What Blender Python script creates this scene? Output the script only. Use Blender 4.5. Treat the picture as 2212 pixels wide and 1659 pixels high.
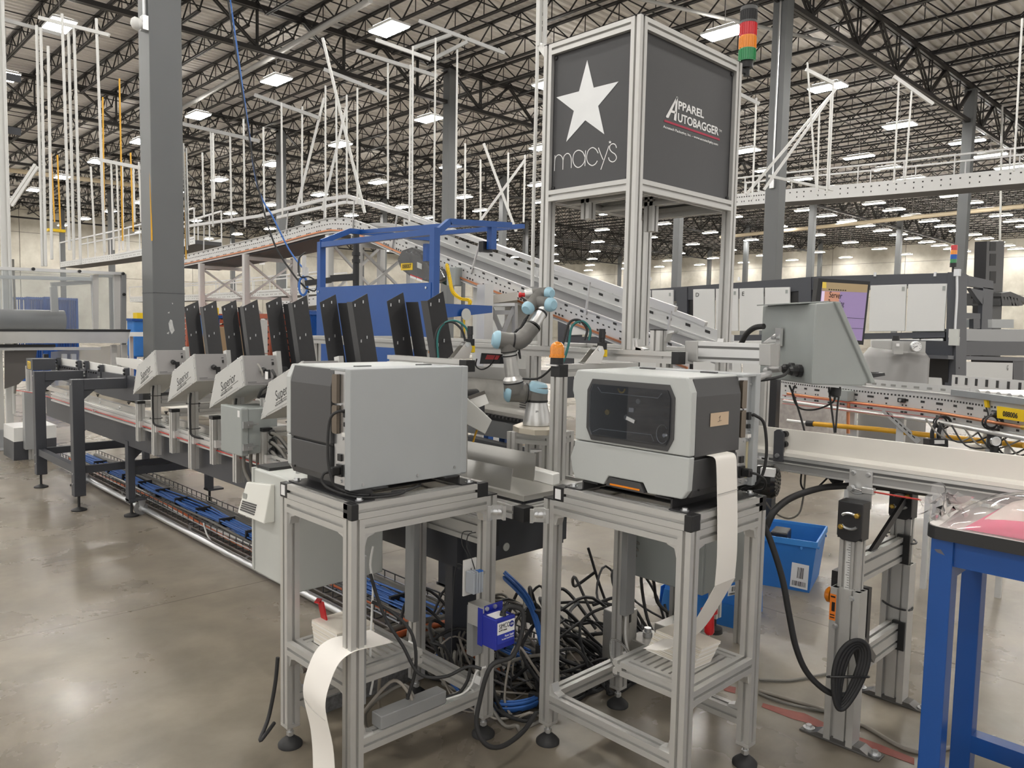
import bpy, bmesh, math, random
from mathutils import Vector, Matrix
random.seed(7)
PI = math.pi
sc = bpy.context.scene
for o in list(bpy.data.objects): bpy.data.objects.remove(o)
COL = sc.collection

# ---------------------------------------------------------------- camera, world, exposure
# world axes follow the building: X runs away to the right, Y runs away to the left, Z is up
EYE = Vector((0.0, 0.0, 1.55))
F_PX, CX, CY = 1661.0, 1106.0, 829.5
def _cam_axes(pitch=0.0748290792, roll=0.0200473211, yl=2.34041017):
    f = Vector((0, math.cos(pitch), -math.sin(pitch))); x = Vector((1, 0, 0)); u = x.cross(f)
    xr = math.cos(roll)*x + math.sin(roll)*u; ur = -math.sin(roll)*x + math.cos(roll)*u
    B = Vector((math.cos(yl), math.sin(yl), 0)); A = Vector((math.sin(yl), -math.cos(yl), 0))
    t = lambda v: Vector((A.dot(v), B.dot(v), v.z))
    return t(xr), t(ur), t(f)
RX, UP, FW = _cam_axes()
cam_data = bpy.data.cameras.new('camera'); cam = bpy.data.objects.new('camera', cam_data); COL.objects.link(cam)
cam_data.sensor_width = 36.0; cam_data.lens = F_PX*36.0/2212.0
cam_data.clip_start = 0.05; cam_data.clip_end = 400
M = Matrix((RX, UP, -FW)).transposed().to_4x4(); M.translation = EYE
cam.matrix_world = M
sc.camera = cam
world = bpy.data.worlds.new('world'); sc.world = world; world.use_nodes = True
bg = world.node_tree.nodes['Background']
bg.inputs['Color'].default_value = (1.0, 0.97, 0.93, 1); bg.inputs['Strength'].default_value = 0.75
sc.view_settings.view_transform = 'Standard'; sc.view_settings.look = 'None'
sc.view_settings.gamma = 1.0; sc.view_settings.use_curve_mapping = False
sc.view_settings.exposure = 0.55
LAMP = 62.0      # radiance of the high-bay lenses
sc.cycles.use_denoising = True
sc.cycles.max_bounces = 8; sc.cycles.diffuse_bounces = 4; sc.cycles.glossy_bounces = 4
sc.cycles.sample_clamp_indirect = 6.0

def px(x, y, X=None, Y=None, Z=None, D=None):
    """the point of the place seen at photo pixel (x, y) on the plane X=, Y= or Z=, or at depth D"""
    d = FW + RX*((x-CX)/F_PX) - UP*((y-CY)/F_PX)
    if X is not None: k = (X-EYE.x)/d.x
    elif Y is not None: k = (Y-EYE.y)/d.y
    elif Z is not None: k = (Z-EYE.z)/d.z
    else: k = D
    return EYE + d*k

# ---------------------------------------------------------------- materials
MATS = {}
def mat(name, col, rough=0.5, metal=0.0, spec=0.5, noise=0.0, nscale=8.0, emit=0.0, bump=0.0, bscale=60.0, stretch=None, trans=0.0, alpha=None, coat=0.0):
    if name in MATS: return MATS[name]
    m = bpy.data.materials.new(name); m.use_nodes = True
    nt = m.node_tree; b = nt.nodes['Principled BSDF']
    c = (col[0], col[1], col[2], 1.0)
    b.inputs['Base Color'].default_value = c
    b.inputs['Roughness'].default_value = rough; b.inputs['Metallic'].default_value = metal
    b.inputs['Specular IOR Level'].default_value = spec
    if coat: b.inputs['Coat Weight'].default_value = coat
    if trans: b.inputs['Transmission Weight'].default_value = trans
    if alpha is not None: b.inputs['Alpha'].default_value = alpha
    if emit:
        b.inputs['Emission Color'].default_value = c; b.inputs['Emission Strength'].default_value = emit
    if noise or bump:
        tc = nt.nodes.new('ShaderNodeTexCoord'); mp = nt.nodes.new('ShaderNodeMapping')
        nt.links.new(tc.outputs['Object'], mp.inputs['Vector'])
        if stretch: mp.inputs['Scale'].default_value = stretch
    if noise:
        n = nt.nodes.new('ShaderNodeTexNoise'); n.inputs['Scale'].default_value = nscale; n.inputs['Detail'].default_value = 6
        nt.links.new(mp.outputs['Vector'], n.inputs['Vector'])
        mix = nt.nodes.new('ShaderNodeMix'); mix.data_type = 'RGBA'
        mix.inputs['A'].default_value = (c[0]*(1-noise), c[1]*(1-noise), c[2]*(1-noise), 1)
        mix.inputs['B'].default_value = (min(1, c[0]*(1+noise)), min(1, c[1]*(1+noise)), min(1, c[2]*(1+noise)), 1)
        nt.links.new(n.outputs['Fac'], mix.inputs['Factor'])
        nt.links.new(mix.outputs['Result'], b.inputs['Base Color'])
    if bump:
        n2 = nt.nodes.new('ShaderNodeTexNoise'); n2.inputs['Scale'].default_value = bscale; n2.inputs['Detail'].default_value = 3
        nt.links.new(mp.outputs['Vector'], n2.inputs['Vector'])
        bm = nt.nodes.new('ShaderNodeBump'); bm.inputs['Strength'].default_value = bump; bm.inputs['Distance'].default_value = 0.01
        nt.links.new(n2.outputs['Fac'], bm.inputs['Height']); nt.links.new(bm.outputs['Normal'], b.inputs['Normal'])
    MATS[name] = m
    return m
ALU = mat('anodised_aluminium', (0.60, 0.595, 0.575), 0.42, 0.55, noise=0.03, nscale=30)
ALU2 = mat('aluminium_bright', (0.72, 0.72, 0.71), 0.36, 0.75, noise=0.04, nscale=14)
STEEL = mat('stainless_steel', (0.62, 0.61, 0.58), 0.3, 0.9, noise=0.10, nscale=6)
ZINC = mat('zinc_plated_steel', (0.66, 0.67, 0.68), 0.28, 0.9)
GALV = mat('galvanised_sheet', (0.50, 0.49, 0.46), 0.42, 0.6, noise=0.38, nscale=11)
BLACK = mat('black_plastic', (0.016, 0.016, 0.017), 0.42)
RUBBER = mat('black_rubber', (0.022, 0.022, 0.023), 0.6)
BLKST = mat('black_powder_steel', (0.024, 0.024, 0.026), 0.38, noise=0.15, nscale=40)
CHAR = mat('charcoal_steel', (0.060, 0.062, 0.070), 0.42, noise=0.08, nscale=10)
DGREY = mat('dark_grey_plastic', (0.062, 0.062, 0.064), 0.45, bump=0.06, bscale=900)
LGREY = mat('light_grey_plastic', (0.50, 0.52, 0.51), 0.42, bump=0.03, bscale=800)
PANELG = mat('grey_steel_cover', (0.40, 0.42, 0.43), 0.4, noise=0.04, nscale=7)
ENCL = mat('grey_enclosure_paint', (0.33, 0.355, 0.345), 0.42, noise=0.04, nscale=12)
ENCLW = mat('pale_enclosure_paint', (0.55, 0.565, 0.54), 0.45, noise=0.03, nscale=9)
WHITE = mat('white_paint', (0.78, 0.78, 0.76), 0.45, noise=0.03)
WPLAST = mat('white_plastic', (0.80, 0.795, 0.77), 0.4, noise=0.02, nscale=5)
PAPER = mat('white_paper', (0.86, 0.83, 0.78), 0.75)
BLUE = mat('blue_paint', (0.010, 0.075, 0.30), 0.32, noise=0.06, nscale=9)
BLUECAR = mat('blue_corrugated_plastic', (0.030, 0.175, 0.52), 0.4, noise=0.12, nscale=10)
BLUECAB = mat('blue_cable_jacket', (0.045, 0.16, 0.50), 0.5, noise=0.2, nscale=40)
GREYCAB = mat('grey_cable_jacket', (0.21, 0.20, 0.18), 0.5)
WHCAB = mat('white_cable_jacket', (0.72, 0.72, 0.70), 0.45)
TEALCAB = mat('teal_cable_jacket', (0.02, 0.16, 0.15), 0.45)
ORANGE = mat('orange_lens', (0.80, 0.24, 0.01), 0.18, noise=0.15, nscale=120)
RED = mat('red_plastic', (0.55, 0.015, 0.02), 0.3)
REDROPE = mat('red_cord', (0.50, 0.05, 0.04), 0.5)
GREEN = mat('green_lens', (0.01, 0.26, 0.07), 0.2)
YEL = mat('yellow_label', (0.88, 0.60, 0.01), 0.45)
YELP = mat('yellow_pipe_paint', (0.72, 0.38, 0.02), 0.45, noise=0.1)
COPPER = mat('copper_pipe', (0.62, 0.26, 0.13), 0.35, 0.85, noise=0.15, nscale=12)
COLG = mat('column_grey_paint', (0.135, 0.142, 0.145), 0.45, noise=0.06, nscale=2.5)
TRUSS = mat('black_truss_steel', (0.020, 0.019, 0.020), 0.42, 0.25)
GIRD = mat('girder_steel', (0.030, 0.028, 0.027), 0.42, 0.25)
SKYB = mat('sky_blue_cap', (0.36, 0.58, 0.70), 0.4)
ROBG = mat('robot_grey', (0.17, 0.165, 0.155), 0.42)
INK = mat('black_ink', (0.012, 0.012, 0.012), 0.5)
SILVER = mat('silver_vinyl', (0.74, 0.75, 0.75), 0.3, 0.55, noise=0.05, nscale=14)
WVIN = mat('white_vinyl', (0.85, 0.85, 0.85), 0.4)
BRASS = mat('brass', (0.62, 0.42, 0.10), 0.3, 0.9)
BRONZE = mat('bronze_plate', (0.20, 0.165, 0.13), 0.3, 0.75)
CARD = mat('cardboard', (0.46, 0.32, 0.19), 0.7, noise=0.08)
TANLAB = mat('tan_label', (0.60, 0.46, 0.32), 0.7)
ORNG = mat('orange_steel', (0.36, 0.075, 0.03), 0.5)
LWHITE = mat('galvanised_white_steel', (0.63, 0.635, 0.63), 0.42, 0.25, noise=0.05, nscale=5)
ROD = mat('hanger_zinc', (0.66, 0.66, 0.64), 0.4, 0.3)
BELT = mat('grey_belt', (0.10, 0.10, 0.105), 0.6)
TANBELT = mat('tan_belt', (0.40, 0.355, 0.285), 0.55, noise=0.1, nscale=3)

# ---------------------------------------------------------------- mesh helpers
class MB:
    def __init__(s): s.v = []; s.f = []
    def add(s, vs, fs):
        n = len(s.v); s.v += [Vector(p) for p in vs]; s.f += [tuple(n+i for i in f) for f in fs]; return s
    def box(s, x0, x1, y0, y1, z0, z1):
        return s.add([(x0,y0,z0),(x1,y0,z0),(x1,y1,z0),(x0,y1,z0),(x0,y0,z1),(x1,y0,z1),(x1,y1,z1),(x0,y1,z1)],
                     [(3,2,1,0),(4,5,6,7),(0,1,5,4),(1,2,6,5),(2,3,7,6),(3,0,4,7)])
    def obox(s, c, ax, ay, az, sx, sy, sz):
        c = Vector(c); ax = Vector(ax).normalized()*sx/2; ay = Vector(ay).normalized()*sy/2; az = Vector(az).normalized()*sz/2
        P = [c+i*ax+j*ay+k*az for k in (-1,1) for j,i in ((-1,-1),(-1,1),(1,1),(1,-1))]
        return s.add(P, [(3,2,1,0),(4,5,6,7),(0,1,5,4),(1,2,6,5),(2,3,7,6),(3,0,4,7)])
    def bar(s, p, q, w, h=None, up=(0,0,1)):
        """rectangular bar from p to q, w across and h along 'up'"""
        h = h or w; p = Vector(p); q = Vector(q); d = (q-p); L = d.length
        if L < 1e-6: return s
        d.normalize(); u = Vector(up)
        if abs(u.dot(d)) > 0.98: u = Vector((1,0,0)) if abs(d.x) < 0.9 else Vector((0,1,0))
        a = d.cross(u).normalized(); b = a.cross(d).normalized()
        return s.obox((p+q)/2, d, a, b, L, w, h)
    def loft(s, rings, close=True, caps=True):
        n = len(rings[0]); base = len(s.v)
        for r in rings: s.v += [Vector(p) for p in r]
        for i in range(len(rings)-1):
            for j in range(n if close else n-1):
                k = (j+1) % n
                s.f.append((base+i*n+j, base+i*n+k, base+(i+1)*n+k, base+(i+1)*n+j))
        if caps and close:
            s.f.append(tuple(base+j for j in reversed(range(n)))); s.f.append(tuple(base+(len(rings)-1)*n+j for j in range(n)))
        return s
    def cyl(s, p, q, r, r2=None, n=16):
        return s.lathe(p, q, [(0, r), (1, r if r2 is None else r2)], n)
    def lathe(s, p, q, prof, n=20):
        """rings (t along p->q, radius)"""
        p = Vector(p); q = Vector(q); d = (q-p).normalized()
        a = d.orthogonal().normalized(); b = d.cross(a)
        return s.loft([[p+(q-p)*t+(a*math.cos(2*PI*i/n)+b*math.sin(2*PI*i/n))*max(r, 1e-5) for i in range(n)] for t, r in prof])
    def tube(s, pts, r, n=8, sub=5):
        P = spline(pts, sub) if sub > 1 else [Vector(p) for p in pts]
        rings = []; a = None
        for i, p in enumerate(P):
            t = (P[min(i+1, len(P)-1)]-P[max(i-1, 0)]).normalized()
            if a is None: a = t.orthogonal().normalized()
            a = (a-t*a.dot(t))
            if a.length < 1e-6: a = t.orthogonal()
            a.normalize(); b = t.cross(a)
            rings.append([p+(a*math.cos(2*PI*j/n)+b*math.sin(2*PI*j/n))*r for j in range(n)])
        return s.loft(rings)
    def prism(s, poly, off):
        """extrude the polygon (3-D points) by vector off"""
        off = Vector(off); A = [Vector(p) for p in poly]
        return s.loft([A, [p+off for p in A]])
    def strip(s, pts, width, th=0.0012):
        """ribbon through pts; width is a vector across"""
        w = Vector(width); rings = []
        for i, p in enumerate(pts):
            p = Vector(p); t = (Vector(pts[min(i+1, len(pts)-1)])-Vector(pts[max(i-1, 0)])).normalized(); nn = t.cross(w).normalized()*th/2
            rings.append([p-nn, p+w-nn, p+w+nn, p+nn])
        return s.loft(rings)
    def prof(s, p, q, w=0.05, h=0.05, up=(0,0,1), slot=0.011, deep=0.012):
        """slotted aluminium extrusion from p to q"""
        p = Vector(p); q = Vector(q); d = (q-p).normalized(); u = Vector(up)
        if abs(u.dot(d)) > 0.98: u = Vector((1,0,0))
        a = d.cross(u).normalized(); b = a.cross(d).normalized()
        def side(p0, p1, nin):
            L = (p1-p0).length; k = max(1, round(L/0.05)); t = (p1-p0)/L; out = [p0]
            for i in range(k):
                c = p0+t*(L*(i+0.5)/k)
                out += [c-t*slot/2, c-t*slot/2+nin*deep, c+t*slot/2+nin*deep, c+t*slot/2]
            return out
        V2 = [Vector((-w/2,-h/2)), Vector((w/2,-h/2)), Vector((w/2,h/2)), Vector((-w/2,h/2))]
        N2 = [Vector((0,1)), Vector((-1,0)), Vector((0,-1)), Vector((1,0))]
        pts = []
        for i in range(4): pts += side(V2[i], V2[(i+1) % 4], N2[i])
        return s.loft([[e+a*v.x+b*v.y for v in pts] for e in (p, q)])
    def build(s, name, m, parent=None, label=None, smooth=None, bevel=0.0, kind=None):
        me = bpy.data.meshes.new(name)
        o0 = Vector((0,0,0))
        if parent is not None and parent.get('_abs'): o0 = Vector(parent['_abs'])
        me.from_pydata([tuple(v-o0) for v in s.v], [], s.f)
        bm = bmesh.new(); bm.from_mesh(me); bmesh.ops.recalc_face_normals(bm, faces=bm.faces)
        if bevel:
            es = [e for e in bm.edges if len(e.link_faces) == 2 and e.calc_face_angle(0) > 0.6]
            bmesh.ops.bevel(bm, geom=es, offset=bevel, segments=2, affect='EDGES', profile=0.5, clamp_overlap=True)
        bm.to_mesh(me); bm.free()
        if smooth is not None:
            for p in me.polygons: p.use_smooth = True
            me.set_sharp_from_angle(angle=math.radians(smooth))
        me.materials.append(m)
        o = bpy.data.objects.new(name, me); COL.objects.link(o)
        if parent is not None:
            o.parent = parent
            if parent.get('_abs'): o['_abs'] = tuple(o0)
        if label: o['label'] = label
        if kind: o['kind'] = kind
        return o

def spline(pts, sub=5):
    P = [Vector(p) for p in pts]
    if len(P) < 3: return P
    out = []
    for i in range(len(P)-1):
        p0 = P[max(i-1, 0)]; p1 = P[i]; p2 = P[i+1]; p3 = P[min(i+2, len(P)-1)]
        for k in range(sub):
            t = k/sub
            out.append(0.5*((2*p1)+(p2-p0)*t+(2*p0-5*p1+4*p2-p3)*t*t+(3*p1-p0-3*p2+p3)*t**3))
    out.append(P[-1])
    return out

def thing(name, label, cat, loc=(0,0,0), group=None, rotz=0.0, world_parts=True):
    """an Empty at the base of a thing; with world_parts its parts are given in world coordinates"""
    o = bpy.data.objects.new(name, None); COL.objects.link(o); o.empty_display_size = 0.1
    o.location = loc; o.rotation_euler = (0, 0, rotz)
    o['label'] = label; o['category'] = cat
    if group: o['group'] = group
    if world_parts: o['_abs'] = tuple(loc) if Vector(loc).length > 0 else (0.0, 0.0, 1e-9)
    return o
def tag(o, label, cat, group=None, kind=None):
    o['label'] = label; o['category'] = cat
    if group: o['group'] = group
    if kind: o['kind'] = kind
    return o
def struct(o): o['kind'] = 'structure'; return o
def kids(o): return [c for c in ALLKIDS.get(o.name, [])]
ALLKIDS = {}
def dup(root, loc, rotz=0.0, label=None, group=None):
    r = root.copy(); COL.objects.link(r); r.location = loc; r.rotation_euler = (0, 0, rotz)
    if label: r['label'] = label
    if group: r['group'] = group
    for ch in [c for c in bpy.data.objects if c.parent == root]:
        c = ch.copy(); COL.objects.link(c); c.parent = r
        for g in [k for k in bpy.data.objects if k.parent == ch]:
            d = g.copy(); COL.objects.link(d); d.parent = c
    return r
def text(s, size, org, xdir, ydir, m, parent, name='lettering', shear=0.0, off=0.0, sx=1.0, align='LEFT', th=0.0004, space=1.0):
    """flat lettering with its baseline start at org, reading along xdir"""
    cu = bpy.data.curves.new(name, 'FONT'); cu.body = s; cu.size = size; cu.shear = shear; cu.offset = off
    cu.align_x = align; cu.extrude = th; cu.space_character = space; cu.resolution_u = 4
    cu.materials.append(m)
    o = bpy.data.objects.new(name, cu); COL.objects.link(o)
    x = Vector(xdir).normalized(); z = x.cross(Vector(ydir)).normalized(); y = z.cross(x)
    R = Matrix((x, y, z)).transposed().to_4x4()
    org = Vector(org)
    if parent is not None:
        o.parent = parent
        if parent.get('_abs'): org = org-Vector(parent['_abs'])
    R.translation = org
    bpy.context.view_layer.update()
    me = bpy.data.meshes.new_from_object(o.evaluated_get(bpy.context.evaluated_depsgraph_get()))
    o2 = bpy.data.objects.new(name, me); COL.objects.link(o2)
    if parent is not None: o2.parent = parent
    bpy.data.objects.remove(o)
    o2.matrix_local = R @ Matrix.Diagonal((sx, 1, 1, 1))
    return o2

def fitw(o, L):
    """stretch lettering o to width L"""
    xs = [v.co.x for v in o.data.vertices]; w = max(xs)-min(xs)
    for v in o.data.vertices: v.co.x *= L/w
    return o
def pq(name, q, X=None, m=None, th=0.02, par=None, label=None, Y=None, bevel=0.0):
    """slab whose front is the outline q (photo pixels) on the plane X= or Y=, thickness th away from us"""
    pts = [px(x, y, X=X, Y=Y) for x, y in q]
    return MB().prism(pts, (th, 0, 0) if X is not None else (0, th, 0)).build(name, m, par, label, bevel=bevel)
def sheet(name, pts, th, m, par=None, label=None):
    pts = [Vector(p) for p in pts]; n = (pts[1]-pts[0]).cross(pts[2]-pts[0]).normalized()*th
    return MB().prism(pts, n).build(name, m, par, label)
# ---------------------------------------------------------------- floor, ceiling, walls, columns, lights
def floor_mat():
    m = bpy.data.materials.new('polished_concrete'); m.use_nodes = True; nt = m.node_tree; b = nt.nodes['Principled BSDF']
    tc = nt.nodes.new('ShaderNodeTexCoord')
    def noise(scale, det, rough=0.55, dist=0.0):
        n = nt.nodes.new('ShaderNodeTexNoise'); n.inputs['Scale'].default_value = scale; n.inputs['Detail'].default_value = det
        n.inputs['Roughness'].default_value = rough; n.inputs['Distortion'].default_value = dist
        nt.links.new(tc.outputs['Object'], n.inputs['Vector']); return n
    n1 = noise(0.7, 6, 0.58, 0.15); n2 = noise(3.5, 8, 0.62, 0.1); n3 = noise(1.1, 6, 0.6, 0.2)
    r = nt.nodes.new('ShaderNodeValToRGB'); nt.links.new(n1.outputs['Fac'], r.inputs['Fac'])
    r.color_ramp.elements[0].position = 0.33; r.color_ramp.elements[0].color = (0.185, 0.158, 0.122, 1)
    r.color_ramp.elements[1].position = 0.68; r.color_ramp.elements[1].color = (0.315, 0.282, 0.232, 1)
    r2 = nt.nodes.new('ShaderNodeValToRGB'); nt.links.new(n2.outputs['Fac'], r2.inputs['Fac'])
    r2.color_ramp.elements[0].position = 0.30; r2.color_ramp.elements[0].color = (0.72, 0.72, 0.72, 1)
    r2.color_ramp.elements[1].position = 0.62; r2.color_ramp.elements[1].color = (1.08, 1.07, 1.05, 1)
    mx = nt.nodes.new('ShaderNodeMix'); mx.data_type = 'RGBA'; mx.blend_type = 'MULTIPLY'; mx.inputs['Factor'].default_value = 0.8
    nt.links.new(r.outputs['Color'], mx.inputs['A']); nt.links.new(r2.outputs['Color'], mx.inputs['B'])
    # saw-cut joints
    br = nt.nodes.new('ShaderNodeTexBrick'); br.offset = 0.0
    mp = nt.nodes.new('ShaderNodeMapping'); mp.inputs['Location'].default_value = (0.62, 0.35, 0); nt.links.new(tc.outputs['Object'], mp.inputs['Vector'])
    nt.links.new(mp.outputs['Vector'], br.inputs['Vector'])
    br.inputs['Scale'].default_value = 1.0; br.inputs['Brick Width'].default_value = 4.6; br.inputs['Row Height'].default_value = 4.6
    br.inputs['Mortar Size'].default_value = 0.006; br.inputs['Mortar Smooth'].default_value = 0.3
    br.inputs['Color1'].default_value = (1,1,1,1); br.inputs['Color2'].default_value = (1,1,1,1); br.inputs['Mortar'].default_value = (0.45,0.43,0.40,1)
    mx2 = nt.nodes.new('ShaderNodeMix'); mx2.data_type = 'RGBA'; mx2.blend_type = 'MULTIPLY'; mx2.inputs['Factor'].default_value = 1.0
    nt.links.new(mx.outputs['Result'], mx2.inputs['A']); nt.links.new(br.outputs['Color'], mx2.inputs['B'])
    nt.links.new(mx2.outputs['Result'], b.inputs['Base Color'])
    rr = nt.nodes.new('ShaderNodeMapRange'); rr.inputs['From Min'].default_value = 0.3; rr.inputs['From Max'].default_value = 0.7
    rr.inputs['To Min'].default_value = 0.20; rr.inputs['To Max'].default_value = 0.40
    nt.links.new(n3.outputs['Fac'], rr.inputs['Value']); nt.links.new(rr.outputs['Result'], b.inputs['Roughness'])
    bp = nt.nodes.new('ShaderNodeBump'); bp.inputs['Strength'].default_value = 0.012; bp.inputs['Distance'].default_value = 0.02
    nt.nodes.remove(bp)
    b.inputs['Specular IOR Level'].default_value = 0.5
    return m
def wall_mat():
    m = bpy.data.materials.new('tilt_up_concrete'); m.use_nodes = True; nt = m.node_tree; b = nt.nodes['Principled BSDF']
    tc = nt.nodes.new('ShaderNodeTexCoord')
    n = nt.nodes.new('ShaderNodeTexNoise'); n.inputs['Scale'].default_value = 0.5; n.inputs['Detail'].default_value = 8; n.inputs['Roughness'].default_value = 0.65
    nt.links.new(tc.outputs['Object'], n.inputs['Vector'])
    r = nt.nodes.new('ShaderNodeValToRGB'); nt.links.new(n.outputs['Fac'], r.inputs['Fac'])
    r.color_ramp.elements[0].position = 0.3; r.color_ramp.elements[0].color = (0.47, 0.44, 0.37, 1)
    r.color_ramp.elements[1].position = 0.7; r.color_ramp.elements[1].color = (0.70, 0.67, 0.59, 1)
    nt.links.new(r.outputs['Color'], b.inputs['Base Color']); b.inputs['Roughness'].default_value = 0.8
    return m
X0, X1, Y0, Y1 = -14.0, 85.0, -16.0, 80.0
TOPZ = 11.32
fl = MB().box(X0, X1, Y0, Y1, -0.2, 0.0).build('floor', floor_mat()); struct(fl)
fl['label'] = 'polished grey concrete warehouse floor'
DECK = mat('white_roof_deck', (0.74, 0.72, 0.69), 0.5, noise=0.05, nscale=0.6)
m = MB(); per = 0.305; y = Y0; pts = []
while y < Y1:
    for dy, dz in ((0, 0.0), (0.13, 0.0), (0.165, 0.075), (0.27, 0.075)): pts.append((y+dy, TOPZ+dz))
    y += per
n0 = len(pts)
m.add([(X0, a, b) for a, b in pts]+[(X1, a, b) for a, b in pts], [(i, i+1, n0+i+1, n0+i) for i in range(n0-1)])
ceil = m.build('ceiling', DECK); struct(ceil); ceil['label'] = 'corrugated white roof deck over black open-web joists'
roof = MB().box(X0, X1, Y0, Y1, TOPZ+0.1, TOPZ+0.2).build('roof_slab', mat('roof_board', (0.3, 0.3, 0.3), 0.8), ceil)
CXS = [3.47+15.1*i for i in range(-1, 6)]; CYS = [9.68+13.1*j for j in range(-1, 6)]
JT, JB = 11.26, 10.62
def joist_mesh():
    m = MB(); L = 13.1
    m.box(-0.065, -0.012, 0, L, JT-0.06, JT); m.box(0.012, 0.065, 0, L, JT-0.06, JT)
    m.box(-0.055, -0.012, 0.6, L-0.6, JB, JB+0.05); m.box(0.012, 0.055, 0.6, L-0.6, JB, JB+0.05)
    n = 18; st = (L-1.2)/n
    for i in range(n):
        ya = 0.6+i*st; yb = ya+st
        a = (0, ya, JB+0.025 if i % 2 == 0 else JT-0.03); b = (0, yb, JT-0.03 if i % 2 == 0 else JB+0.025)
        m.bar(a, b, 0.034)
        if i % 2 == 0 : m.bar((0, yb, JB+0.03), (0, yb, JT-0.03), 0.022)
    m.bar((0, 0, JT-0.05), (0, 0.6, JB+0.03), 0.04); m.bar((0, L, JT-0.05), (0, L-0.6, JB+0.03), 0.04)
    return m
jm = None; nj = 0
for j, cy in enumerate(CYS[:-1]+[CYS[-1]]):
    for i in range(-10, 55):
        x = 3.47+1.51*i
        if x < X0+0.5 or x > X1-0.3: continue
        # leave out bays the photograph cannot show
        c = Vector((x, cy+6.5, JT))-EYE
        w = c.dot(FW); 
        if w < -4: continue
        if abs(c.dot(RX)) > 0.95*w+9: continue
        nj += 1
        if jm is None: jm = joist_mesh().build('roof_joist', TRUSS, ceil); o = jm
        else:
            o = jm.copy(); COL.objects.link(o)
        o.location = (x, cy, 0)
def girder_mesh():
    m = MB(); L = 15.1; t, bz = 11.10, 9.84
    m.box(0, L, -0.10, -0.02, t-0.15, t); m.box(0, L, 0.02, 0.10, t-0.15, t)
    m.box(0, L, -0.09, -0.01, bz-0.13, bz); m.box(0, L, 0.01, 0.09, bz-0.13, bz); m.box(0, L, -0.09, 0.09, bz-0.02, bz)
    n = 5; st = L/n
    for i in range(n):
        c = (i+0.5)*st
        for s in (-0.045, 0.045):
            m.bar((c, s, bz), (i*st+0.02, s, t-0.1), 0.055); m.bar((c, s, bz), ((i+1)*st-0.02, s, t-0.1), 0.055)
            m.bar((c, s, bz), (c, s, t-0.1), 0.04)
    return m
gm = None
for cy in CYS:
    for i, cx in enumerate(CXS):
        if cx+15.1 > X1+6: continue
        c = Vector((cx+7, cy, 10))-EYE
        if c.dot(FW) < -6: continue
        if gm is None: gm = girder_mesh().build('roof_girder', GIRD, ceil); o = gm
        else: o = gm.copy(); COL.objects.link(o)
        o.location = (cx, cy, 0)
bm_ = None
for cy in CYS:
    for k in range(4):
        for z in (JT-0.07, JB+0.03):
            y = cy+13.1*(k+0.5)/4
            if y < Y0 or y > Y1: continue
            if bm_ is None: bm_ = MB().bar((X0, 0, 0), (X1, 0, 0), 0.03).build('bridging_angle', TRUSS, ceil); o = bm_
            else: o = bm_.copy(); COL.objects.link(o)
            o.location = (0, y, z)
WM = wall_mat()
def wall(name, x0, x1, y0, y1, along, step):
    w = MB().box(x0, x1, y0, y1, 0, TOPZ+0.1).build(name, mat('joint_shadow', (0.20, 0.19, 0.17), 0.9)); struct(w)
    w['label'] = 'pale tilt-up concrete warehouse wall'
    a, b = (y0, y1) if along == 'y' else (x0, x1)
    t = a; pm = None
    while t < b-0.1:
        for z0, z1 in ((0, 5.4), (5.44, 9.0), (9.04, TOPZ+0.08)):
            e = min(b, t+step)-0.05
            if along == 'y': P = MB().box(x0-0.05, x0, t, e, z0, z1)
            else: P = MB().box(t, e, y0-0.05, y0, z0, z1)
            P.build('concrete_panel', WM, w)
        t += step
    return w
wall('wall_right', X1, X1+0.3, Y0, Y1, 'y', 7.6)
wall('wall_left', X0, X1, Y1, Y1+0.3, 'x', 7.6)

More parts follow.
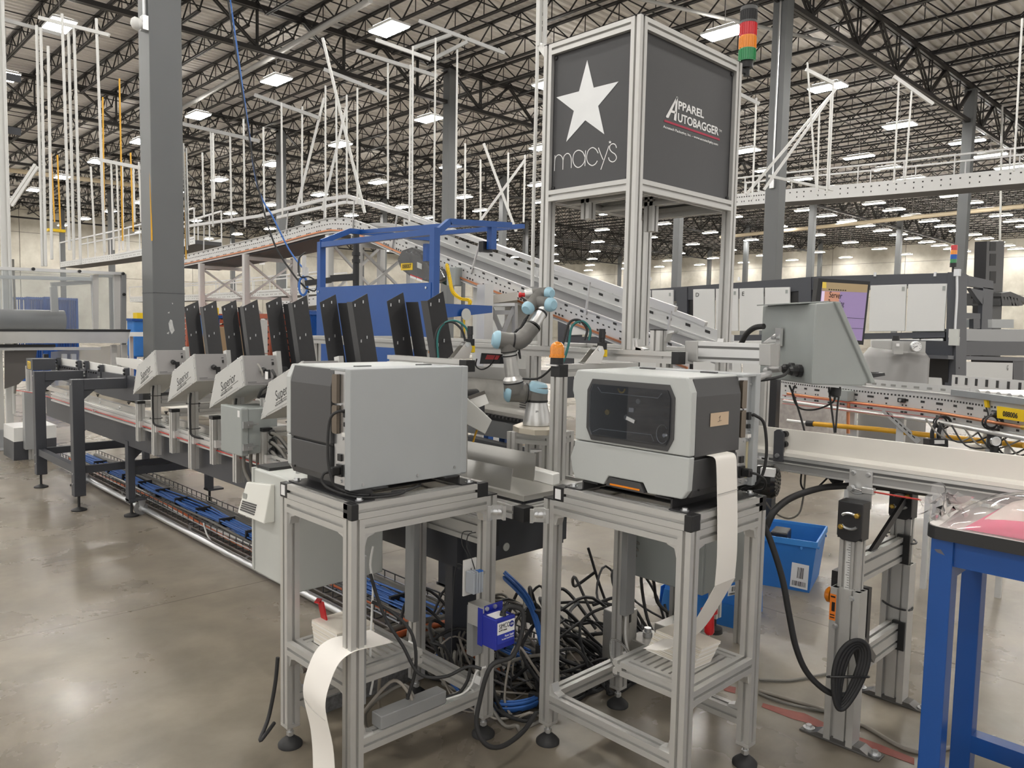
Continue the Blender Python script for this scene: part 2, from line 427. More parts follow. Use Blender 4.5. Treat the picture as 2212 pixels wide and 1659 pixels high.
# columns
def column(x, y, w, label, top=10.95, conduit=False):
    c = thing('steel_column', label, 'column', (x, y, 0), 'steel columns under the roof girders', world_parts=False)
    c['kind'] = 'structure'
    MB().box(-w/2, w/2, -w/2, w/2, 0, top).build('column_shaft', COLG, c, bevel=0.012)
    MB().box(-w/2-0.1, w/2+0.1, -w/2-0.1, w/2+0.1, 0, 0.03).build('base_plate', COLG, c)
    MB().box(-w/2-0.06, w/2+0.06, -w/2-0.06, w/2+0.06, top-0.03, top).build('cap_plate', COLG, c)
    return c
ncol = 0
for i, x in enumerate(CXS):
    for j, y in enumerate(CYS):
        c = Vector((x, y, 5))-EYE; w = c.dot(FW)
        if w < 2 or abs(c.dot(RX)) > 0.72*w+1: continue
        near = {(1, 1): 'grey steel column with scuffed paint behind the black feeder guides, nearest of all columns',
                (2, 1): 'dark grey steel column with a conduit just beside the tower lamp',
                (3, 1): 'grey steel column standing behind the small stack light of the white sorter',
                (2, 2): 'grey steel column behind the hanging rods beside the star sign',
                (2, 3): 'grey steel column between the two white conveyor towers'}.get((i, j), 'distant grey steel column under the roof girders')
        col = column(x, y, 0.37, near)
        ncol += 1
        if (i, j) == (1, 1):
            MB().tube([(-0.21, -0.12, 10.8), (-0.21, -0.12, 5.02)], 0.022, 10, 1).build('conduit', ZINC, col)
            MB().box(-0.25, -0.185, -0.17, -0.07, 4.86, 5.02).build('junction_box', ZINC, col)
            MB().lathe((-0.25, -0.12, 4.93), (-0.36, -0.12, 4.90), [(0, 0.05), (0.5, 0.075), (0.8, 0.06), (1, 0.02)]).build('camera_dome', WHITE, col, smooth=40)
            SCUFF = mat('paint_scuff_white', (0.55,0.56,0.55), 0.6, noise=0.3, nscale=30)
            for q in ([(364,698),(368,690),(372,692),(374,703),(377,714),(371,722),(366,712)], [(362,676),(366,673),(366,677)], [(371,654),(374,655),(373,658)], [(360,720),(366,716),(364,722)]):
                MB().prism([px(a, b, Y=9.68-0.186)-Vector((x, y, 0)) for a, b in q], (0, 0.001, 0)).build('paint_scuff', SCUFF, col)
            MB().box(-0.187, 0.187, -0.187, 0.187, 1.86, 1.865).build('paint_line', CHAR, col)
        if (i, j) == (2, 1):
            MB().tube([(-0.21, -0.02, 10.8), (-0.21, -0.02, 5.35)], 0.025, 10, 1).build('conduit', ZINC, col)
            MB().box(-0.26, -0.185, -0.08, 0.04, 5.15, 5.36).build('junction_box', ZINC, col)
print('joists', nj, 'columns', ncol)

# high-bay lights
LENS = mat('lit_lens', (1.0, 0.97, 0.92), 0.4, emit=LAMP)
UPL = mat('added_uplight', (1.0, 0.95, 0.88), 0.4, emit=6.0)  # glow added to lift the brightness of the roof deck
HOUS = mat('light_housing', (0.75, 0.75, 0.74), 0.4)
def light_proto(name, wx, ly):
    t = thing(name, 'x', 'ceiling light', (0, 0, 0), None, world_parts=False)
    m = MB(); m.box(-wx/2, wx/2, -ly/2, ly/2, 0.03, 0.09); m.box(-wx*0.42, wx*0.42, -ly*0.36, ly*0.36, 0.09, 0.141)
    m.build('light_housing', HOUS, t)
    n = 4 if wx > 0.5 else 2
    m = MB()
    for k in range(n):
        a = -wx/2+0.02+(wx-0.04)*k/n; m.box(a+0.005, a+(wx-0.04)/n-0.005, -ly/2+0.03, ly/2-0.03, 0.0, 0.03)
    m.build('light_lens', LENS, t)
    MB().box(-wx*0.42, wx*0.42, -ly*0.36, ly*0.36, 0.141, 0.146).build('added_uplight_face', UPL, t)  # glowing face added on the housing top to brighten the deck above
    MB().bar((0, 0, 0.14), (0, 0, TOPZ+0.06-9.6), 0.012).build('suspension_wire', ZINC, t)
    return t
PA = light_proto('high_bay_light', 0.62, 1.15); PB = light_proto('high_bay_light', 0.36, 1.35)
first = {}
nl = 0
def put_light(P, x, y, label, group):
    global nl
    nl += 1
    if P.name not in first:
        first[P.name] = P; P.location = (x, y, 9.6); P['label'] = label; P['group'] = group; return P
    return dup(P, (x, y, 9.6), 0, label, group)
pos = []
for i in range(-2, 5):
    for j in range(-2, 11):
        pos.append((PA, 6.15+6.45*i, 11.62+6.52*j))
for i in range(0, 15):
    for j in range(-5, 14):
        y = 10.5+4.45*j
        if y > 26 and i % 2: continue
        pos.append((PB, 36.4+3.36*i, y if y < 26 else y+(y-26)*0.35))
for P, x, y in pos:
    c = Vector((x, y, 9.6))-EYE; w = c.dot(FW)
    inview = w > 3 and abs(c.dot(RX)) < 0.70*w+1.0
    if P is PB and not inview: continue
    if w < -14: continue
    wide = P is PA
    u = CX+F_PX*c.dot(RX)/w if w > 1 else -999; v = CY-F_PX*c.dot(UP)/w if w > 1 else -999
    if not inview or v < 0:
        lab, g = 'wide white high-bay light above the machines, outside the picture', 'high-bay lights overhead outside the picture'
    elif w < 26:
        where = 'left of the grey column' if u < 330 else 'between the grey column and the star sign' if u < 1150 else 'beside the tower lamp' if u < 1650 else 'on the far right of the star sign'
        lab = f'bright high-bay light {where}, about {round(w)} metres off near the {"top" if v < 130 else "upper middle"}'
        g = 'near high-bay lights'
    elif wide:
        lab, g = 'wide bright high-bay light among the dark trusses over the left bays', 'high-bay lights over the left bays'
    else:
        lab, g = 'long bright high-bay light in the dense rows over the far right bays', 'high-bay lights over the far right bays'
    put_light(P, x, y, lab, g)
print('lights', nl)
# ---------------------------------------------------------------- the two printer stands (local x: long side, y: short side)
def screw(p, q, r, parent, name='screw', m=ZINC):
    return MB().cyl(p, q, r, None, 10).build(name, m, parent, smooth=40)
SL, SW = 0.625, 0.470
def foot(parent, x, y, z1, z0=0.0):
    f = MB().lathe((x, y, z0), (x, y, z0+0.036), [(0, 0.044), (0.25, 0.044), (0.5, 0.036), (1, 0.014)], 24).build('levelling_foot', RUBBER, parent, smooth=50)
    MB().cyl((x, y, z0+0.034), (x, y, z1+0.002), 0.0085, None, 10).build('threaded_rod', ZINC, f, smooth=40)
    MB().cyl((x, y, z0+0.040), (x, y, z0+0.054), 0.014, None, 6).build('lock_nut', ZINC, f)
def gusset(parent, c, ax, ay, az, s=0.042):
    """small cast corner bracket: two plates and a web, at corner c, legs along ax and az, width along ay"""
    c = Vector(c); ax = Vector(ax); ay = Vector(ay); az = Vector(az)
    m = MB(); w = 0.017
    m.prism([c-ay*w, c+ax*s-ay*w, c+ax*s-ay*w+az*0.006, c+ax*0.014+az*0.014-ay*w, c+ax*0.006+az*s-ay*w, c+az*s-ay*w], ay*w*2)
    g = m.build('corner_bracket', ALU2, parent)
    return g
def make_stand(name, label, loc, rotz, side=False):
    t = thing(name, label, 'stand', loc, 'aluminium printer stands', rotz, world_parts=False)
    h = 0.05; legz = 0.927
    lx = (0.025, SL-0.025); ly = (0.025, SW-0.025)
    bot = 0.088
    for x in lx:
        for y in ly:
            MB().prof((x, y, bot), (x, y, legz)).build('leg', ALU, t)
            MB().box(x-0.025, x+0.025, y-0.025, y+0.025, bot-0.012, bot).build('leg_end_plate', ALU2, t)
            foot(t, x, y, bot-0.012)
    # lower tier of rails between the legs, upper tier as a separate frame with black caps
    for y in ly: MB().prof((0.05, y, legz-0.025), (SL-0.05, y, legz-0.025)).build('rail', ALU, t)
    for x in lx: MB().prof((x, 0.05, legz-0.025), (x, SW-0.05, legz-0.025)).build('rail', ALU, t)
    u0, u1 = 0.045, SL; z = legz+0.026
    for y in ly: MB().prof((u0+0.052, y, z), (u1-0.026, y, z)).build('top_rail', ALU, t)
    for x in (u0+0.025, u1-0.025): MB().prof((x, 0.052, z), (x, SW-0.026, z)).build('top_rail', ALU, t)
    # black end caps at the frame corners
    for x, y, sx, sy in ((u1-0.013, 0.025, 0.026, 0.051), (u1-0.013, SW-0.025, 0.026, 0.051), (u0+0.025, SW-0.013, 0.051, 0.027), (u0+0.025, 0.026, 0.051, 0.052)):
        MB().box(x-sx/2, x+sx/2, y-sy/2, y+sy/2, z-0.0255, z+0.0257).build('corner_cap', BLACK, t, bevel=0.002)
    MB().box(-0.001, 0.051, -0.001, 0.051, legz, legz+0.004).build('leg_cap', BLACK, t)
    MB().box(-0.001, 0.051, SW-0.051, SW+0.001, legz, legz+0.004).build('leg_cap', BLACK, t)
    # little maker's plate on one cap
    (MB().box(SL, SL+0.0025, 0.012, 0.038, z-0.018, z+0.018) if side else MB().box(u0+0.012, u0+0.038, -0.0025, 0.0, z-0.018, z+0.018)).build('rating_label', WVIN, t, 'white label on the black corner cap')
    # bottom rails and shelf
    zb = 0.173
    MB().prof((0.05, ly[1], zb), (SL-0.05, ly[1], zb)).build('rail', ALU, t)
    MB().prof((0.05, ly[0], zb), (SL-0.05, ly[0], zb)).build('rail', ALU, t)
    MB().prof((lx[0], 0.05, zb), (lx[0], SW-0.05, zb)).build('rail', ALU, t)
    zs = 0.380
    MB().prof((lx[1], 0.05, zs), (lx[1], SW-0.05, zs)).build('shelf_rail', ALU, t)
    MB().prof((SL-0.30, 0.05, zs+0.0), (SL-0.30, SW-0.05, zs)).build('shelf_rail', ALU, t)
    for y in (0.075, SW-0.075): MB().prof((SL-0.275, y, zs), (SL-0.05, y, zs)).build('shelf_rail', ALU, t)
    for k in range(8):
        xx = SL-0.27+0.029*k
        MB().box(xx, xx+0.02, 0.10, SW-0.10, zs+0.018, zs+0.024).build('shelf_slat', ALU, t)
    for k in range(2):
        yy = 0.10+(SW-0.2)*k
        MB().box(SL-0.275, SL-0.05, yy-0.006, yy+0.006, zs+0.010, zs+0.018).build('shelf_bearer', ALU, t)
    # brackets under the rails
    for y, d in ((ly[0], 1), (ly[1], 1)):
        gusset(t, (0.05, y, legz-0.05), (1,0,0), (0,1,0), (0,0,-1)); gusset(t, (SL-0.05, y, legz-0.05), (-1,0,0), (0,1,0), (0,0,-1))
    for x in lx:
        gusset(t, (x, 0.05, legz-0.05), (0,1,0), (1,0,0), (0,0,-1)); gusset(t, (x, SW-0.05, legz-0.05), (0,-1,0), (1,0,0), (0,0,-1))
    for y, s in ((0.05, 1), (SW-0.05, -1)):
        gusset(t, (lx[1], y, zs-0.025), (0,s,0), (1,0,0), (0,0,-1))
    for x, s in ((0.05, 1), (SL-0.05, -1)):
        gusset(t, (x, ly[1], zb+0.025), (s,0,0), (0,1,0), (0,0,1)); gusset(t, (x, ly[0], zb+0.025), (s,0,0), (0,1,0), (0,0,1))
    # black mounting plates for the printer
    zp = z+0.026
    for x, sgn in ((0.565, -1), (0.125, 1)):
        MB().box(x-0.035, x+0.035, 0.015, SW-0.012, zp, zp+0.004).build('mounting_plate', BLKST, t)
        MB().box(x+sgn*0.035-0.003, x+sgn*0.035+0.003, 0.03, SW-0.03, zp+0.004, zp+0.034).build('mounting_lip', BLKST, t)
        MB().box(min(x+sgn*0.035, x+sgn*0.10), max(x+sgn*0.035, x+sgn*0.10), 0.03, SW-0.03, zp+0.030, zp+0.034).build('mounting_ledge', BLKST, t)
        for yy in (0.035, SW-0.03):
            MB().cyl((x-sgn*0.012, yy, zp+0.004), (x-sgn*0.012, yy, zp+0.013), 0.010, 0.009, 12).build('mounting_bolt', ZINC, t, smooth=40)
            MB().cyl((x-sgn*0.012, yy, zp+0.004), (x-sgn*0.012, yy, zp+0.006), 0.014, None, 12).build('washer', ZINC, t, smooth=40)
        for q in range(5):
            yy = 0.06+q*0.085
            MB().box(x-0.004+sgn*0.031, x+0.004+sgn*0.031, yy, yy+0.014, zp+0.0335, zp+0.0348).build('slot_tab', ZINC if q < 2 else BLACK, t)
    for y in (0.13, 0.30): MB().box(0.17, 0.53, y-0.02, y+0.02, zp-0.004, zp+0.0).build('cross_plate', BLKST, t)
    return t
S1 = make_stand('printer_stand', 'aluminium stand under the printer seen from behind, beside the floor cabinet', (1.925, 2.525, 0), PI, True)
S2 = make_stand('printer_stand', 'aluminium stand under the printer with the dark window', (2.02, 1.905, 0), -PI/2)

# ---------------------------------------------------------------- the two label printers (local x: viewer's right of the front, y: depth, z: up)
def make_printer(name, label, loc, rotz, second):
    t = thing(name, label, 'printer', loc, 'industrial label printers', rotz, world_parts=False)
    W, DP, H = 0.485, 0.425, 0.388
    # front shell halves: outline drawn in x-z, extruded along y
    def shell(pts, y0, y1): return MB().prism([(a, y0, b) for a, b in pts], (0, y1-y0, 0))
    up_ = [(0.012,0.142),(0.010,0.27),(-0.006,0.315),(-0.004,0.352),(0.012,H),(W-0.020,H),(W,H-0.045),(W,0.142)]
    lo_ = [(0.0,0.030),(-0.010,0.075),(0.012,0.139),(W,0.139),(W-0.004,0.032),(W-0.024,0.004),(0.33,0.0),(0.31,0.032),(0.165,0.032),(0.145,0.0),(0.014,0.002)]
    # door with a window opening: four pieces around the glazed frame would show seams, so the frame stands proud instead
    door = shell(up_, 0.0, 0.030).build('front_door', LGREY, t, bevel=0.004)
    shell(lo_, 0.002, 0.030).build('lower_cover', LGREY, t, bevel=0.004)
    def octo(x0, x1, z0, z1, cx, cz): return [(x0+cx, z0), (x1-cx, z0), (x1, z0+cz), (x1, z1-cz), (x1-cx, z1), (x0+cx, z1), (x0, z1-cz), (x0, z0+cz)]
    O = octo(0.066, 0.426, 0.150, 0.362, 0.022, 0.040); I = octo(0.082, 0.412, 0.170, 0.344, 0.012, 0.024)
    m = MB(); n = 8
    m.add([(a, -0.004, b) for a, b in O]+[(a, -0.004, b) for a, b in I]+[(a, 0.002, b) for a, b in O]+[(a, 0.004, b) for a, b in I],
          [(i, (i+1) % n, n+(i+1) % n, n+i) for i in range(n)]+[(i, 2*n+i, 2*n+(i+1) % n, (i+1) % n) for i in range(n)]+[(n+i, n+(i+1) % n, 3*n+(i+1) % n, 3*n+i) for i in range(n)])
    m.build('window_frame', DGREY, door)
    # what shows behind the window
    MB().prism([(a, -0.0005, b) for a, b in I], (0, -0.0012, 0)).build('dark_interior', mat('printer_interior', (0.008, 0.009, 0.014), 0.4), door)
    def knob(x, z, r, d, m_, n=16): MB().cyl((x, -0.001, z), (x, -0.001-d, z), r, r*0.9, n).build('roller_knob', m_, door, smooth=40)
    knob(0.158, 0.252, 0.0105, 0.006, BRASS); knob(0.238, 0.242, 0.010, 0.005, mat('grey_knob', (0.3, 0.3, 0.3), 0.4)); knob(0.285, 0.300, 0.0095, 0.005, MATS['grey_knob'])
    MB().bar((0.243, -0.006, 0.242), (0.277, -0.006, 0.232), 0.010, 0.012, (0,0,1)).build('lever', ZINC, door)
    MB().box(0.248, 0.268, -0.005, -0.001, 0.262, 0.276).build('sensor_tab', ZINC, door)
    m = MB(); m.tube([(0.215+0.014*math.cos(a), -0.004, 0.337+0.014*math.sin(a)) for a in [PI+PI*k/8 for k in range(9)]], 0.003, 6, 1); m.build('supply_ring', BRASS, door)
    m = MB(); m.tube([(0.383+0.022*math.cos(a), -0.004, 0.203+0.030*math.sin(a)) for a in [0.7+4.9*k/14 for k in range(15)]], 0.0012, 6, 1); m.build('latch_ring', ZINC, door)
    MB().lathe((0.392, -0.001, 0.200), (0.392, -0.008, 0.200), [(0, 0.010), (1, 0.006)]).build('latch_button', ZINC, door, smooth=40)
    for pts in ([(0.112,-0.004,0.335),(0.128,-0.004,0.318),(0.362,-0.004,0.317),(0.376,-0.004,0.332)], [(0.095,-0.004,0.178),(0.125,-0.004,0.192),(0.34,-0.004,0.196),(0.352,-0.004,0.176)]):
        MB().tube(pts, 0.0014, 6, 1).build('moulded_edge', mat('clear_edge', (0.55, 0.56, 0.58), 0.15, spec=0.8), door)
    gl = MB().prism([(a, -0.0100, b) for a, b in octo(0.081, 0.413, 0.169, 0.345, 0.012, 0.024)], (0, 0.0015, 0)).build('window_pane', glass_mat(), door)
    # handle recess with the orange stripe
    MB().prism([(0.158,-0.001,0.0),(0.318,-0.001,0.0),(0.301,-0.001,0.030),(0.172,-0.001,0.030)], (0, 0.02, 0)).build('handle_recess', DGREY, t)
    MB().box(0.176, 0.300, -0.0025, 0.0, 0.004, 0.010).build('orange_stripe', ORANGE, t, 'orange strip in the handle recess')
    # dark side shell with a bevelled top and a paper slot
    ys = (0.030, 0.300)
    sd = [(W-0.03, 0.136), (W-0.001, 0.136), (W-0.001, H-0.060), (W-0.016, H-0.004), (W-0.03, H-0.004)]
    MB().prism([(a, ys[0], b) for a, b in sd], (0, ys[1]-ys[0], 0)).build('side_shell', DGREY, t, bevel=0.002)
    MB().prism([(W-0.04, 0.030, 0.006), (W-0.010, 0.030, 0.006), (W-0.002, 0.030, 0.03), (W-0.002, 0.030, 0.128), (W-0.04, 0.030, 0.128)], (0, 0.262, 0)).build('lower_side_shell', DGREY, t, bevel=0.003)
    MB().box(W-0.045, W-0.012, 0.032, 0.298, 0.126, 0.140).build('paper_slot', BLACK, t)
    # other side, top, metal rear housing
    MB().box(0.012, 0.03, 0.030, 0.300, 0.01, H-0.006).build('far_side_shell', DGREY, t)
    MB().box(0.004, W-0.018, 0.012, 0.300, H-0.010, H+0.001).build('top_cover', LGREY, t, bevel=0.003)
    MB().box(0.03, W-0.045, 0.03, 0.300, 0.004, H-0.012).build('chassis', BLACK, t)
    MB().box(0.0, W-0.016, 0.300, 0.395, 0.004, H-0.001).build('rear_housing', PANELG, t)
    MB().box(-0.001, W+0.003, 0.392, DP, 0.0, H+0.003).build('rear_cover', PANELG, t, bevel=0.003)
    MB().box(-0.001, W+0.003, 0.302, 0.392, H-0.006, H+0.003).build('rear_top_cover', PANELG, t, bevel=0.002)
    MB().box(-0.0025, 0.028, 0.396, DP+0.002, 0.002, H+0.004).build('rear_edge_strip', PANELG, t, bevel=0.004)
    for x in (0.10, 0.36): MB().box(x-0.03, x+0.03, 0.288, 0.306, H+0.001, H+0.006).build('lid_hinge', DGREY, t)
    # connector bay on the visible side
    xb = W-0.016
    MB().box(xb, xb+0.002, 0.302, 0.392, 0.006, H-0.008).build('connector_plate', ZINC, t)
    for z0, z1 in ((0.275, 0.370), (0.175, 0.268)):
        MB().prism([(xb+0.004, 0.308, z0+0.006), (xb+0.004, 0.314, z0), (xb+0.004, 0.338, z0), (xb+0.004, 0.338, z1), (xb+0.004, 0.314, z1), (xb+0.004, 0.308, z1-0.006)], (0.012, 0, 0)).build('hinge_plate', BRONZE, t)
    MB().box(xb+0.002, xb+0.010, 0.366, 0.384, 0.232, 0.258).build('serial_port', BLACK, t)
    MB().box(xb+0.002, xb+0.009, 0.368, 0.384, 0.202, 0.216).build('usb_port', BLACK, t)
    MB().box(xb+0.002, xb+0.012, 0.362, 0.386, 0.170, 0.182).build('cable_clip', WPLAST, t)
    MB().box(xb+0.002, xb+0.008, 0.330, 0.352, 0.085, 0.108).build('power_switch', BLACK, t)
    MB().box(xb+0.002, xb+0.010, 0.326, 0.358, 0.034, 0.074).build('power_inlet', BLACK, t)
    MB().box(xb+0.002, xb+0.004, 0.372, 0.384, 0.028, 0.155).build('rating_plate', mat('aged_label', (0.52, 0.46, 0.30), 0.5), t)
    MB().box(xb+0.010, xb+0.042, 0.330, 0.354, 0.040, 0.068).build('power_plug', BLACK, t, bevel=0.004)
    for y, z in ((0.386, 0.355), (0.386, 0.19), (0.386, 0.165), (0.356, 0.160), (0.345, 0.272), (0.346, 0.018), (0.385, 0.018)):
        screw((xb+0.002, y, z), (xb+0.006, y, z), 0.005, t)
    for x, z in ((0.036, 0.024), (0.20, 0.014), (0.42, 0.010)): screw((x+0.02, DP, z+0.006), (x+0.02, DP+0.003, z+0.006), 0.005, t)
    for z in (0.03,): screw((W-0.002, 0.06, z), (W+0.002, 0.06, z), 0.004, t, m=BLACK)
    for x in (0.04, W-0.06):
        for y in (0.05, DP-0.04): MB().cyl((x, y, -0.006), (x, y, 0.006), 0.012, None, 12).build('rubber_foot', RUBBER, t, smooth=40)
    return t
def glass_mat():
    if 'smoked_window' in MATS: return MATS['smoked_window']
    m = bpy.data.materials.new('smoked_window'); m.use_nodes = True; nt = m.node_tree
    out = nt.nodes['Material Output']; nt.nodes.remove(nt.nodes['Principled BSDF'])
    tr = nt.nodes.new('ShaderNodeBsdfTransparent'); tr.inputs['Color'].default_value = (0.72, 0.74, 0.78, 1)
    gl = nt.nodes.new('ShaderNodeBsdfGlossy'); gl.inputs['Roughness'].default_value = 0.03
    fr = nt.nodes.new('ShaderNodeFresnel'); fr.inputs['IOR'].default_value = 1.5
    mx = nt.nodes.new('ShaderNodeMixShader')
    nt.links.new(fr.outputs['Fac'], mx.inputs['Fac']); nt.links.new(tr.outputs['BSDF'], mx.inputs[1]); nt.links.new(gl.outputs['BSDF'], mx.inputs[2])
    nt.links.new(mx.outputs['Shader'], out.inputs['Surface']); MATS['smoked_window'] = m
    return m
def clear_mat(name, tint, fres=1.45, haze=0.0):
    if name in MATS: return MATS[name]
    m = bpy.data.materials.new(name); m.use_nodes = True; nt = m.node_tree
    out = nt.nodes['Material Output']; nt.nodes.remove(nt.nodes['Principled BSDF'])
    tr = nt.nodes.new('ShaderNodeBsdfTransparent'); tr.inputs['Color'].default_value = (*tint, 1)
    gl = nt.nodes.new('ShaderNodeBsdfGlossy'); gl.inputs['Roughness'].default_value = 0.06
    fr = nt.nodes.new('ShaderNodeFresnel'); fr.inputs['IOR'].default_value = fres
    mx = nt.nodes.new('ShaderNodeMixShader'); src = tr
    if haze:
        df = nt.nodes.new('ShaderNodeBsdfDiffuse'); df.inputs['Color'].default_value = (0.85, 0.85, 0.85, 1)
        m2 = nt.nodes.new('ShaderNodeMixShader'); m2.inputs['Fac'].default_value = haze
        nt.links.new(tr.outputs['BSDF'], m2.inputs[1]); nt.links.new(df.outputs['BSDF'], m2.inputs[2]); src = m2
    nt.links.new(fr.outputs['Fac'], mx.inputs['Fac']); nt.links.new(src.outputs[0], mx.inputs[1]); nt.links.new(gl.outputs['BSDF'], mx.inputs[2])
    nt.links.new(mx.outputs['Shader'], out.inputs['Surface']); MATS[name] = m
    return m
P1 = make_printer('label_printer', 'grey label printer seen from behind, plain steel cover towards us', (1.81, 2.525, 1.013), PI, False)
P2 = make_printer('label_printer', 'grey label printer with dark octagonal window and a tan 1 sticker', (2.05, 1.80, 1.013), -PI/2, True)
# the hand-written sticker on the second printer
yS = 1.80-0.485-0.0006
a, b = px(1535, 893, Y=yS), px(1573, 916, Y=yS)
st = MB().box(a.x, b.x, yS-0.0008, yS, b.z-0.001, a.z).build('number_sticker', TANLAB, None)
tag(st, 'tan paper sticker with a handwritten 1 on the dark printer side', 'sticker')
c = (a+b)/2
MB().tube([(c.x-0.006, yS-0.0012, c.z+0.003), (c.x+0.003, yS-0.0012, c.z+0.010), (c.x-0.002, yS-0.0012, c.z-0.007)], 0.0006, 5, 1).build('handwriting', INK, st)
MB().tube([(c.x-0.012, yS-0.0012, c.z-0.009), (c.x+0.010, yS-0.0012, c.z-0.005)], 0.0006, 5, 1).build('handwriting', INK, st)
# ---------------------------------------------------------------- bagging machine frame behind the printers
MF = thing('machine_frame', 'aluminium machine frame between the printers, with beams at eye height', 'frame', (2.3, 2.6, 0))
def P3(name, p, q, w=0.05, h=0.05, m=None, par=None, up=(0,0,1)): return MB().prof(p, q, w, h, up).build(name, m or ALU, par or MF)
def cap(x0, x1, y0, y1, z0, z1, par=None): return MB().box(x0, x1, y0, y1, z0, z1).build('end_cap', BLACK, par or MF, bevel=0.002)
# base
P3('base_rail', (2.005, 2.03, 0.855), (2.005, 3.0, 0.855)); P3('base_rail', (2.04, 1.995, 0.855), (3.5, 1.995, 0.855))
cap(1.978, 2.032, 1.968, 2.022, 0.828, 0.882)
P3('lower_rail', (1.955, 2.12, 0.765), (1.955, 2.5, 0.765), 0.05, 0.10)
cap(1.93, 1.98, 2.095, 2.12, 0.713, 0.817)
P3('base_rail', (2.6, 2.05, 0.855), (2.6, 3.0, 0.855)); P3('base_rail', (2.03, 3.02, 0.855), (3.42, 3.02, 0.855)); P3('base_rail', (3.45, 2.03, 0.855), (3.45, 4.6, 0.855)); P3('base_rail', (2.72, 4.55, 0.855), (3.45, 4.55, 0.855))
for x, y in ((2.72, 4.55), (3.45, 2.03), (3.45, 4.55), (2.72, 3.02), (3.1, 2.03)):
    P3('leg', (x, y, 0.08), (x, y, 0.83), up=(1,0,0)); foot(MF, x, y, 0.08) if False else None
    MB().lathe((x, y, 0), (x, y, 0.08), [(0, 0.045), (0.3, 0.042), (0.45, 0.012), (1, 0.012)], 18).build('levelling_foot', RUBBER, MF, smooth=50)
# clamps to the stands
def clamp(p, q, z0, z1):
    p = Vector(p); q = Vector(q); d = (q-p); n = Vector((d.y, -d.x, 0)).normalized()*0.012
    m = MB()
    A = [p+n, p+d*0.22+n, p+d*0.3-n*1.1, p+d*0.7-n*1.1, p+d*0.78+n, q+n]
    Bk = [v-n*0.6 for v in reversed(A)]
    m.prism([Vector((v.x, v.y, z0)) for v in A+Bk], (0, 0, z1-z0)); c = m.build('stand_clamp', ALU2, MF)
    for t in (0.42, 0.58):
        s = p+d*t-n*1.1; MB().cyl((s.x, s.y, (z0+z1)/2), (s.x+n.x*1.6, s.y+n.y*1.6, (z0+z1)/2), 0.012, None, 12).build('clamp_bolt', ZINC, c, smooth=40)
    return c
clamp((1.915, 2.048, 0), (1.985, 1.985, 0), 0.832, 0.905) if False else None
def clamp_px(x0, y0, x1, y1, D0, D1, h):
    a = px(x0, y0, D=D0); b = px(x1, y1, D=D1); 
    d = b-a; m = MB(); up = Vector((0, 0, -h)); out = (EYE-a); out.z = 0; out.normalize()
    pr_ = [(0, 0.006), (0.16, 0.006), (0.26, -0.012), (0.74, -0.012), (0.84, 0.006), (1, 0.006)]
    F = [a+d*t+out*(0.012+k) for t, k in pr_]; Bk = [a+d*t+out*k for t, k in reversed(pr_)]
    m.prism(F+Bk, up); c = m.build('stand_clamp', ALU2, MF)
    for t in (0.40, 0.60):
        s = a+d*t+up*0.45; MB().lathe(s, s+out*0.012, [(0, 0.011), (0.8, 0.011), (1, 0.006)], 14).build('clamp_bolt', ZINC, c, smooth=40)
clamp_px(1054, 1092, 1093, 1092, 2.70, 2.77, 0.050); clamp_px(1145, 1098, 1186, 1098, 2.77, 2.66, 0.050)
# post beside printer two, with the beam running away to the right
PX_, PY_ = 2.335, 2.155
P3('post', (PX_+0.025, PY_+0.0, 0.88), (PX_+0.025, PY_+0.0, 1.345), up=(1,0,0))
cap(PX_, PX_+0.052, PY_-0.026, PY_+0.026, 1.345, 1.397)
P3('beam', (PX_+0.052, PY_, 1.371), (2.87, PY_, 1.371)); cap(2.87, 2.88, PY_-0.026, PY_+0.026, 1.345, 1.397)
# beam behind printer one: cap towards us, running away to the left
a = px(1001, 792, D=3.42); b = px(945, 783, D=3.75)
LX, LY, LZ = a.x, a.y, 1.372
P3('beam', (LX, LY, LZ), (LX, LY+0.55, LZ)); cap(LX-0.026, LX+0.026, LY-0.05, LY, LZ-0.026, LZ+0.026); P3('post', (LX, LY+0.03, 0.88), (LX, LY+0.03, LZ-0.026), up=(1,0,0))
# the long upper beam that carries the tower and its support posts
BX = 2.685
P3('beam', (BX, 1.81, 1.434), (BX, 4.9, 1.434)); cap(BX-0.026, BX+0.026, 1.775, 1.81, 1.408, 1.46)
for y in (1.86, 2.62, 3.5, 4.7): P3('post', (BX, y, 0.88), (BX, y, 1.409), up=(1,0,0))
P3('beam', (3.46, 1.9, 1.434), (3.46, 4.8, 1.434)); P3('beam', (2.71, 4.8, 1.434), (3.46, 4.8, 1.434)); 
for y in (2.05, 3.4, 4.7): P3('post', (3.46, y, 0.88), (3.46, y, 1.409), up=(1,0,0))
P3('beam', (2.71, 2.95, 1.434), (3.44, 2.95, 1.434))
# stub post with brackets next to the tower
P3('post', (BX, 1.895, 1.46), (BX, 1.895, 1.545), up=(1,0,0)); cap(BX-0.026, BX+0.026, 1.869, 1.921, 1.545, 1.55)
gusset(MF, (BX+0.025, 1.87, 1.545), (0,-1,0), (1,0,0), (0,0,-1), 0.045); gusset(MF, (BX, 2.0, 1.46), (0,-1,0), (1,0,0), (0,0,1), 0.045)
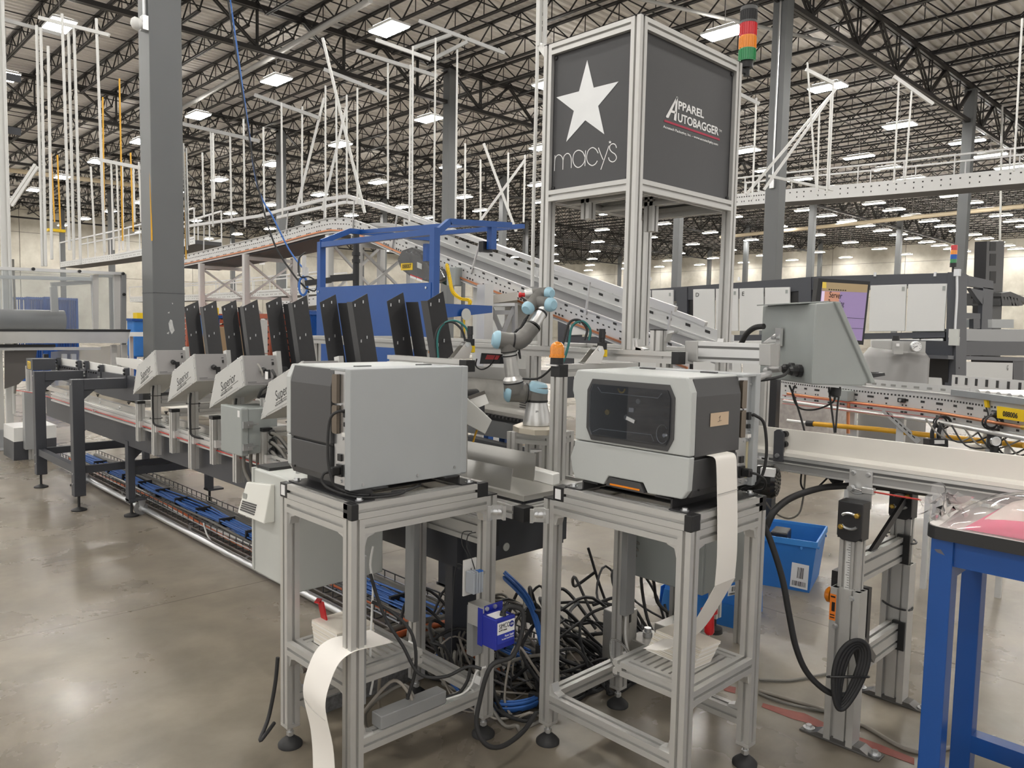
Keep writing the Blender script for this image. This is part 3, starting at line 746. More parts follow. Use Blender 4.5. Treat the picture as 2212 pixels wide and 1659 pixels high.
# panels and chutes inside the frame
XA = 2.15
MB().box(2.03, 2.40, 2.02, 3.0, 0.890, 0.912).build('steel_top_plate', STEEL, MF, bevel=0.002)
for x, y in ((2.06, 2.045), (2.06, 2.20), (2.2, 2.04)): MB().cyl((x, y, 0.88), (x, y, 0.892), 0.012, None, 12).build('plate_button', RUBBER, MF, smooth=40)
z1 = 0.916
a = px(1182, 1100, Z=z1); xs = a.x+0.11
sheet('side_guide', [(xs, 1.99+0.12, z1), (xs, 3.0, z1), (xs+0.012, 3.0, z1+0.085), (xs+0.012, 2.11, z1+0.085)], 0.003, STEEL, MF)
sheet('side_guide', [(xs+0.13, 2.11, z1+0.02), (xs+0.13, 3.0, z1+0.02), (xs+0.14, 3.0, z1+0.13), (xs+0.14, 2.11, z1+0.13)], 0.003, STEEL, MF)
MB().box(xs-0.012, xs+0.004, 2.62, 2.64, z1, z1+0.075).build('guide_bracket', ALU2, MF)
q0 = px(1095, 997, D=3.35); q1 = px(1195, 1025, D=3.10); q2 = px(1195, 1050, D=3.10); q3 = px(1095, 1022, D=3.35)
off = Vector((0.05, 0.01, 0.0))
m = MB(); m.prism([q0, q1, q2, q3], off); m.build('chute_hood', WPLAST, MF, bevel=0.004)
# robot pedestal
RP = px(1160, 917, D=3.5); RZ = RP.z
oc = [(1108,919),(1121,925),(1155,929.5),(1182,929.5),(1207,924),(1207,913),(1172,908),(1127,912)]
top = [px(x, y, Z=RZ-0.002) for x, y in oc]
MB().prism(top, (0, 0, -0.022)).build('robot_plate', mat('raw_aluminium_plate', (0.62, 0.57, 0.47), 0.4, 0.5, noise=0.1), MF)
c0 = sum(top, Vector())/len(top)
for dx, dy in ((-0.09, 0.05), (-0.02, -0.10), (0.10, 0.08), (0.12, -0.07)):
    P3('pedestal_post', (c0.x+dx, c0.y+dy, 0.88), (c0.x+dx, c0.y+dy, RZ-0.026), up=(1,0,0))
P3('pedestal_rail', (c0.x-0.02, c0.y-0.10, RZ-0.05), (c0.x+0.12, c0.y-0.07, RZ-0.05)); P3('pedestal_rail', (c0.x-0.09, c0.y+0.05, RZ-0.05), (c0.x-0.02, c0.y-0.10, RZ-0.05))
gusset(MF, (c0.x-0.06, c0.y-0.02, RZ-0.10), (0.7,-0.7,0), (0.7,0.7,0), (0,0,-1), 0.05); gusset(MF, (c0.x+0.04, c0.y-0.09, 0.88), (-1,0,0), (0,1,0), (0,0,1), 0.06)
# cross conveyor, dark rails and mottled hopper behind the robot
CV = thing('cross_conveyor', 'grey cross conveyor with dark toothed belt behind the robot base', 'conveyor', (3.0, 3.2, 0))
pq('side_frame', [(985,893),(1112,918),(1112,952),(985,930)], 2.78, mat('conveyor_grey', (0.15,0.155,0.16),0.4), 0.03, CV)
pq('belt_edge', [(985,880),(1135,908),(1135,919),(985,893)], 2.80, BLACK, 0.25, CV)
pq('top_rail', [(985,872),(1135,899),(1135,907),(985,880)], 2.80, STEEL, 0.28, CV)
for k in range(13):
    a = px(1040+8*k, 893+1.45*k, X=2.79); MB().box(a.x-0.006, a.x+0.01, a.y-0.006, a.y+0.006, a.z-0.008, a.z+0.004).build('belt_tooth', DGREY, CV)
pq('lower_beam', [(985,938),(1115,968),(1115,985),(985,955)], 2.74, CHAR, 0.06, CV); pq('lower_rail', [(985,958),(1115,988),(1115,994),(985,964)], 2.72, ALU, 0.05, CV)
pq('frame_leg', [(1078,935),(1090,937),(1090,990),(1078,987)], 2.9, BLUE, 0.04, CV)
for y in (2.6, 3.4): MB().bar((2.86, y, 0.885), (2.86, y, 1.0), 0.04).build('support', ALU, CV)
HP = thing('hopper', 'mottled galvanised hopper panel behind the robot arm', 'hopper', (3.3, 3.3, 0.9))
pq('hopper_front', [(985,797),(1125,812),(1118,906),(985,878)], 3.05, GALV, 0.004, HP); pq('hopper_top', [(985,788),(1200,801),(1200,830),(985,812)], 3.04, STEEL, 0.006, HP)
pq('hopper_side', [(1118,865),(1150,870),(1150,905),(1118,903)], 3.03, GALV, 0.004, HP)
for k in range(6): pq('vent_slot', [(1122,868+5*k),(1148,873+5*k),(1148,875+5*k),(1122,870+5*k)], 3.026, BLACK, 0.002, HP)
MB().bar(px(1118,906,X=3.07), Vector((px(1118,906,X=3.07).x, px(1118,906,X=3.07).y, 0.88)), 0.04).build('hopper_leg', ALU, HP)
MB().bar(px(1000,880,X=3.07), Vector((px(1000,880,X=3.07).x, px(1000,880,X=3.07).y, 0.88)), 0.04).build('hopper_leg', ALU, HP)
BIN = thing('chute_bin', 'milky white tilted chute beside the rear cover of the printer', 'chute', (2.15, 2.3, 0.9))
f = [px(x, y, D=3.0) for x, y in ((985,850),(1012,862),(1063,908),(1048,938),(985,905))]
MB().prism(f, Vector((0.10, 0.16, 0.01))).build('bin_body', mat('milky_plastic', (0.60,0.60,0.57),0.5), BIN, bevel=0.003)
MB().bar(px(1000,885,D=3.1), Vector((px(1000,885,D=3.1).x, px(1000,885,D=3.1).y, 0.905)), 0.03).build('bin_post', ALU, BIN)
MB().prism([px(x, y, D=3.12) for x, y in ((1012,858),(1046,846),(1056,871),(1035,880),(1012,868))], (0.004, 0.004, 0)).build('bin_flange', STEEL, BIN)
MB().bar(px(1012,860,D=3.11), px(1048,847,D=3.11), 0.006, 0.014).build('bin_lip', mat('dark_bronze', (0.12,0.11,0.10),0.4,0.5), BIN)
MB().tube([px(1022,955,D=3.1), px(1028,935,D=3.1), px(1036,918,D=3.1)], 0.004, 8).build('air_hose', YELP, BIN, 'yellow air hose')

# ---------------------------------------------------------------- sign tower
TW = thing('sign_tower', 'tall aluminium sign tower with dark star and lettering panels', 'sign tower', (2.66, 2.02, 1.46))
tx0, tx1, ty0, ty1 = 2.66, 3.485, 2.02, 2.575; tz0, tzr, tzt = 1.46, 2.138, 2.857
for x in (tx0+0.025, tx1-0.025):
    for y in (ty0+0.025, ty1-0.025):
        P3('post', (x, y, tz0), (x, y, tzt), par=TW, up=(1,0,0))
        cap(x-0.026, x+0.026, y-0.026, y+0.026, tzt, tzt+0.004, TW)
for z in (tzr+0.025, tzt-0.025):
    for y in (ty0+0.025, ty1-0.025): P3('rail', (tx0+0.05, y, z), (tx1-0.05, y, z), par=TW)
    for x in (tx0+0.025, tx1-0.025): P3('rail', (x, ty0+0.05, z), (x, ty1-0.05, z), par=TW)
SIGN = mat('sign_charcoal', (0.062, 0.062, 0.066), 0.4, noise=0.05, nscale=20)
xp = tx0+0.022; yp = ty0+0.022
PL = MB().box(xp, xp+0.004, ty0+0.046, ty1-0.046, tzr+0.046, tzt-0.046).build('star_panel', SIGN, TW, 'dark panel with the silver star and macy\'s lettering')
PR = MB().box(tx0+0.046, tx1-0.046, yp, yp+0.004, tzr+0.046, tzt-0.046).build('lettering_panel', SIGN, TW, 'dark panel with white Apparel Autobagger lettering')
MB().box(tx0+0.04, tx1-0.04, ty0+0.04, ty1-0.04, tzr+0.052, tzr+0.058).build('tower_ceiling', BLACK, TW)
MB().box(tx0+0.046, tx1-0.046, ty1-0.03, ty1-0.026, tzr+0.046, tzt-0.046).build('rear_panel', SIGN, TW); MB().box(tx1-0.03, tx1-0.026, ty0+0.046, ty1-0.046, tzr+0.046, tzt-0.046).build('rear_panel', SIGN, TW)
for y in (ty0+0.06, ty1-0.06):
    for z in (tzr+0.062, tzt-0.062):
        MB().lathe((xp, y, z), (xp-0.008, y, z), [(0, 0.010), (0.7, 0.010), (1, 0.006)], 12).build('panel_screw', BLACK, TW, smooth=40)
for x in (tx0+0.06, tx1-0.06):
    for z in (tzr+0.062, tzt-0.062): MB().lathe((x, yp, z), (x, yp-0.008, z), [(0, 0.010), (0.7, 0.010), (1, 0.006)], 12).build('panel_screw', BLACK, TW, smooth=40)
P3('stub_profile', (tx0+0.16, ty1-0.16, tzr-0.075), (tx0+0.16, ty1-0.16, tzr+0.05), par=TW, up=(1,0,0)); P3('stub_profile', (tx0+0.42, ty0+0.22, tzr-0.12), (tx0+0.42, ty0+0.22, tzr+0.05), par=TW, up=(1,0,0))
P3('rail', (tx0+0.16, ty0+0.05, tzr+0.025), (tx0+0.16, ty1-0.05, tzr+0.025), par=TW)
P3('rail', (tx0+0.42, ty0+0.05, tzr+0.025), (tx0+0.42, ty1-0.05, tzr+0.025), par=TW)
gusset(TW, (tx0+0.025, ty0+0.0, tz0), (0,-1,0), (1,0,0), (0,0,1), 0.05)
gusset(TW, (tx0+0.05, ty0+0.025, tz0), (1,0,0), (0,1,0), (0,0,1), 0.05)
gusset(TW, (tx1-0.05, ty0+0.025, tz0), (-1,0,0), (0,1,0), (0,0,1), 0.05)
# star, ten corners on the panel plane
def on_left(x, y): return px(x, y, X=xp-0.001)
def on_right(x, y): return px(x, y, Y=yp-0.001)
star = [(1268.7,129.7),(1282.7,189.5),(1336.5,176),(1292.3,229),(1305.5,290),(1264.5,259.8),(1223.2,306.6),(1239.8,239.6),(1202,210.4),(1251,197.4)]
MB().prism([on_left(*p) for p in star], (-0.0008, 0, 0)).build('silver_star', SILVER, PL)
def stroke(pts, onp, nrm, w, m, parent, name='lettering', sub=6):
    P = spline([onp(*p) for p in pts], sub) if len(pts) > 2 else [onp(*p) for p in pts]
    nrm = Vector(nrm); A = []; B = []
    for i, p in enumerate(P):
        t = (P[min(i+1, len(P)-1)]-P[max(i-1, 0)]).normalized(); s = t.cross(nrm).normalized()*w/2
        A.append(p+s); B.append(p-s)
    n = len(P); m_ = MB(); m_.add(A+B, [(i, i+1, n+i+1, n+i) for i in range(n-1)]); 
    return m_.build(name, m, parent)
zoom7 = lambda L: [(1150+a/3.318, b/3.318) for a, b in L]
for L in ([(162,1113),(160,1170),(158,1226)],
          [(160,1160),(166,1128),(185,1110),(205,1116),(218,1140),(219,1180),(218,1216)],
          [(220,1148),(228,1118),(248,1100),(266,1106),(277,1130),(279,1165),(278,1204)],
          [(378,1128),(360,1090),(330,1077),(302,1095),(290,1140),(300,1180),(325,1200),(352,1188),(372,1160),(378,1128)],
          [(381,1078),(379,1130),(377,1190)],
          [(472,1098),(455,1070),(430,1058),(402,1078),(389,1125),(398,1165),(425,1186),(450,1176),(466,1152)],
          [(473,1058),(490,1105),(507,1145)], [(549,1045),(520,1130),(490,1216)],
          [(603,1060),(595,1038),(577,1030),(558,1042),(554,1066),(568,1088),(592,1105),(603,1130),(592,1152),(572,1160),(552,1148),(546,1128)]):
    stroke(zoom7(L), on_left, (1,0,0), 0.0042, WVIN, PL)
sc_, sr = zoom7([(557,1019)])[0], 3.6
MB().prism([on_left(sc_[0]+sr*(1 if k % 2 == 0 else 0.42)*math.sin(PI*k/5), sc_[1]-sr*(1 if k % 2 == 0 else 0.42)*math.cos(PI*k/5)) for k in range(10)], (-0.0006, 0, 0)).build('small_star', WVIN, PL)
# right panel lettering
def fit(s, p0, p1, h, m, parent, shear=0.0, off=0.0, onp=on_right, xdir=(1,0,0)):
    a = onp(*p0); b = onp(*p1)
    o = text(s, h/0.72, a, xdir, (0,0,1), m, parent, shear=shear, off=off)
    return fitw(o, abs((b-a).dot(Vector(xdir))))
def capz(L): a = on_right(*zoom7([L[0]])[0]); b = on_right(*zoom7([L[1]])[0]); return abs(a.z-b.z)
z7 = lambda p: zoom7([p])[0]
fit('PPAREL', z7((1043,779)), z7((1226,847)), capz(((1043,719),(1043,779))), WVIN, PR, 0, 0.0012)
fit('UTOBAGGER', z7((1040,868)), z7((1332,974)), capz(((1040,806),(1040,868))), WVIN, PR, 0, 0.0012)
fit('TM', z7((1336,942)), z7((1356,948)), capz(((1336,925),(1336,942))), WVIN, PR)
fit('Accutech Packaging, Inc. - www.accutechpkg.com', z7((938,914)), z7((1330,1046)), capz(((938,895),(938,914))), WVIN, PR, 0, 0.0002)
for poly in ([(1035,691),(1043,697),(975,846),(960,842),(957,834)], [(1030,700),(1043,697),(1030,868),(1014,860)], [(1000,790),(1036,802),(1034,818),(992,806)]):
    MB().prism([on_right(*p) for p in zoom7(poly)], (0, -0.0006, 0)).build('big_letter_a', WVIN, PR)
MB().prism([on_right(*p) for p in zoom7([(946,857),(1342,994),(1341,1008),(944,872)])], (0, -0.0006, 0)).build('red_underline', mat('crimson_vinyl', (0.42,0.01,0.05),0.4), PR)

# stack light on the tower
SLT = thing('stack_light', 'tower stack light with black, red, orange and green segments', 'signal light', (tx1+0.045, ty0+0.0, 2.60))
sx, sy = tx1+0.05, ty0+0.005
DST = (Vector((sx, sy, 2.8))-EYE).dot(FW)
zz = lambda y: px(1610, y, X=sx).z
def seg(name, y0, y1, r, m, ribs=True):
    z0, z1 = zz(y1), zz(y0); s = MB().cyl((sx, sy, z0), (sx, sy, z1), r, None, 28).build(name, m, SLT, smooth=40)
    if ribs:
        g = MB()
        for k in range(22):
            a = 2*PI*k/22; g.bar((sx+r*math.cos(a), sy+r*math.sin(a), z0+0.004), (sx+r*math.cos(a), sy+r*math.sin(a), z1-0.004), 0.004)
        g.build('lens_rib', m, s, kind='stuff')
    return s
def lens(n, c): return mat(n, c, 0.15, spec=0.7, coat=0.5)
seg('top_cap', 19, 27, 0.041, mat('grey_cap', (0.10,0.10,0.10),0.5), False); seg('black_segment', 27, 52, 0.039, BLACK); seg('red_segment', 52, 81, 0.040, lens('red_lens', (0.62,0.012,0.02)))
seg('orange_segment', 81, 108, 0.040, lens('amber_lens', (0.85,0.27,0.01))); seg('green_segment', 108, 134, 0.040, lens('green_lens2', (0.01,0.24,0.07))); 
seg('collar', 49, 54, 0.0415, MATS['grey_cap'], False); seg('stack_base', 134, 148, 0.030, BLACK, False); seg('stack_stem', 148, 165, 0.016, BLACK, False)
MB().bar((sx-0.05, sy+0.02, zz(156)), (sx, sy, zz(156)), 0.02).build('mount_arm', BLACK, SLT)

# ---------------------------------------------------------------- robot arm
RB = thing('robot_arm', 'small grey robot arm with light blue joint caps', 'robot arm', (RP.x, RP.y, RZ))
def R(x, y, dd=0.0): return px(x, y, D=3.5+dd)
S = 3.5/F_PX
b0 = R(1160, 917); b0.z = RZ
upz = lambda y: R(1160, y).z
def rl(name, p, q, prof, m, n=28): return MB().lathe(p, q, prof, n).build(name, m, RB, smooth=35)
H0 = upz(868)-RZ
MB().lathe(b0, b0+Vector((0,0,H0)), [(0, 31*S), (0.12, 31*S), (0.2, 30.5*S), (0.55, 26.5*S), (0.9, 22*S), (1, 21.5*S)], 32).build('robot_base', ALU2, RB, smooth=30)
slot = R(1160, 895, -0.056); MB().obox(slot, (0,0,1), RX, FW, 16*S, 6*S, 0.004).build('base_slot', mat('slot_grey', (0.35,0.35,0.35),0.4), RB)
bt = b0+Vector((0,0,H0)); 
rl('joint_ring', bt, bt+Vector((0,0,0.010)), [(0, 22.5*S), (1, 22.5*S)], BLACK)
sh0 = bt+Vector((0,0,0.01)); shz = upz(836)-sh0.z
rl('base_joint', sh0, sh0+Vector((0,0,shz)), [(0, 21.8*S), (0.6, 21.8*S), (1, 21.5*S)], ROBG)
ct = sh0+Vector((0,0,shz-0.006)); tilt = (UP*0.96+RX*0.22-FW*0.15).normalized()
rl('joint_cap', ct-tilt*0.012, ct+tilt*0.028, [(0, 23.5*S), (0.25, 23.5*S), (0.4, 22*S), (0.85, 19*S), (1, 16*S)], SKYB)
# shoulder barrel to the left
s0 = R(1163, 851); s1 = R(1100, 846, -0.02)
rl('shoulder_joint', s0, s1, [(0, 19*S), (0.45, 19.5*S), (0.48, 21*S), (1, 22*S)], ROBG)
rl('joint_ring', s0+(s1-s0)*0.38, s0+(s1-s0)*0.42, [(0, 21.5*S), (1, 21.5*S)], BLACK)
rl('joint_cap', s1+(s1-s0)*(-0.02), s1+(s1-s0)*0.16, [(0, 23*S), (0.3, 23*S), (0.7, 20*S), (1, 14*S)], SKYB)
# upper arm
u0 = R(1112, 848, -0.02); u1 = R(1097, 738, -0.06); du = u1-u0
rl('shoulder_knuckle', u0, u0+du*0.20, [(0, 22*S), (0.8, 22*S), (1, 21*S)], ROBG)
rl('joint_ring', u0+du*0.19, u0+du*0.215, [(0, 22*S), (1, 22*S)], BLACK)
rl('upper_arm_tube', u0+du*0.215, u0+du*0.80, [(0, 21.5*S), (0.08, 21.5*S), (0.2, 15.5*S), (0.96, 14.6*S), (1, 16.5*S)], ALU2)
rl('joint_ring', u0+du*0.72, u0+du*0.745, [(0, 16.5*S), (1, 16.5*S)], BLACK); rl('joint_ring', u0+du*0.80, u0+du*0.825, [(0, 18*S), (1, 18*S)], BLACK)
rl('elbow_knuckle', u0+du*0.82, u1+du*0.08, [(0, 17.5*S), (0.7, 18*S), (1, 12*S)], ROBG)
# elbow barrel, then bend into the forearm
e0 = R(1078, 734, -0.07); m = MB(); pts = [R(1076,734,-0.07), R(1098,737,-0.06), R(1122,736,-0.05), R(1138,722,-0.04), R(1151,706,-0.03)]
P_ = spline(pts, 6); rr = [18.5, 18.5, 18.5, 17, 16.5]; rings = []; a_ = None
for i, p in enumerate(P_):
    t = (P_[min(i+1, len(P_)-1)]-P_[max(i-1, 0)]).normalized()
    if a_ is None: a_ = t.orthogonal().normalized()
    a_ = (a_-t*a_.dot(t)).normalized(); b_ = t.cross(a_); r_ = rr[min(i//6, 4)]*S
    rings.append([p+(a_*math.cos(2*PI*k/24)+b_*math.sin(2*PI*k/24))*r_ for k in range(24)])
m.loft(rings); m.build('elbow_joint', ROBG, RB, smooth=40)
d_ = (pts[0]-pts[1]).normalized()
rl('joint_cap', pts[0]-d_*0.004, pts[0]+d_*0.026, [(0, 19.5*S), (0.3, 19.5*S), (0.7, 17.5*S), (1, 12*S)], SKYB)
rl('joint_ring', P_[8]-d_*0.0, P_[8]-d_*0.008, [(0, 19*S), (1, 19*S)], BLACK)
f0 = pts[-1]; f1 = R(1174, 668, 0.02); df = f1-f0
rl('joint_ring', f0-df*0.03, f0+df*0.05, [(0, 17*S), (1, 17*S)], BLACK)
rl('forearm_tube', f0+df*0.05, f1, [(0, 14*S), (0.1, 13*S), (0.9, 13*S), (1, 14.5*S)], ALU2)
rl('joint_ring', f0+df*0.72, f0+df*0.80, [(0, 14.2*S), (1, 14.2*S)], BLACK)
# wrists
w0 = R(1188, 660, 0.01); w1 = R(1150, 655, 0.03)
rl('wrist_joint', R(1152,650,0.03), R(1190,658,0.01), [(0, 13*S), (0.5, 14.5*S), (1, 14.5*S)], ROBG)
cdir = (R(1200,659,-0.03)-R(1183,658,0.01)).normalized(); rl('joint_cap', R(1187,658,0.0), R(1187,658,0.0)+cdir*0.030, [(0, 15.5*S), (0.35, 15.5*S), (0.75, 13.5*S), (1, 9*S)], SKYB)
rl('wrist_joint', R(1165,634,0.05), R(1143,665,0.0), [(0, 12.5*S), (0.6, 13*S), (1, 13.5*S)], ROBG)
cd2 = (R(1134,672,-0.04)-R(1146,660,0.0)).normalized(); rl('joint_cap', R(1142,664,-0.005), R(1142,664,-0.005)+cd2*0.028, [(0, 14.5*S), (0.35, 14.5*S), (0.75, 12.5*S), (1, 9*S)], SKYB)
rl('wrist_joint', R(1186,632,0.05), R(1150,634,0.05), [(0, 12*S), (0.6, 12*S), (1, 10.5*S)], ROBG)
cd3 = (R(1196,634,0.02)-R(1184,632,0.05)).normalized(); rl('joint_cap', R(1184,633,0.045), R(1184,633,0.045)+cd3*0.028, [(0, 13.5*S), (0.35, 13.5*S), (0.75, 11.5*S), (1, 8*S)], SKYB)
rl('tool_flange', R(1150,633,0.05), R(1134,636,0.05), [(0, 11.5*S), (0.8, 11.5*S), (1, 9*S)], ALU2)
rl('gripper', R(1134,637,0.05), R(1120,637,0.05), [(0, 5*S), (0.5, 4*S), (0.55, 6*S), (0.9, 6*S), (1, 4*S)], RED)
MB().tube([R(1126,642,0.05), R(1138,650,0.03), R(1148,656,0.02)], 0.004, 8).build('gripper_cable', RUBBER, RB)
m = MB(); pts = []
for k in range(90):
    t = k/89; c = R(1112+26*t, 717-32*t+6*math.sin(PI*t), 0.02); a = 2*PI*9*t
    pts.append(c+(RX*0.7+UP*0.7)*0.014*math.cos(a)+FW*0.014*math.sin(a))
m.tube(pts, 0.0045, 6, 1); m.build('coiled_cable', RUBBER, RB, smooth=40)
MB().tube([R(1120,760,-0.05), R(1124,775,-0.05), R(1120,745,-0.05)], 0.005, 6).build('cable_strap', RUBBER, RB)

# beacons and safety switches on the machine beams
def beacon(x, y, z, label):
    t = thing('beacon', label, 'warning light', (x, y, z), 'orange beacons on the machine beams')
    MB().lathe((x, y, z), (x, y, z+0.028), [(0, 0.028), (1, 0.028)], 24).build('beacon_base', BLACK, t, smooth=40)
    MB().lathe((x, y, z+0.028), (x, y, z+0.095), [(0, 0.033), (0.16, 0.033), (0.18, 0.030), (0.6, 0.030), (0.8, 0.026), (0.93, 0.017), (1, 0.004)], 24).build('beacon_dome', mat('amber_dome', (0.80,0.25,0.01),0.2,noise=0.35,nscale=260,coat=0.4), t, smooth=60)
    return t
bb = px(1203, 787, D=3.2); MB().box(bb.x-0.035, bb.x+0.03, bb.y-0.03, bb.y+0.03, bb.z-0.006, bb.z).build('beacon_plate', ALU2, MF)
MB().bar((bb.x+0.02, bb.y, bb.z-0.006), (bb.x+0.02, bb.y, bb.z-0.05), 0.006, 0.03).build('beacon_bracket', ALU2, MF)
MB().bar((bb.x+0.02, bb.y, bb.z-0.03), (PX_+0.03, PY_, bb.z-0.03), 0.02).build('beacon_arm', ALU2, MF)
beacon(bb.x, bb.y, bb.z, 'orange beacon right of the robot base on the post by the windowed printer')
b2 = px(940, 775, D=3.75); MB().bar((b2.x, b2.y, b2.z-0.012), (LX, b2.y+0.01, LZ), 0.02).build('beacon_arm', ALU2, MF); MB().box(b2.x-0.03, b2.x+0.03, b2.y-0.03, b2.y+0.03, b2.z-0.005, b2.z).build('beacon_plate', ALU2, MF)
beacon(b2.x, b2.y, b2.z, 'orange beacon on the left beam behind the printer seen from behind')
def switch(x, y, z, rot, label):
    t = thing('safety_switch', label, 'sensor', (x, y, z), 'bracketed safety sensors', rot, world_parts=False)
    m = MB(); m.prism([(-0.045,-0.03,0.004),(0.03,-0.03,0.004),(0.045,-0.03,0.05),(0.035,-0.03,0.075),(0.015,-0.03,0.078),(0.0,-0.03,0.06)], (0, 0.003, 0)); m.build('bracket_cheek', STEEL, t)
    m = MB(); m.prism([(-0.045,0.03,0.004),(0.03,0.03,0.004),(0.045,0.03,0.05),(0.035,0.03,0.075),(0.015,0.03,0.078),(0.0,0.03,0.06)], (0, -0.003, 0)); m.build('bracket_cheek', STEEL, t)
    MB().box(-0.05, 0.05, -0.03, 0.03, 0.0, 0.004).build('bracket_foot', STEEL, t)
    MB().cyl((0.02,-0.034,0.062),(0.02,0.034,0.062),0.008,None,12).build('pivot_pin', ZINC, t, smooth=40)
    MB().box(0.032, 0.060, -0.022, 0.022, 0.028, 0.092).build('sensor_body', BLACK, t, bevel=0.003)
    MB().box(0.033, 0.061, -0.0235, -0.022, 0.030, 0.060).build('warning_label', YEL, t, 'yellow laser warning label')
    for yy in (-0.011, 0.011):
        MB().lathe((0.045, yy, 0.092), (0.045, yy, 0.150), [(0, 0.008), (0.3, 0.008), (0.32, 0.010), (1, 0.009)], 12).build('plug', BLACK, t, smooth=40)
    return t
w1 = px(995, 785, D=3.55); switch(w1.x, w1.y, LZ+0.025, math.radians(-20), 'steel bracket with black safety sensor behind the rear printer, arching cables')
w2 = px(1272, 790, D=3.35); switch(w2.x, PY_, 1.397, math.radians(-25), 'steel bracket with black safety sensor behind the windowed printer')
for k, (col, path, D) in enumerate((('black', [(1005,737),(997,712),(975,695),(950,706),(940,735),(943,775)], 3.6), ('teal', [(1013,736),(1008,710),(985,693),(958,700),(945,728),(947,775)], 3.6),
                     ('black', [(1262,735),(1268,712),(1252,692),(1230,697),(1218,735),(1213,760),(1204,772)], 3.35), ('teal', [(1272,735),(1275,712),(1258,694),(1236,705),(1228,745),(1218,778),(1210,790)], 3.35))):
    o = MB().tube([px(x, y, D=D) for x, y in path], 0.0055, 8, 6).build('sensor_cable', TEALCAB if col == 'teal' else RUBBER, None, smooth=60)
    tag(o, f'{col} cable arching over the {"left" if k < 2 else "right"} safety sensor', 'cable', 'cables of the safety sensors')
o = MB().tube([px(1200,785,D=3.25), px(1180,806,D=3.3), px(1160,818,D=3.35), px(1130,818,D=3.42)], 0.005, 8).build('beacon_cable', RUBBER, None); tag(o, 'black cable from the right beacon to the robot', 'cable')
gt = thing('barcode_reader', 'black device with red window under the beam left of the robot', 'scanner', (2.7, 3.0, 1.3))
pq('reader_body', [(1040,762),(1085,765),(1078,786),(1036,786)], 2.70, BLACK, 0.05, gt); pq('red_window', [(1052,766),(1080,768),(1075,777),(1048,776)], 2.697, RED, 0.004, gt)
MB().tube([px(1030,775,X=2.7), px(1028,790,X=2.7), px(1040,798,X=2.7), px(1058,790,X=2.7), px(1072,768,X=2.7)], 0.004, 8).build('reader_cable', RUBBER, gt)
# ---------------------------------------------------------------- the long feeder conveyor on the left
CHD = mat('charcoal_frame_paint', (0.050, 0.053, 0.062), 0.45, noise=0.05, nscale=6)
FC = thing('feeder_conveyor', 'long charcoal feeder conveyor with tan bed, running back past the grey column', 'conveyor', (2.2, 5.5, 0))
cy0, cy1 = 2.35, 8.75
MB().box(1.985, 2.005, cy0, cy1, 0.565, 0.745).build('side_frame', CHD, FC); MB().box(2.63, 2.65, cy0, cy1, 0.565, 0.745).build('side_frame', CHD, FC)
MB().box(2.005, 2.63, cy0, cy0+0.02, 0.55, 0.80).build('end_plate', CHD, FC); 
MB().prof((1.965, cy0+0.2, 0.785), (1.965, 8.4, 0.785), 0.04, 0.08).build('side_rail', ALU2, FC)
MB().box(1.99, 2.03, 3.05, cy1, 0.825, 0.868).build('upper_channel', STEEL, FC); MB().box(2.61, 2.65, 3.05, cy1, 0.745, 0.87).build('upper_channel', STEEL, FC)
n = 6
for k in range(n):
    a = 3.1+(cy1-3.2)*k/n; MB().box(2.03, 2.61, a, a+(cy1-3.2)/n-0.006, 0.84, 0.868).build('bed_plate', TANBELT, FC)
MB().box(2.20, 2.44, 3.1, cy1-0.05, 0.868, 0.874).build('belt', mat('cream_belt', (0.55,0.53,0.48),0.5), FC)
for k in range(11):
    y = 3.0+0.5*k; MB().lathe((1.985, y, 0.848), (1.975, y, 0.848), [(0, 0.010), (1, 0.008)], 10).build('channel_bolt', ZINC, FC, smooth=40)
for k in range(7): MB().lathe((2.05, 3.3+0.8*k, 0.868), (2.05, 3.3+0.8*k, 0.888), [(0, 0.006), (0.5, 0.006), (0.6, 0.012), (1, 0.012)], 10).build('knob', BLACK, FC, smooth=40)
for y in (3.2, 4.9, 6.35, 7.85):
    for x in (2.0, 2.62):
        if x < 2.3 and y in (4.9, 3.2): continue
        MB().box(x-0.02, x+0.03, y-0.035, y+0.035, 0.11 if x < 2.3 else 0.13, 0.60).build('leg', CHD, FC)
        if x < 2.3 and y in (6.35, 7.85): 
            MB().prism([(x+0.03, y-0.02, 0.56), (x+0.14, y-0.02, 0.56), (x+0.03, y-0.02, 0.45)], (0, 0.006, 0)).build('leg_gusset', CHD, FC)
        if y == 4.9 and x > 2.3: MB().prism([(x, y-0.03, 0.11), (x+0.02, y-0.16, 0.0), (x+0.02, y+0.12, 0.0)], (0.02, 0, 0)).build('leg_foot_plate', CHD, FC)
        MB().box(x-0.02, x+0.11, y-0.05, y+0.05, 0.125, 0.14).build('caster_plate', CHD, FC)
        MB().lathe((x+0.01, y, 0), (x+0.01, y, 0.125), [(0, 0.055), (0.1, 0.055), (0.2, 0.018), (0.25, 0.010), (1, 0.010)], 18).build('levelling_foot', RUBBER, FC, smooth=50)
        if x < 2.3:
            w = MB().cyl((x+0.075, y-0.028, 0.055), (x+0.075, y-0.004, 0.055), 0.05, None, 24).build('caster_wheel', mat('caster_grey', (0.22,0.22,0.22),0.5), FC, smooth=40)
            MB().cyl((x+0.075, y-0.031, 0.055), (x+0.075, y-0.002, 0.055), 0.022, None, 14).build('caster_hub', ZINC, w, smooth=40)
            MB().prism([(x+0.05, y-0.033, 0.125), (x+0.11, y-0.033, 0.125), (x+0.085, y-0.033, 0.045), (x+0.065, y-0.033, 0.045)], (0, 0.003, 0)).build('caster_fork', ZINC, w)
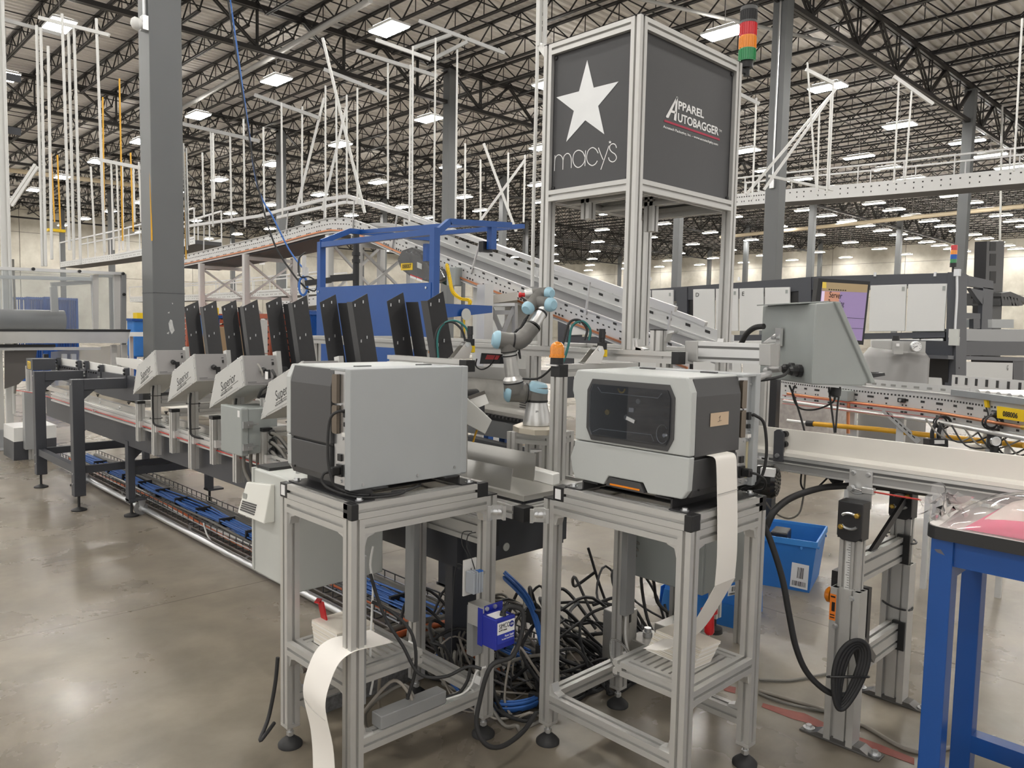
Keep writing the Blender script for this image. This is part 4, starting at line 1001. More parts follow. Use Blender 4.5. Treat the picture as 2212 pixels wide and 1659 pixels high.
MB().bar((2.0, 6.35, 0.36), (2.62, 6.35, 0.36), 0.05, 0.06).build('cross_bar', CHD, FC); MB().bar((2.0, 7.85, 0.36), (2.62, 7.85, 0.36), 0.05, 0.06).build('cross_bar', CHD, FC)
for x, y in ((2.05, 6.8), (2.05, 5.8)): pass
# the red safety cord with its eyelets
rc = MB().tube([(1.935, 2.9, 0.765), (1.935, 4.4, 0.762), (1.935, 6.0, 0.775), (1.935, 7.3, 0.775), (1.90, 8.6, 0.79), (1.80, 9.1, 0.80)], 0.004, 6, 6).build('safety_rope', REDROPE, None)
tag(rc, 'red emergency pull cord along the side of the feeder conveyor', 'cord')
for y in (5.9, 7.0):
    m = MB(); m.tube([(1.935, y+0.03*math.cos(a), 0.778+0.014*math.sin(a)) for a in [2*PI*k/12 for k in range(13)]], 0.004, 6, 1); m.build('cord_eyelet', ZINC, FC)
# two gantry frames holding the curved guard conveyor
for k, (x, y, lab) in enumerate(((1.755, 6.80, 'near'), (1.745, 7.95, 'far'))):
    g = thing('gantry_frame', f'charcoal inverted-L frame holding the white guards, the {lab}er one' if lab == 'near' else 'charcoal inverted-L frame with the yellow sticker, the farther one', 'frame', (x, y, 0))
    MB().box(x-0.04, x+0.045, y-0.04, y+0.045, 0.12, 1.06).build('post', CHD, g, bevel=0.004)
    MB().box(x+0.045, 2.13, y-0.04, y+0.045, 0.975, 1.06).build('arm', CHD, g, bevel=0.004)
    MB().box(x+0.03, 2.62, y-0.02, y+0.02, 0.30, 0.36).build('low_cross_bar', CHD, g)
    MB().prism([(x+0.045, y-0.03, 0.90), (x+0.13, y-0.03, 0.975), (x+0.045, y-0.03, 0.975)], (0, 0.06, 0)).build('corner_web', CHD, g)
    MB().lathe((x, y, 0), (x, y, 0.12), [(0, 0.058), (0.08, 0.058), (0.2, 0.022), (0.25, 0.010), (1, 0.010)], 20).build('levelling_foot', RUBBER, g, smooth=50)
    for z in (0.22, 0.30, 1.02): screw((x-0.04, y, z), (x-0.045, y, z), 0.008, g, 'bolt')
MB().bar((1.755, 6.85, 0.33), (1.745, 7.9, 0.33), 0.05, 0.06).build('gantry_tie', CHD, g)
GC = thing('guard_conveyor', 'charcoal upper conveyor with white plastic side guards on black clamps', 'conveyor', (2.2, 7.6, 1.0))
def pX(q, X): return [px(x, y, X=X) for x, y in q]
gx = 2.12
pq('side_beam', [(112,786),(180,797),(300,815),(300,868),(240,862),(180,835),(112,815)], gx, CHD, 0.03, GC)
pq('lower_pan', [(225,815),(300,850),(300,885),(250,862),(215,828)], gx+0.05, BLACK, 0.3, GC)
pq('white_guard', [(124,773),(170,779),(172,797),(124,790)], gx+0.03, WPLAST, 0.012, GC); pq('white_guard', [(173,778),(218,786),(220,803),(174,796)], gx+0.03, WPLAST, 0.012, GC); pq('white_guard', [(222,786),(276,796),(277,812),(223,803)], gx+0.03, WPLAST, 0.012, GC)
pq('far_white_guard', [(250,772),(300,776),(330,790),(300,800),(252,787)], gx+0.5, WPLAST, 0.012, GC)
for x, y in ((128,783),(172,790),(188,791),(220,800),(275,808)):
    c = px(x, y, X=gx+0.01); MB().box(c.x-0.02, c.x+0.012, c.y-0.022, c.y+0.022, c.z-0.11, c.z+0.05).build('guard_clamp', CHD, GC)
    for dz in (0.03, 0.0, -0.06, -0.09): MB().cyl((c.x-0.022, c.y-0.005, c.z+dz), (c.x-0.034, c.y-0.005, c.z+dz), 0.011, None, 10).build('clamp_knob', BLACK if dz > -0.01 else ZINC, GC, smooth=40)
for k in range(16):
    c = px(135+5.2*k, 792+0.85*k, X=gx+0.02); MB().box(c.x-0.03, c.x+0.02, c.y-0.008, c.y+0.008, c.z-0.01, c.z+0.004).build('roller_end', BLACK, GC)
e_ = px(85, 792, X=1.95); MB().box(e_.x-0.08, e_.x+0.12, e_.y-0.10, e_.y+0.16, e_.z-0.03, e_.z+0.08).build('motor_box', CHD, GC)
MB().box(e_.x-0.0815, e_.x-0.08, e_.y-0.02, e_.y+0.10, e_.z-0.02, e_.z+0.055).build('warning_label', YEL, GC, 'yellow warning sticker')
for k in range(4): MB().box(e_.x-0.083, e_.x-0.0815, e_.y+0.0, e_.y+0.085, e_.z-0.012+0.015*k, e_.z-0.006+0.015*k).build('warning_line', INK, GC)

# ---------------------------------------------------------------- five friction feeders with their black guides
AF = mat('feeder_face', (0.36, 0.35, 0.345), 0.4, 0.2, noise=0.04)
AE = mat('feeder_edge', (0.66, 0.66, 0.64), 0.35, 0.7); FS = mat('feeder_side', (0.56, 0.565, 0.55), 0.4)
def make_feeder():
    t = thing('friction_feeder', 'x', 'feeder', (0, 0, 0), 'friction feeders along the conveyor', world_parts=False)
    # side outline in (y, z), near corner A at y=0
    A, B, C_, D_ = (0.0, 1.345), (0.345, 1.218), (0.435, 1.016), (-0.03, 1.180)
    def side(x0, x1, m, name, ins=0.0):
        c = (sum(p[0] for p in (A,B,C_,D_))/4, sum(p[1] for p in (A,B,C_,D_))/4)
        return MB().prism([(x0, c[0]+(p[0]-c[0])*(1-ins), c[1]+(p[1]-c[1])*(1-ins)) for p in (A,B,C_,D_)], (x1-x0, 0, 0)).build(name, m, t)
    side(0.0, 0.012, AE, 'side_plate'); side(-0.0015, 0.0, FS, 'name_plate', 0.07)
    side(0.012, 0.19, FS, 'housing', 0.01); side(0.19, 0.205, AE, 'side_plate')
    # control face towards us
    def face(x0, x1, s0, s1, d0, d1):
        f = lambda s: (D_[0]+(A[0]-D_[0])*s, D_[1]+(A[1]-D_[1])*s)
        n = Vector((0, -(A[1]-D_[1]), A[0]-D_[0])).normalized()
        P = []
        for x, s in ((x0, s0), (x1, s0), (x1, s1), (x0, s1)): y, z = f(s); P.append(Vector((x, y, z))+n*d0)
        return MB().prism(P, n*(d1-d0))
    face(0.008, 0.196, 0.02, 0.98, 0.0, 0.004).build('control_panel', AF, t)
    face(0.17, 0.172, 0.0, 1.0, 0.0, 0.012); face(0.196, 0.222, -0.05, 1.12, -0.03, 0.016).build('side_flange', AE, t)
    face(0.125, 0.150, 0.22, 0.50, 0.004, 0.016).build('power_socket', BLACK, t)
    face(0.168, 0.178, 0.66, 0.76, 0.004, 0.010).build('toggle_switch', BLACK, t); face(0.166, 0.180, 0.82, 0.86, 0.004, 0.0045).build('panel_print', mat('grey_ink', (0.12,0.12,0.12),0.5), t)
    face(0.02, 0.16, 0.06, 0.075, 0.004, 0.0045).build('panel_print', MATS['grey_ink'], t); face(0.02, 0.07, 0.10, 0.125, 0.004, 0.0045).build('panel_print', MATS['grey_ink'], t)
    k0 = Vector((0.105, -0.016, 1.268)); kd = Vector((0, -1, -0.15)).normalized()
    MB().lathe(k0, k0+kd*0.045, [(0, 0.012), (0.3, 0.013), (0.35, 0.016), (0.8, 0.015), (1, 0.010)], 14).build('speed_knob', BLACK, t, smooth=40)
    MB().lathe(k0+kd*0.012, k0+kd*0.018, [(0, 0.017), (1, 0.017)], 14).build('knob_ring', ZINC, t, smooth=40)
    for p, q in ((A, B), (B, C_), (C_, D_), (D_, A)):
        for f in (0.12, 0.5, 0.88):
            y = p[0]+(q[0]-p[0])*f; z = p[1]+(q[1]-p[1])*f; cy = 0.19; cz = 1.19
            y += (cy-y)*0.035; z += (cz-z)*0.035
            MB().cyl((0.0, y, z), (-0.003, y, z), 0.005, None, 8).build('side_screw', ZINC, t)
    # lettering on the side, reading up to the right
    xd = Vector((0, -0.86, 0.42)).normalized(); yd = Vector((0, 0.30, 1)).normalized()
    yd = (yd-xd*yd.dot(xd)).normalized()
    o = text('Superior', 0.072, (-0.0017, 0.262, 1.128), (0,-1,0.40), (0,0.4,1), INK, t, shear=0.25, sx=0.80)
    text('PAPER HANDLING SOLUTIONS', 0.0145, (-0.0017, 0.268, 1.098), (0,-1,0.40), (0,0.4,1), INK, t, sx=0.82)
    p = Vector((-0.0018, 0.262, 1.117)); q = p+Vector((0, -1, 0.40)).normalized()*0.235; MB().bar(p, q, 0.0006, 0.0028, (0, 0.4, 1)).build('underline', INK, t)
    p = Vector((-0.0018, 0.355, 1.055)); MB().bar(p, p+Vector((0, -1, 0.36)).normalized()*0.33, 0.0006, 0.0012, (0,0.4,1)).build('border_line', MATS['grey_ink'], t)
    # feeder head and rollers behind, reaching over the conveyor
    MB().box(0.205, 0.62, 0.02, 0.34, 1.08, 1.20).build('feeder_body', CHD, t)
    for y in (0.03, 0.12, 0.22):
        MB().prism([(0.24+0.0, y, 1.20), (0.30, y, 1.20), (0.30, y, 1.25), (0.285, y, 1.275), (0.255, y, 1.275), (0.24, y, 1.25)], (0, 0.012, 0)).build('side_disc', mat('disc_grey', (0.045,0.047,0.05),0.5), t)
    MB().cyl((0.22, 0.06, 1.20), (0.60, 0.06, 1.20), 0.028, None, 16).build('feed_roller', RUBBER, t, smooth=40); MB().cyl((0.22, 0.17, 1.21), (0.60, 0.17, 1.21), 0.016, None, 12).build('chrome_shaft', ZINC, t, smooth=40)
    # guides: left plate, middle plate, right angle, all leaning away
    def guide(name, x0, x1, y0, y1, zb, zt, rise, th):
        lean = 0.285; m = MB()
        P = []
        for z in (zb, zt):
            for (x, y) in ((x0, y0), (x1, y1)):
                zz = z+(rise if (z == zt and x == max(x0, x1)) else 0)
                P.append(Vector((x, y+(zz-1.2)*lean, zz)))
        n = Vector((y1-y0, -(x1-x0), 0)).normalized()*th
        m.prism([P[0], P[1], P[3], P[2]], n); return m.build(name, BLKST, t)
    g = guide('guide_plate', 0.40, 0.51, 0.40, 0.40, 1.10, 1.645, 0.05, 0.003); guide('guide_plate', 0.515, 0.515, 0.39, 0.29, 1.10, 1.645, 0.0, 0.004)
    guide('guide_plate', 0.405, 0.51, 0.075, 0.075, 1.10, 1.645, 0.05, 0.003); guide('guide_plate', 0.405, 0.405, 0.075, 0.125, 1.10, 1.645, 0.0, 0.003)
    for y0 in (0.40, 0.075):
        for x, z in ((0.415, 1.62), (0.47, 1.64), (0.42, 1.43), (0.46, 1.45)):
            MB().box(x, x+0.006, y0+(z-1.2)*0.285-0.005, y0+(z-1.2)*0.285-0.003, z, z+0.016).build('guide_slot', ZINC, t)
    # posts: tall one behind the box, short one with its own arm at the far side
    MB().prof((0.085, 0.235, 0.60), (0.085, 0.235, 1.10), up=(1,0,0)).build('tall_post', ALU, t); MB().box(0.06, 0.11, 0.21, 0.26, 1.10, 1.12).build('post_head', BLACK, t)
    MB().prof((0.085, 0.555, 0.66), (0.085, 0.555, 0.935), up=(1,0,0)).build('short_post', ALU, t); MB().box(0.058, 0.112, 0.528, 0.582, 0.935, 0.955).build('post_cap', BLACK, t)
    MB().prof((0.115, 0.555, 0.93), (0.60, 0.555, 0.93)).build('support_arm', ALU, t); MB().prof((0.115, 0.235, 0.99), (0.60, 0.235, 0.99)).build('support_arm', ALU, t)
    for y in (0.195, 0.515): MB().box(0.065, 0.115, y-0.012, y+0.014, 0.765, 0.81).build('post_bracket', ALU2, t)
    MB().tube([(0.06, 0.205, 1.09), (0.05, 0.195, 1.03), (0.052, 0.198, 0.88), (0.06, 0.19, 0.82), (0.12, 0.12, 0.80)], 0.007, 8).build('post_cable', RUBBER, t, smooth=60)
    for z in (1.02, 0.86): 
        m = MB(); m.tube([(0.085+0.042*math.cos(a), 0.235+0.042*math.sin(a), z) for a in [2*PI*k/12 for k in range(13)]], 0.0025, 5, 1); m.build('cable_tie', BLACK, t)
    return t
FD = make_feeder()
labs = ['grey friction feeder with lettered side, farthest of the row near the steel column', 'grey friction feeder with lettered side, second of the row from the steel column',
        'grey friction feeder with two plugged cables, above the grey junction box', 'grey friction feeder half hidden by the dark side of the printer', 'friction feeder hidden behind the printer, only its black guides showing']
FEED = []
for k in range(5):
    loc = (1.85, 5.335-0.655*k, 0.018 if k > 1 else 0.0)
    if k == 0: FD.location = loc; FD['label'] = labs[0]; FEED.append(FD)
    else: FEED.append(dup(FD, loc, 0, labs[k]))
o = MB().tube([px(557,786,X=1.86), px(565,800,X=1.85), px(568,812,X=1.85)], 0.005, 8).build('signal_cable', GREYCAB, None); tag(o, 'grey cable with a white tag on the third feeder', 'cable')
o = MB().tube([px(588,800,X=1.86), px(594,815,X=1.86), px(580,832,X=1.88), px(566,842,X=1.9), px(558,858,X=1.92)], 0.008, 8).build('power_cable', RUBBER, None); tag(o, 'thick black power cable hanging from the third feeder', 'cable')
c = px(576, 811, X=1.845); o = MB().box(c.x-0.001, c.x, c.y-0.016, c.y+0.016, c.z-0.02, c.z+0.02).build('cable_tag', WVIN, None); tag(o, 'small white tag on the cable of the third feeder', 'tag')

# ---------------------------------------------------------------- grey junction box with glands, floor cabinet
JB_ = thing('junction_box', 'grey wall-mount junction box with three black cable glands below the third feeder', 'junction box', (1.9, 4.1, 0.8))
jx = 1.80; a = px(476, 873, X=jx); b = px(522, 985, X=jx)
jy1, jy0, jz1, jz0 = a.y, b.y, a.z, b.z-0.005
MB().box(jx, jx+0.04, jy0, jy1, jz0, jz1).build('box_door', ENCL, JB_, bevel=0.006); MB().box(jx+0.042, jx+0.21, jy0+0.008, jy1-0.008, jz0+0.008, jz1-0.006).build('box_body', ENCL, JB_, bevel=0.004)
MB().box(jx-0.0015, jx, jy0+0.02, jy0+0.045, jz1-0.05, jz1-0.015).build('box_label', WVIN, JB_)
for z in (jz0+0.05, jz1-0.09):
    MB().box(jx+0.005, jx+0.06, jy0-0.012, jy0, z-0.018, z+0.018).build('door_latch', ZINC, JB_); MB().bar((jx+0.03, jy0-0.02, z), (jx+0.085, jy0-0.02, z+0.004), 0.008).build('latch_hook', ZINC, JB_)
for k in range(3):
    z = jz0+0.11-0.05*k+0.01; g = MB().lathe((jx+0.16, jy0+0.008, z), (jx+0.16, jy0-0.035, z), [(0, 0.024), (0.4, 0.024), (0.45, 0.02), (0.9, 0.02), (1, 0.012)], 8).build('cable_gland', BLACK, JB_)
MB().prof((jx+0.19, jy0+0.1, 0.60), (jx+0.19, jy0+0.1, jz0+0.3), up=(1,0,0)).build('mounting_post', ALU, JB_)
cols = [GREYCAB, RUBBER, GREYCAB, RUBBER, GREYCAB, RUBBER]
for k in range(6):
    z = jz0+0.12-0.05*(k//2)
    o = MB().tube([(jx+0.155+0.01*(k % 2), jy0-0.03, z), (jx+0.16, jy0-0.12, z-0.015-0.008*k), (jx+0.18, jy0-0.25, z-0.10-0.012*k), (jx+0.2, jy0-0.42, z-0.17), (jx+0.24, jy0-0.75, z-0.17)], 0.0085, 8).build('gland_cable', cols[k], None, smooth=60)
    tag(o, f'{"black" if k % 2 else "grey"} cable running right from the {("upper","middle","lower")[k//2]} gland of the junction box', 'cable', 'cables of the junction box glands')
for k in range(4):
    o = MB().tube([(jx+0.06+0.04*k, jy0+0.10, jz0+0.01), (jx+0.06+0.04*k, jy0+0.09, jz0-0.10), (jx+0.10+0.04*k, jy0+0.0, jz0-0.24), (jx+0.16+0.03*k, jy0-0.1, jz0-0.42)], 0.010, 8).build('conduit_cable', GREYCAB, None, smooth=60)
    tag(o, 'grey flexible conduit dropping from under the grey junction box', 'cable', 'conduits under the junction box')
CB = thing('control_cabinet', 'tall pale grey control cabinet with white filter vent beside the left printer stand', 'cabinet', (1.75, 3.0, 0))
cc = px(641, 1282, Y=2.66); cx_ = cc.x; cyf = 2.66; cl = px(549, 1254, X=cx_); ct = px(553, 1013, X=cx_)
cz0, cz1, cyb = cc.z, ct.z, max(cl.y, ct.y)
MB().box(cx_, cx_+0.40, cyf, cyb, cz0, cz1).build('cabinet_body', ENCLW, CB, bevel=0.006)
for yy in (cyf+0.12, cyb-0.12): MB().prof((cx_+0.2, yy, cz0+0.28), (1.985, yy, cz0+0.28)).build('mounting_arm', ALU, CB)
MB().box(cx_-0.006, cx_+0.012, cyb-0.008, cyb+0.006, cz0+0.01, cz1+0.004).build('door_edge', ENCLW, CB)
MB().box(cx_+0.02, cx_+0.36, cyb-0.10, cyb+0.004, cz1, cz1+0.012).build('rain_gutter', BLACK, CB)
for xo in (0.08, 0.26): 
    MB().prism([(cx_+xo, cyf+0.15, cz1), (cx_+xo+0.06, cyf+0.15, cz1), (cx_+xo+0.06, cyf+0.15, cz1+0.025), (cx_+xo+0.045, cyf+0.15, cz1+0.035), (cx_+xo+0.015, cyf+0.15, cz1+0.035), (cx_+xo, cyf+0.15, cz1+0.025)], (0, 0.006, 0)).build('lifting_eye', ZINC, CB)
def cvx(q): return [px(x, y, X=cx_) for x, y in q]
v = cvx([(541,1040),(594,1046),(594,1128),(536,1104)]); d0 = Vector((-0.012, 0, 0)); d1 = Vector((-0.075, 0, 0))
mb = MB()
mb.loft([v, [v[0]+d0*1.5, v[1]+d0*1.5, v[2]+d0*4, v[3]+d0*4]]); mb.build('filter_vent', mat('ivory_plastic', (0.74,0.74,0.69),0.45), CB, bevel=0.004)
for k in range(5):
    f = 0.60+0.065*k; p = v[0]+(v[3]-v[0])*f; q = v[1]+(v[2]-v[1])*f; off = d0*(1.5+2.5*f)+Vector((-0.001,0,0))
    MB().bar(p+(q-p)*0.08+off, p+(q-p)*0.62+off, 0.003, 0.006).build('vent_slit', mat('vent_shadow', (0.10,0.10,0.10),0.6), CB)
p = v[0]+(v[3]-v[0])*0.45+(v[1]-v[0])*0.12+d0*2.7; MB().obox(p, (0,1,0), (1,0,0), (0,0,1), 0.035, 0.002, 0.026).build('vent_logo', mat('logo_grey', (0.35,0.36,0.34),0.5), CB)

# ---------------------------------------------------------------- wire basket cable tray with its cables, on the floor under the conveyor
WT = thing('cable_tray', 'wire mesh cable tray along the floor under the feeder conveyor', 'cable tray', (2.3, 6.2, 0))
wx0, wx1, wy0, wy1 = 2.16, 2.50, 2.2, 9.0
for z in (0.055, 0.10, 0.14):
    for x in (wx0, wx1):
        MB().bar((x, wy0, z), (x, wy1, z), 0.006).build('tray_wire', ZINC if z < 0.12 else mat('dark_wire', (0.10,0.10,0.10),0.4,0.6), WT)
for x in (2.25, 2.33, 2.41): MB().bar((x, wy0, 0.055), (x, wy1, 0.055), 0.006).build('tray_wire', ZINC, WT)
m = MB(); y = wy0
while y < wy1:
    m.bar((wx0, y, 0.14), (wx0, y, 0.055), 0.005); m.bar((wx0, y, 0.055), (wx1, y, 0.055), 0.005); m.bar((wx1, y, 0.055), (wx1, y, 0.14), 0.005); y += 0.10
m.build('tray_cross_wires', MATS['dark_wire'], WT, kind='stuff')
for k in range(5): MB().box(wx0+0.02, wx1-0.02, 2.6+1.5*k, 2.65+1.5*k, 0.0, 0.053).build('tray_foot', ZINC, WT)
o = MB().tube([(2.10, 2.9, 0.045), (2.10, 9.0, 0.045)], 0.022, 14, 1).build('floor_conduit', ZINC, None, smooth=60); tag(o, 'bright metal conduit lying on the floor along the cable tray', 'conduit')
random.seed(3)
m = MB()
for k in range(22):
    x0 = 2.285+0.09*random.random(); z0 = 0.075+0.05*random.random()
    m.tube([(x0+0.02*math.sin(y*2.1+k)+random.uniform(-.008,.008), y, z0+random.uniform(-.006,.006)) for y in [2.3+0.6*i for i in range(12)]], 0.0055, 5, 3)
o = m.build('network_cables', BLUECAB, None, smooth=60, kind='stuff'); tag(o, 'thick bundle of blue network cables lying in the wire tray', 'cables', None, 'stuff')
for k in range(14):
    y = 2.8+0.42*k; o = MB().box(2.275, 2.39, y, y+0.018, 0.066, 0.136).build('cable_strap', RUBBER, None); tag(o, 'black hook strap around the blue network cables', 'strap', 'straps on the blue cable bundle')
for k, (x0, r, c, nm) in enumerate(((2.43, 0.022, GREYCAB, 'thick grey cable'), (2.465, 0.018, GREYCAB, 'second thick grey cable'), (2.22, 0.010, WHCAB, 'white cable'), (2.20, 0.009, mat('orange_cable_jacket', (0.55,0.13,0.04),0.5), 'orange cable'), (2.245, 0.009, GREYCAB, 'thin grey cable'), (2.41, 0.008, RUBBER, 'thin black cable'))):
    o = MB().tube([(x0+0.012*math.sin(1.7*y+k), y, 0.085+r*0.6+0.012*math.sin(2.3*y+2*k)) for y in [2.3+0.5*i for i in range(14)]], r, 8, 3).build('tray_cable', c, None, smooth=60); tag(o, f'{nm} lying in the wire tray beside the blue bundle', 'cable')
o = MB().tube([px(440,1130,Z=0.12), px(450,1160,Z=0.06), px(480,1195,Z=0.01), px(520,1208,Z=0.01), px(548,1195,Z=0.02)], 0.006, 8).build('loose_cable', WHCAB, None); tag(o, 'loose white cable looping onto the floor beside the tray', 'cable')

# ---------------------------------------------------------------- wrapping machine at the far left and the strut posts in front of it
LP = thing('strut_post', 'galvanised strut posts with conduits at the left edge of the picture', 'post', (1.7, 8.85, 0))
for (x, dd) in ((4, 9.1), (24, 9.0)):
    b_ = px(x, 1000, D=dd); b_.z = 0
    MB().box(b_.x-0.035, b_.x+0.035, b_.y-0.03, b_.y+0.03, 0.0, 6.2).build('strut_channel', ROD, LP)
    MB().box(b_.x-0.15, b_.x+0.15, b_.y-0.1, b_.y+0.1, 0, 0.012).build('foot_plate', ZINC, LP); MB().box(b_.x-0.05, b_.x+0.05, b_.y-0.045, b_.y+0.045, 0.012, 0.22).build('foot_sleeve', ZINC, LP)
for x in (16, 31): 
    b_ = px(x, 900, D=8.95); MB().tube([(b_.x, b_.y, 0.42), (b_.x, b_.y, 6.2)], 0.018, 10, 1).build('conduit', ROD, LP)
b_ = px(32, 955, D=8.93); MB().box(b_.x-0.06, b_.x+0.06, b_.y-0.04, b_.y+0.04, b_.z-0.12, b_.z+0.10).build('conduit_box', ENCL, LP)
for yy in (165, 280): 
    b_ = px(15, yy, D=8.9); MB().box(b_.x-0.13, b_.x+0.13, b_.y-0.05, b_.y-0.02, b_.z-0.05, b_.z+0.03).build('strut_clamp', CHD, LP)
for k, pts in enumerate(([(30,820),(33,700),(28,560)], [(32,850),(36,800),(34,720)])): MB().tube([px(x, y, D=8.92) for x, y in pts], 0.012, 8).build('flex_conduit', GREYCAB, LP)
dsc = MB().box(*(lambda c: (c.x-0.05, c.x+0.05, c.y-0.05, c.y+0.05, c.z-0.30, c.z+0.32))(px(63,910,D=8.3))).build('drive_box', mat('drive_grey', (0.40,0.41,0.41),0.4,0.4), None); tag(dsc, 'tall grey drive box behind the far gantry frame', 'box')
dp = px(63,960,D=8.3); o = MB().prof((dp.x+0.03, dp.y+0.08, 0.0), (dp.x+0.03, dp.y+0.08, 1.02), up=(1,0,0)).build('drive_post', ALU, None); tag(o, 'slim aluminium post carrying the grey drive box', 'post')
WR = thing('wrapping_machine', 'wrapping machine with clear guard panels and a grey film roll at the left', 'machine', (2.2, 9.4, 0))
WY = 9.9
pq('tray_front', [(-40,716),(281,716),(275,741),(-40,742)], None, STEEL, 0.02, WR, Y=WY); pq('tray_lip', [(-40,711),(283,712),(281,717),(-40,716)], None, BLACK, 0.35, WR, Y=WY-0.01)
r0 = px(-60, 690, Y=WY+0.5); r1 = px(138, 692, Y=WY+0.5); MB().cyl(r0, r1, 0.12, None, 32).build('film_roll', mat('film_grey', (0.22,0.22,0.225),0.3), WR, smooth=40)
WFR = mat('white_guard_frame', (0.68,0.67,0.65),0.45)
CLR = clear_mat('clear_guard_panel', (0.90,0.92,0.93), 1.35, 0.10)
pq('top_rail', [(-40,574),(268,588),(268,594),(-40,581)], None, ALU2, 0.05, WR, Y=WY+0.3)
for k, q in enumerate(([(198,594),(213,592),(213,712),(203,712)], [(246,592),(261,592),(261,712),(249,712)], [(110,620),(124,618),(127,674),(112,674)])): pq('guard_post', q, None, WFR, 0.06, WR, Y=WY+0.35)
pq('guard_post', [(263,592),(273,592),(273,800),(263,800)], None, mat('grey_post', (0.33,0.34,0.35),0.4,0.4), 0.06, WR, Y=WY+0.3)
pq('guard_rail', [(-40,594),(200,599),(200,607),(-40,601)], None, ALU2, 0.05, WR, Y=WY+0.36); pq('guard_rail', [(110,610),(205,604),(205,613),(112,619)], None, WFR, 0.05, WR, Y=WY+0.4); pq('guard_rail', [(208,593),(250,593),(250,599),(208,599)], None, WFR, 0.05, WR, Y=WY+0.4)
pq('clear_panel', [(-40,580),(200,592),(200,712),(-40,712)], None, CLR, 0.006, WR, Y=WY+0.32); pq('clear_panel', [(213,594),(247,594),(250,712),(213,712)], None, CLR, 0.006, WR, Y=WY+0.37)
pq('under_rail', [(-40,750),(218,750),(218,756),(-40,757)], None, ALU2, 0.05, WR, Y=WY+0.1); pq('under_bar', [(-40,744),(120,744),(120,750),(-40,751)], None, BLACK, 0.05, WR, Y=WY+0.05)
pq('lower_panel', [(10,758),(80,756),(72,800),(40,830),(10,840)], None, mat('bronze_grey', (0.16,0.15,0.14),0.4,0.4), 0.02, WR, Y=WY+0.3)
pq('lower_clear', [(110,760),(262,745),(262,830),(110,850)], None, clear_mat('hazy_guard_panel', (0.86,0.86,0.86), 1.3, 0.35), 0.006, WR, Y=WY+0.6)
for x in (95, 135, 155): pq('cylinder', [(x,765),(x+10,765),(x+10,800),(x,800)], None, CHAR if x == 95 else ZINC, 0.05, WR, Y=WY+0.5)
for x in (-20, 245, 268): 
    p = px(x, 745, Y=WY+0.2); MB().box(p.x-0.03, p.x+0.03, p.y-0.03, p.y+0.03, 0, p.z).build('machine_leg', WFR, WR)
pq('base_white', [(30,925),(122,918),(122,945),(30,955)], None, WHITE, 0.5, WR, Y=WY-0.3); pq('base_dark', [(30,955),(122,945),(122,985),(30,1000)], None, CHAR, 0.5, WR, Y=WY-0.3); 
pq('low_frame', [(95,968),(250,955),(250,962),(95,977)], None, ALU, 0.05, WR, Y=WY-0.2)
for x, y in ((72,581),(172,586),(266,591),(268,636)): 
    p = px(x, y, Y=WY+0.29); MB().lathe(p, p+Vector((0,-0.02,0)), [(0, 0.02), (1, 0.016)], 12).build('panel_knob', BLACK, WR, smooth=40)
# ---------------------------------------------------------------- operator panel on its arm at the right
def pp(x, y, P, n):
    """photo pixel on the plane through P with normal n"""
    d = FW + RX*((x-CX)/F_PX) - UP*((y-CY)/F_PX); n = Vector(n)
    return EYE + d*(n.dot(Vector(P)-EYE)/n.dot(d))
HM = thing('operator_panel', 'grey sloping operator panel enclosure on an aluminium swing arm', 'control panel', (2.75, 1.5, 1.3))
AX = 2.75
pq('swing_arm', [(1500,737),(1644,743),(1644,788),(1500,780)], AX, ALU2, 0.05, HM)
for (y0, y1) in ((747.5, 752.5), (771, 776)): pq('arm_slot', [(1506,y0-1),(1642,y0+3.5),(1642,y1+4),(1506,y1-1)], AX-0.0012, mat('slot_shadow', (0.13,0.13,0.125),0.5), 0.001, HM)
CAST = mat('cast_aluminium', (0.47,0.465,0.45), 0.5, 0.5, noise=0.08)
pq('arm_casting', [(1479,736),(1507,736),(1507,782),(1479,780)], AX-0.004, CAST, 0.06, HM, bevel=0.004)
h = px(1664, 767, D=3.02); hz0, hz1 = px(1664, 790, D=3.02).z, px(1664, 743, D=3.02).z
MB().cyl((h.x, h.y, hz0), (h.x, h.y, hz1), 0.036, None, 24).build('hinge_casting', CAST, HM, smooth=40)
pq('hinge_block', [(1640,743),(1664,744),(1664,790),(1640,788)], AX-0.003, CAST, 0.055, HM)
pa = px(1500, 760, X=AX); MB().bar((pa.x+0.03, pa.y+0.03, 1.434), (2.685+0.0, 1.88, 1.434), 0.05).build('arm_mount', CAST, HM)
d1 = Vector((0.575, 0.818, 0)).normalized(); d2 = Vector((0.818, -0.575, 0)).normalized()
c = px(1758, 700, D=3.0)
L = lambda x, y: pp(x, y, c, d2)
R_ = lambda x, y: pp(x, y, c, d1)
tl, tr, br, bl = L(1646,662), L(1762,655), L(1753,831), L(1640,817)
zt, zb = (tl.z+tr.z)/2, (br.z+bl.z)/2
wL = abs((bl-br).dot(d1)); base = Vector((c.x, c.y, 0))
prof_ = [R_(1762,655), R_(1806,652), R_(1880,822), R_(1866,834), R_(1753,831)]
MB().prism(prof_, d1*wL).build('enclosure_body', ENCL, HM, bevel=0.006)
lidp = [R_(1800,651), R_(1812,652), R_(1888,826), R_(1879,829)]
MB().prism([p-d1*0.012 for p in lidp], d1*(wL+0.024)).build('enclosure_lid', ENCL, HM, bevel=0.004)
MB().prism([R_(1806,658), R_(1810,658), R_(1884,826), R_(1880,826)], d1*wL).build('lid_gasket', BLACK, HM)
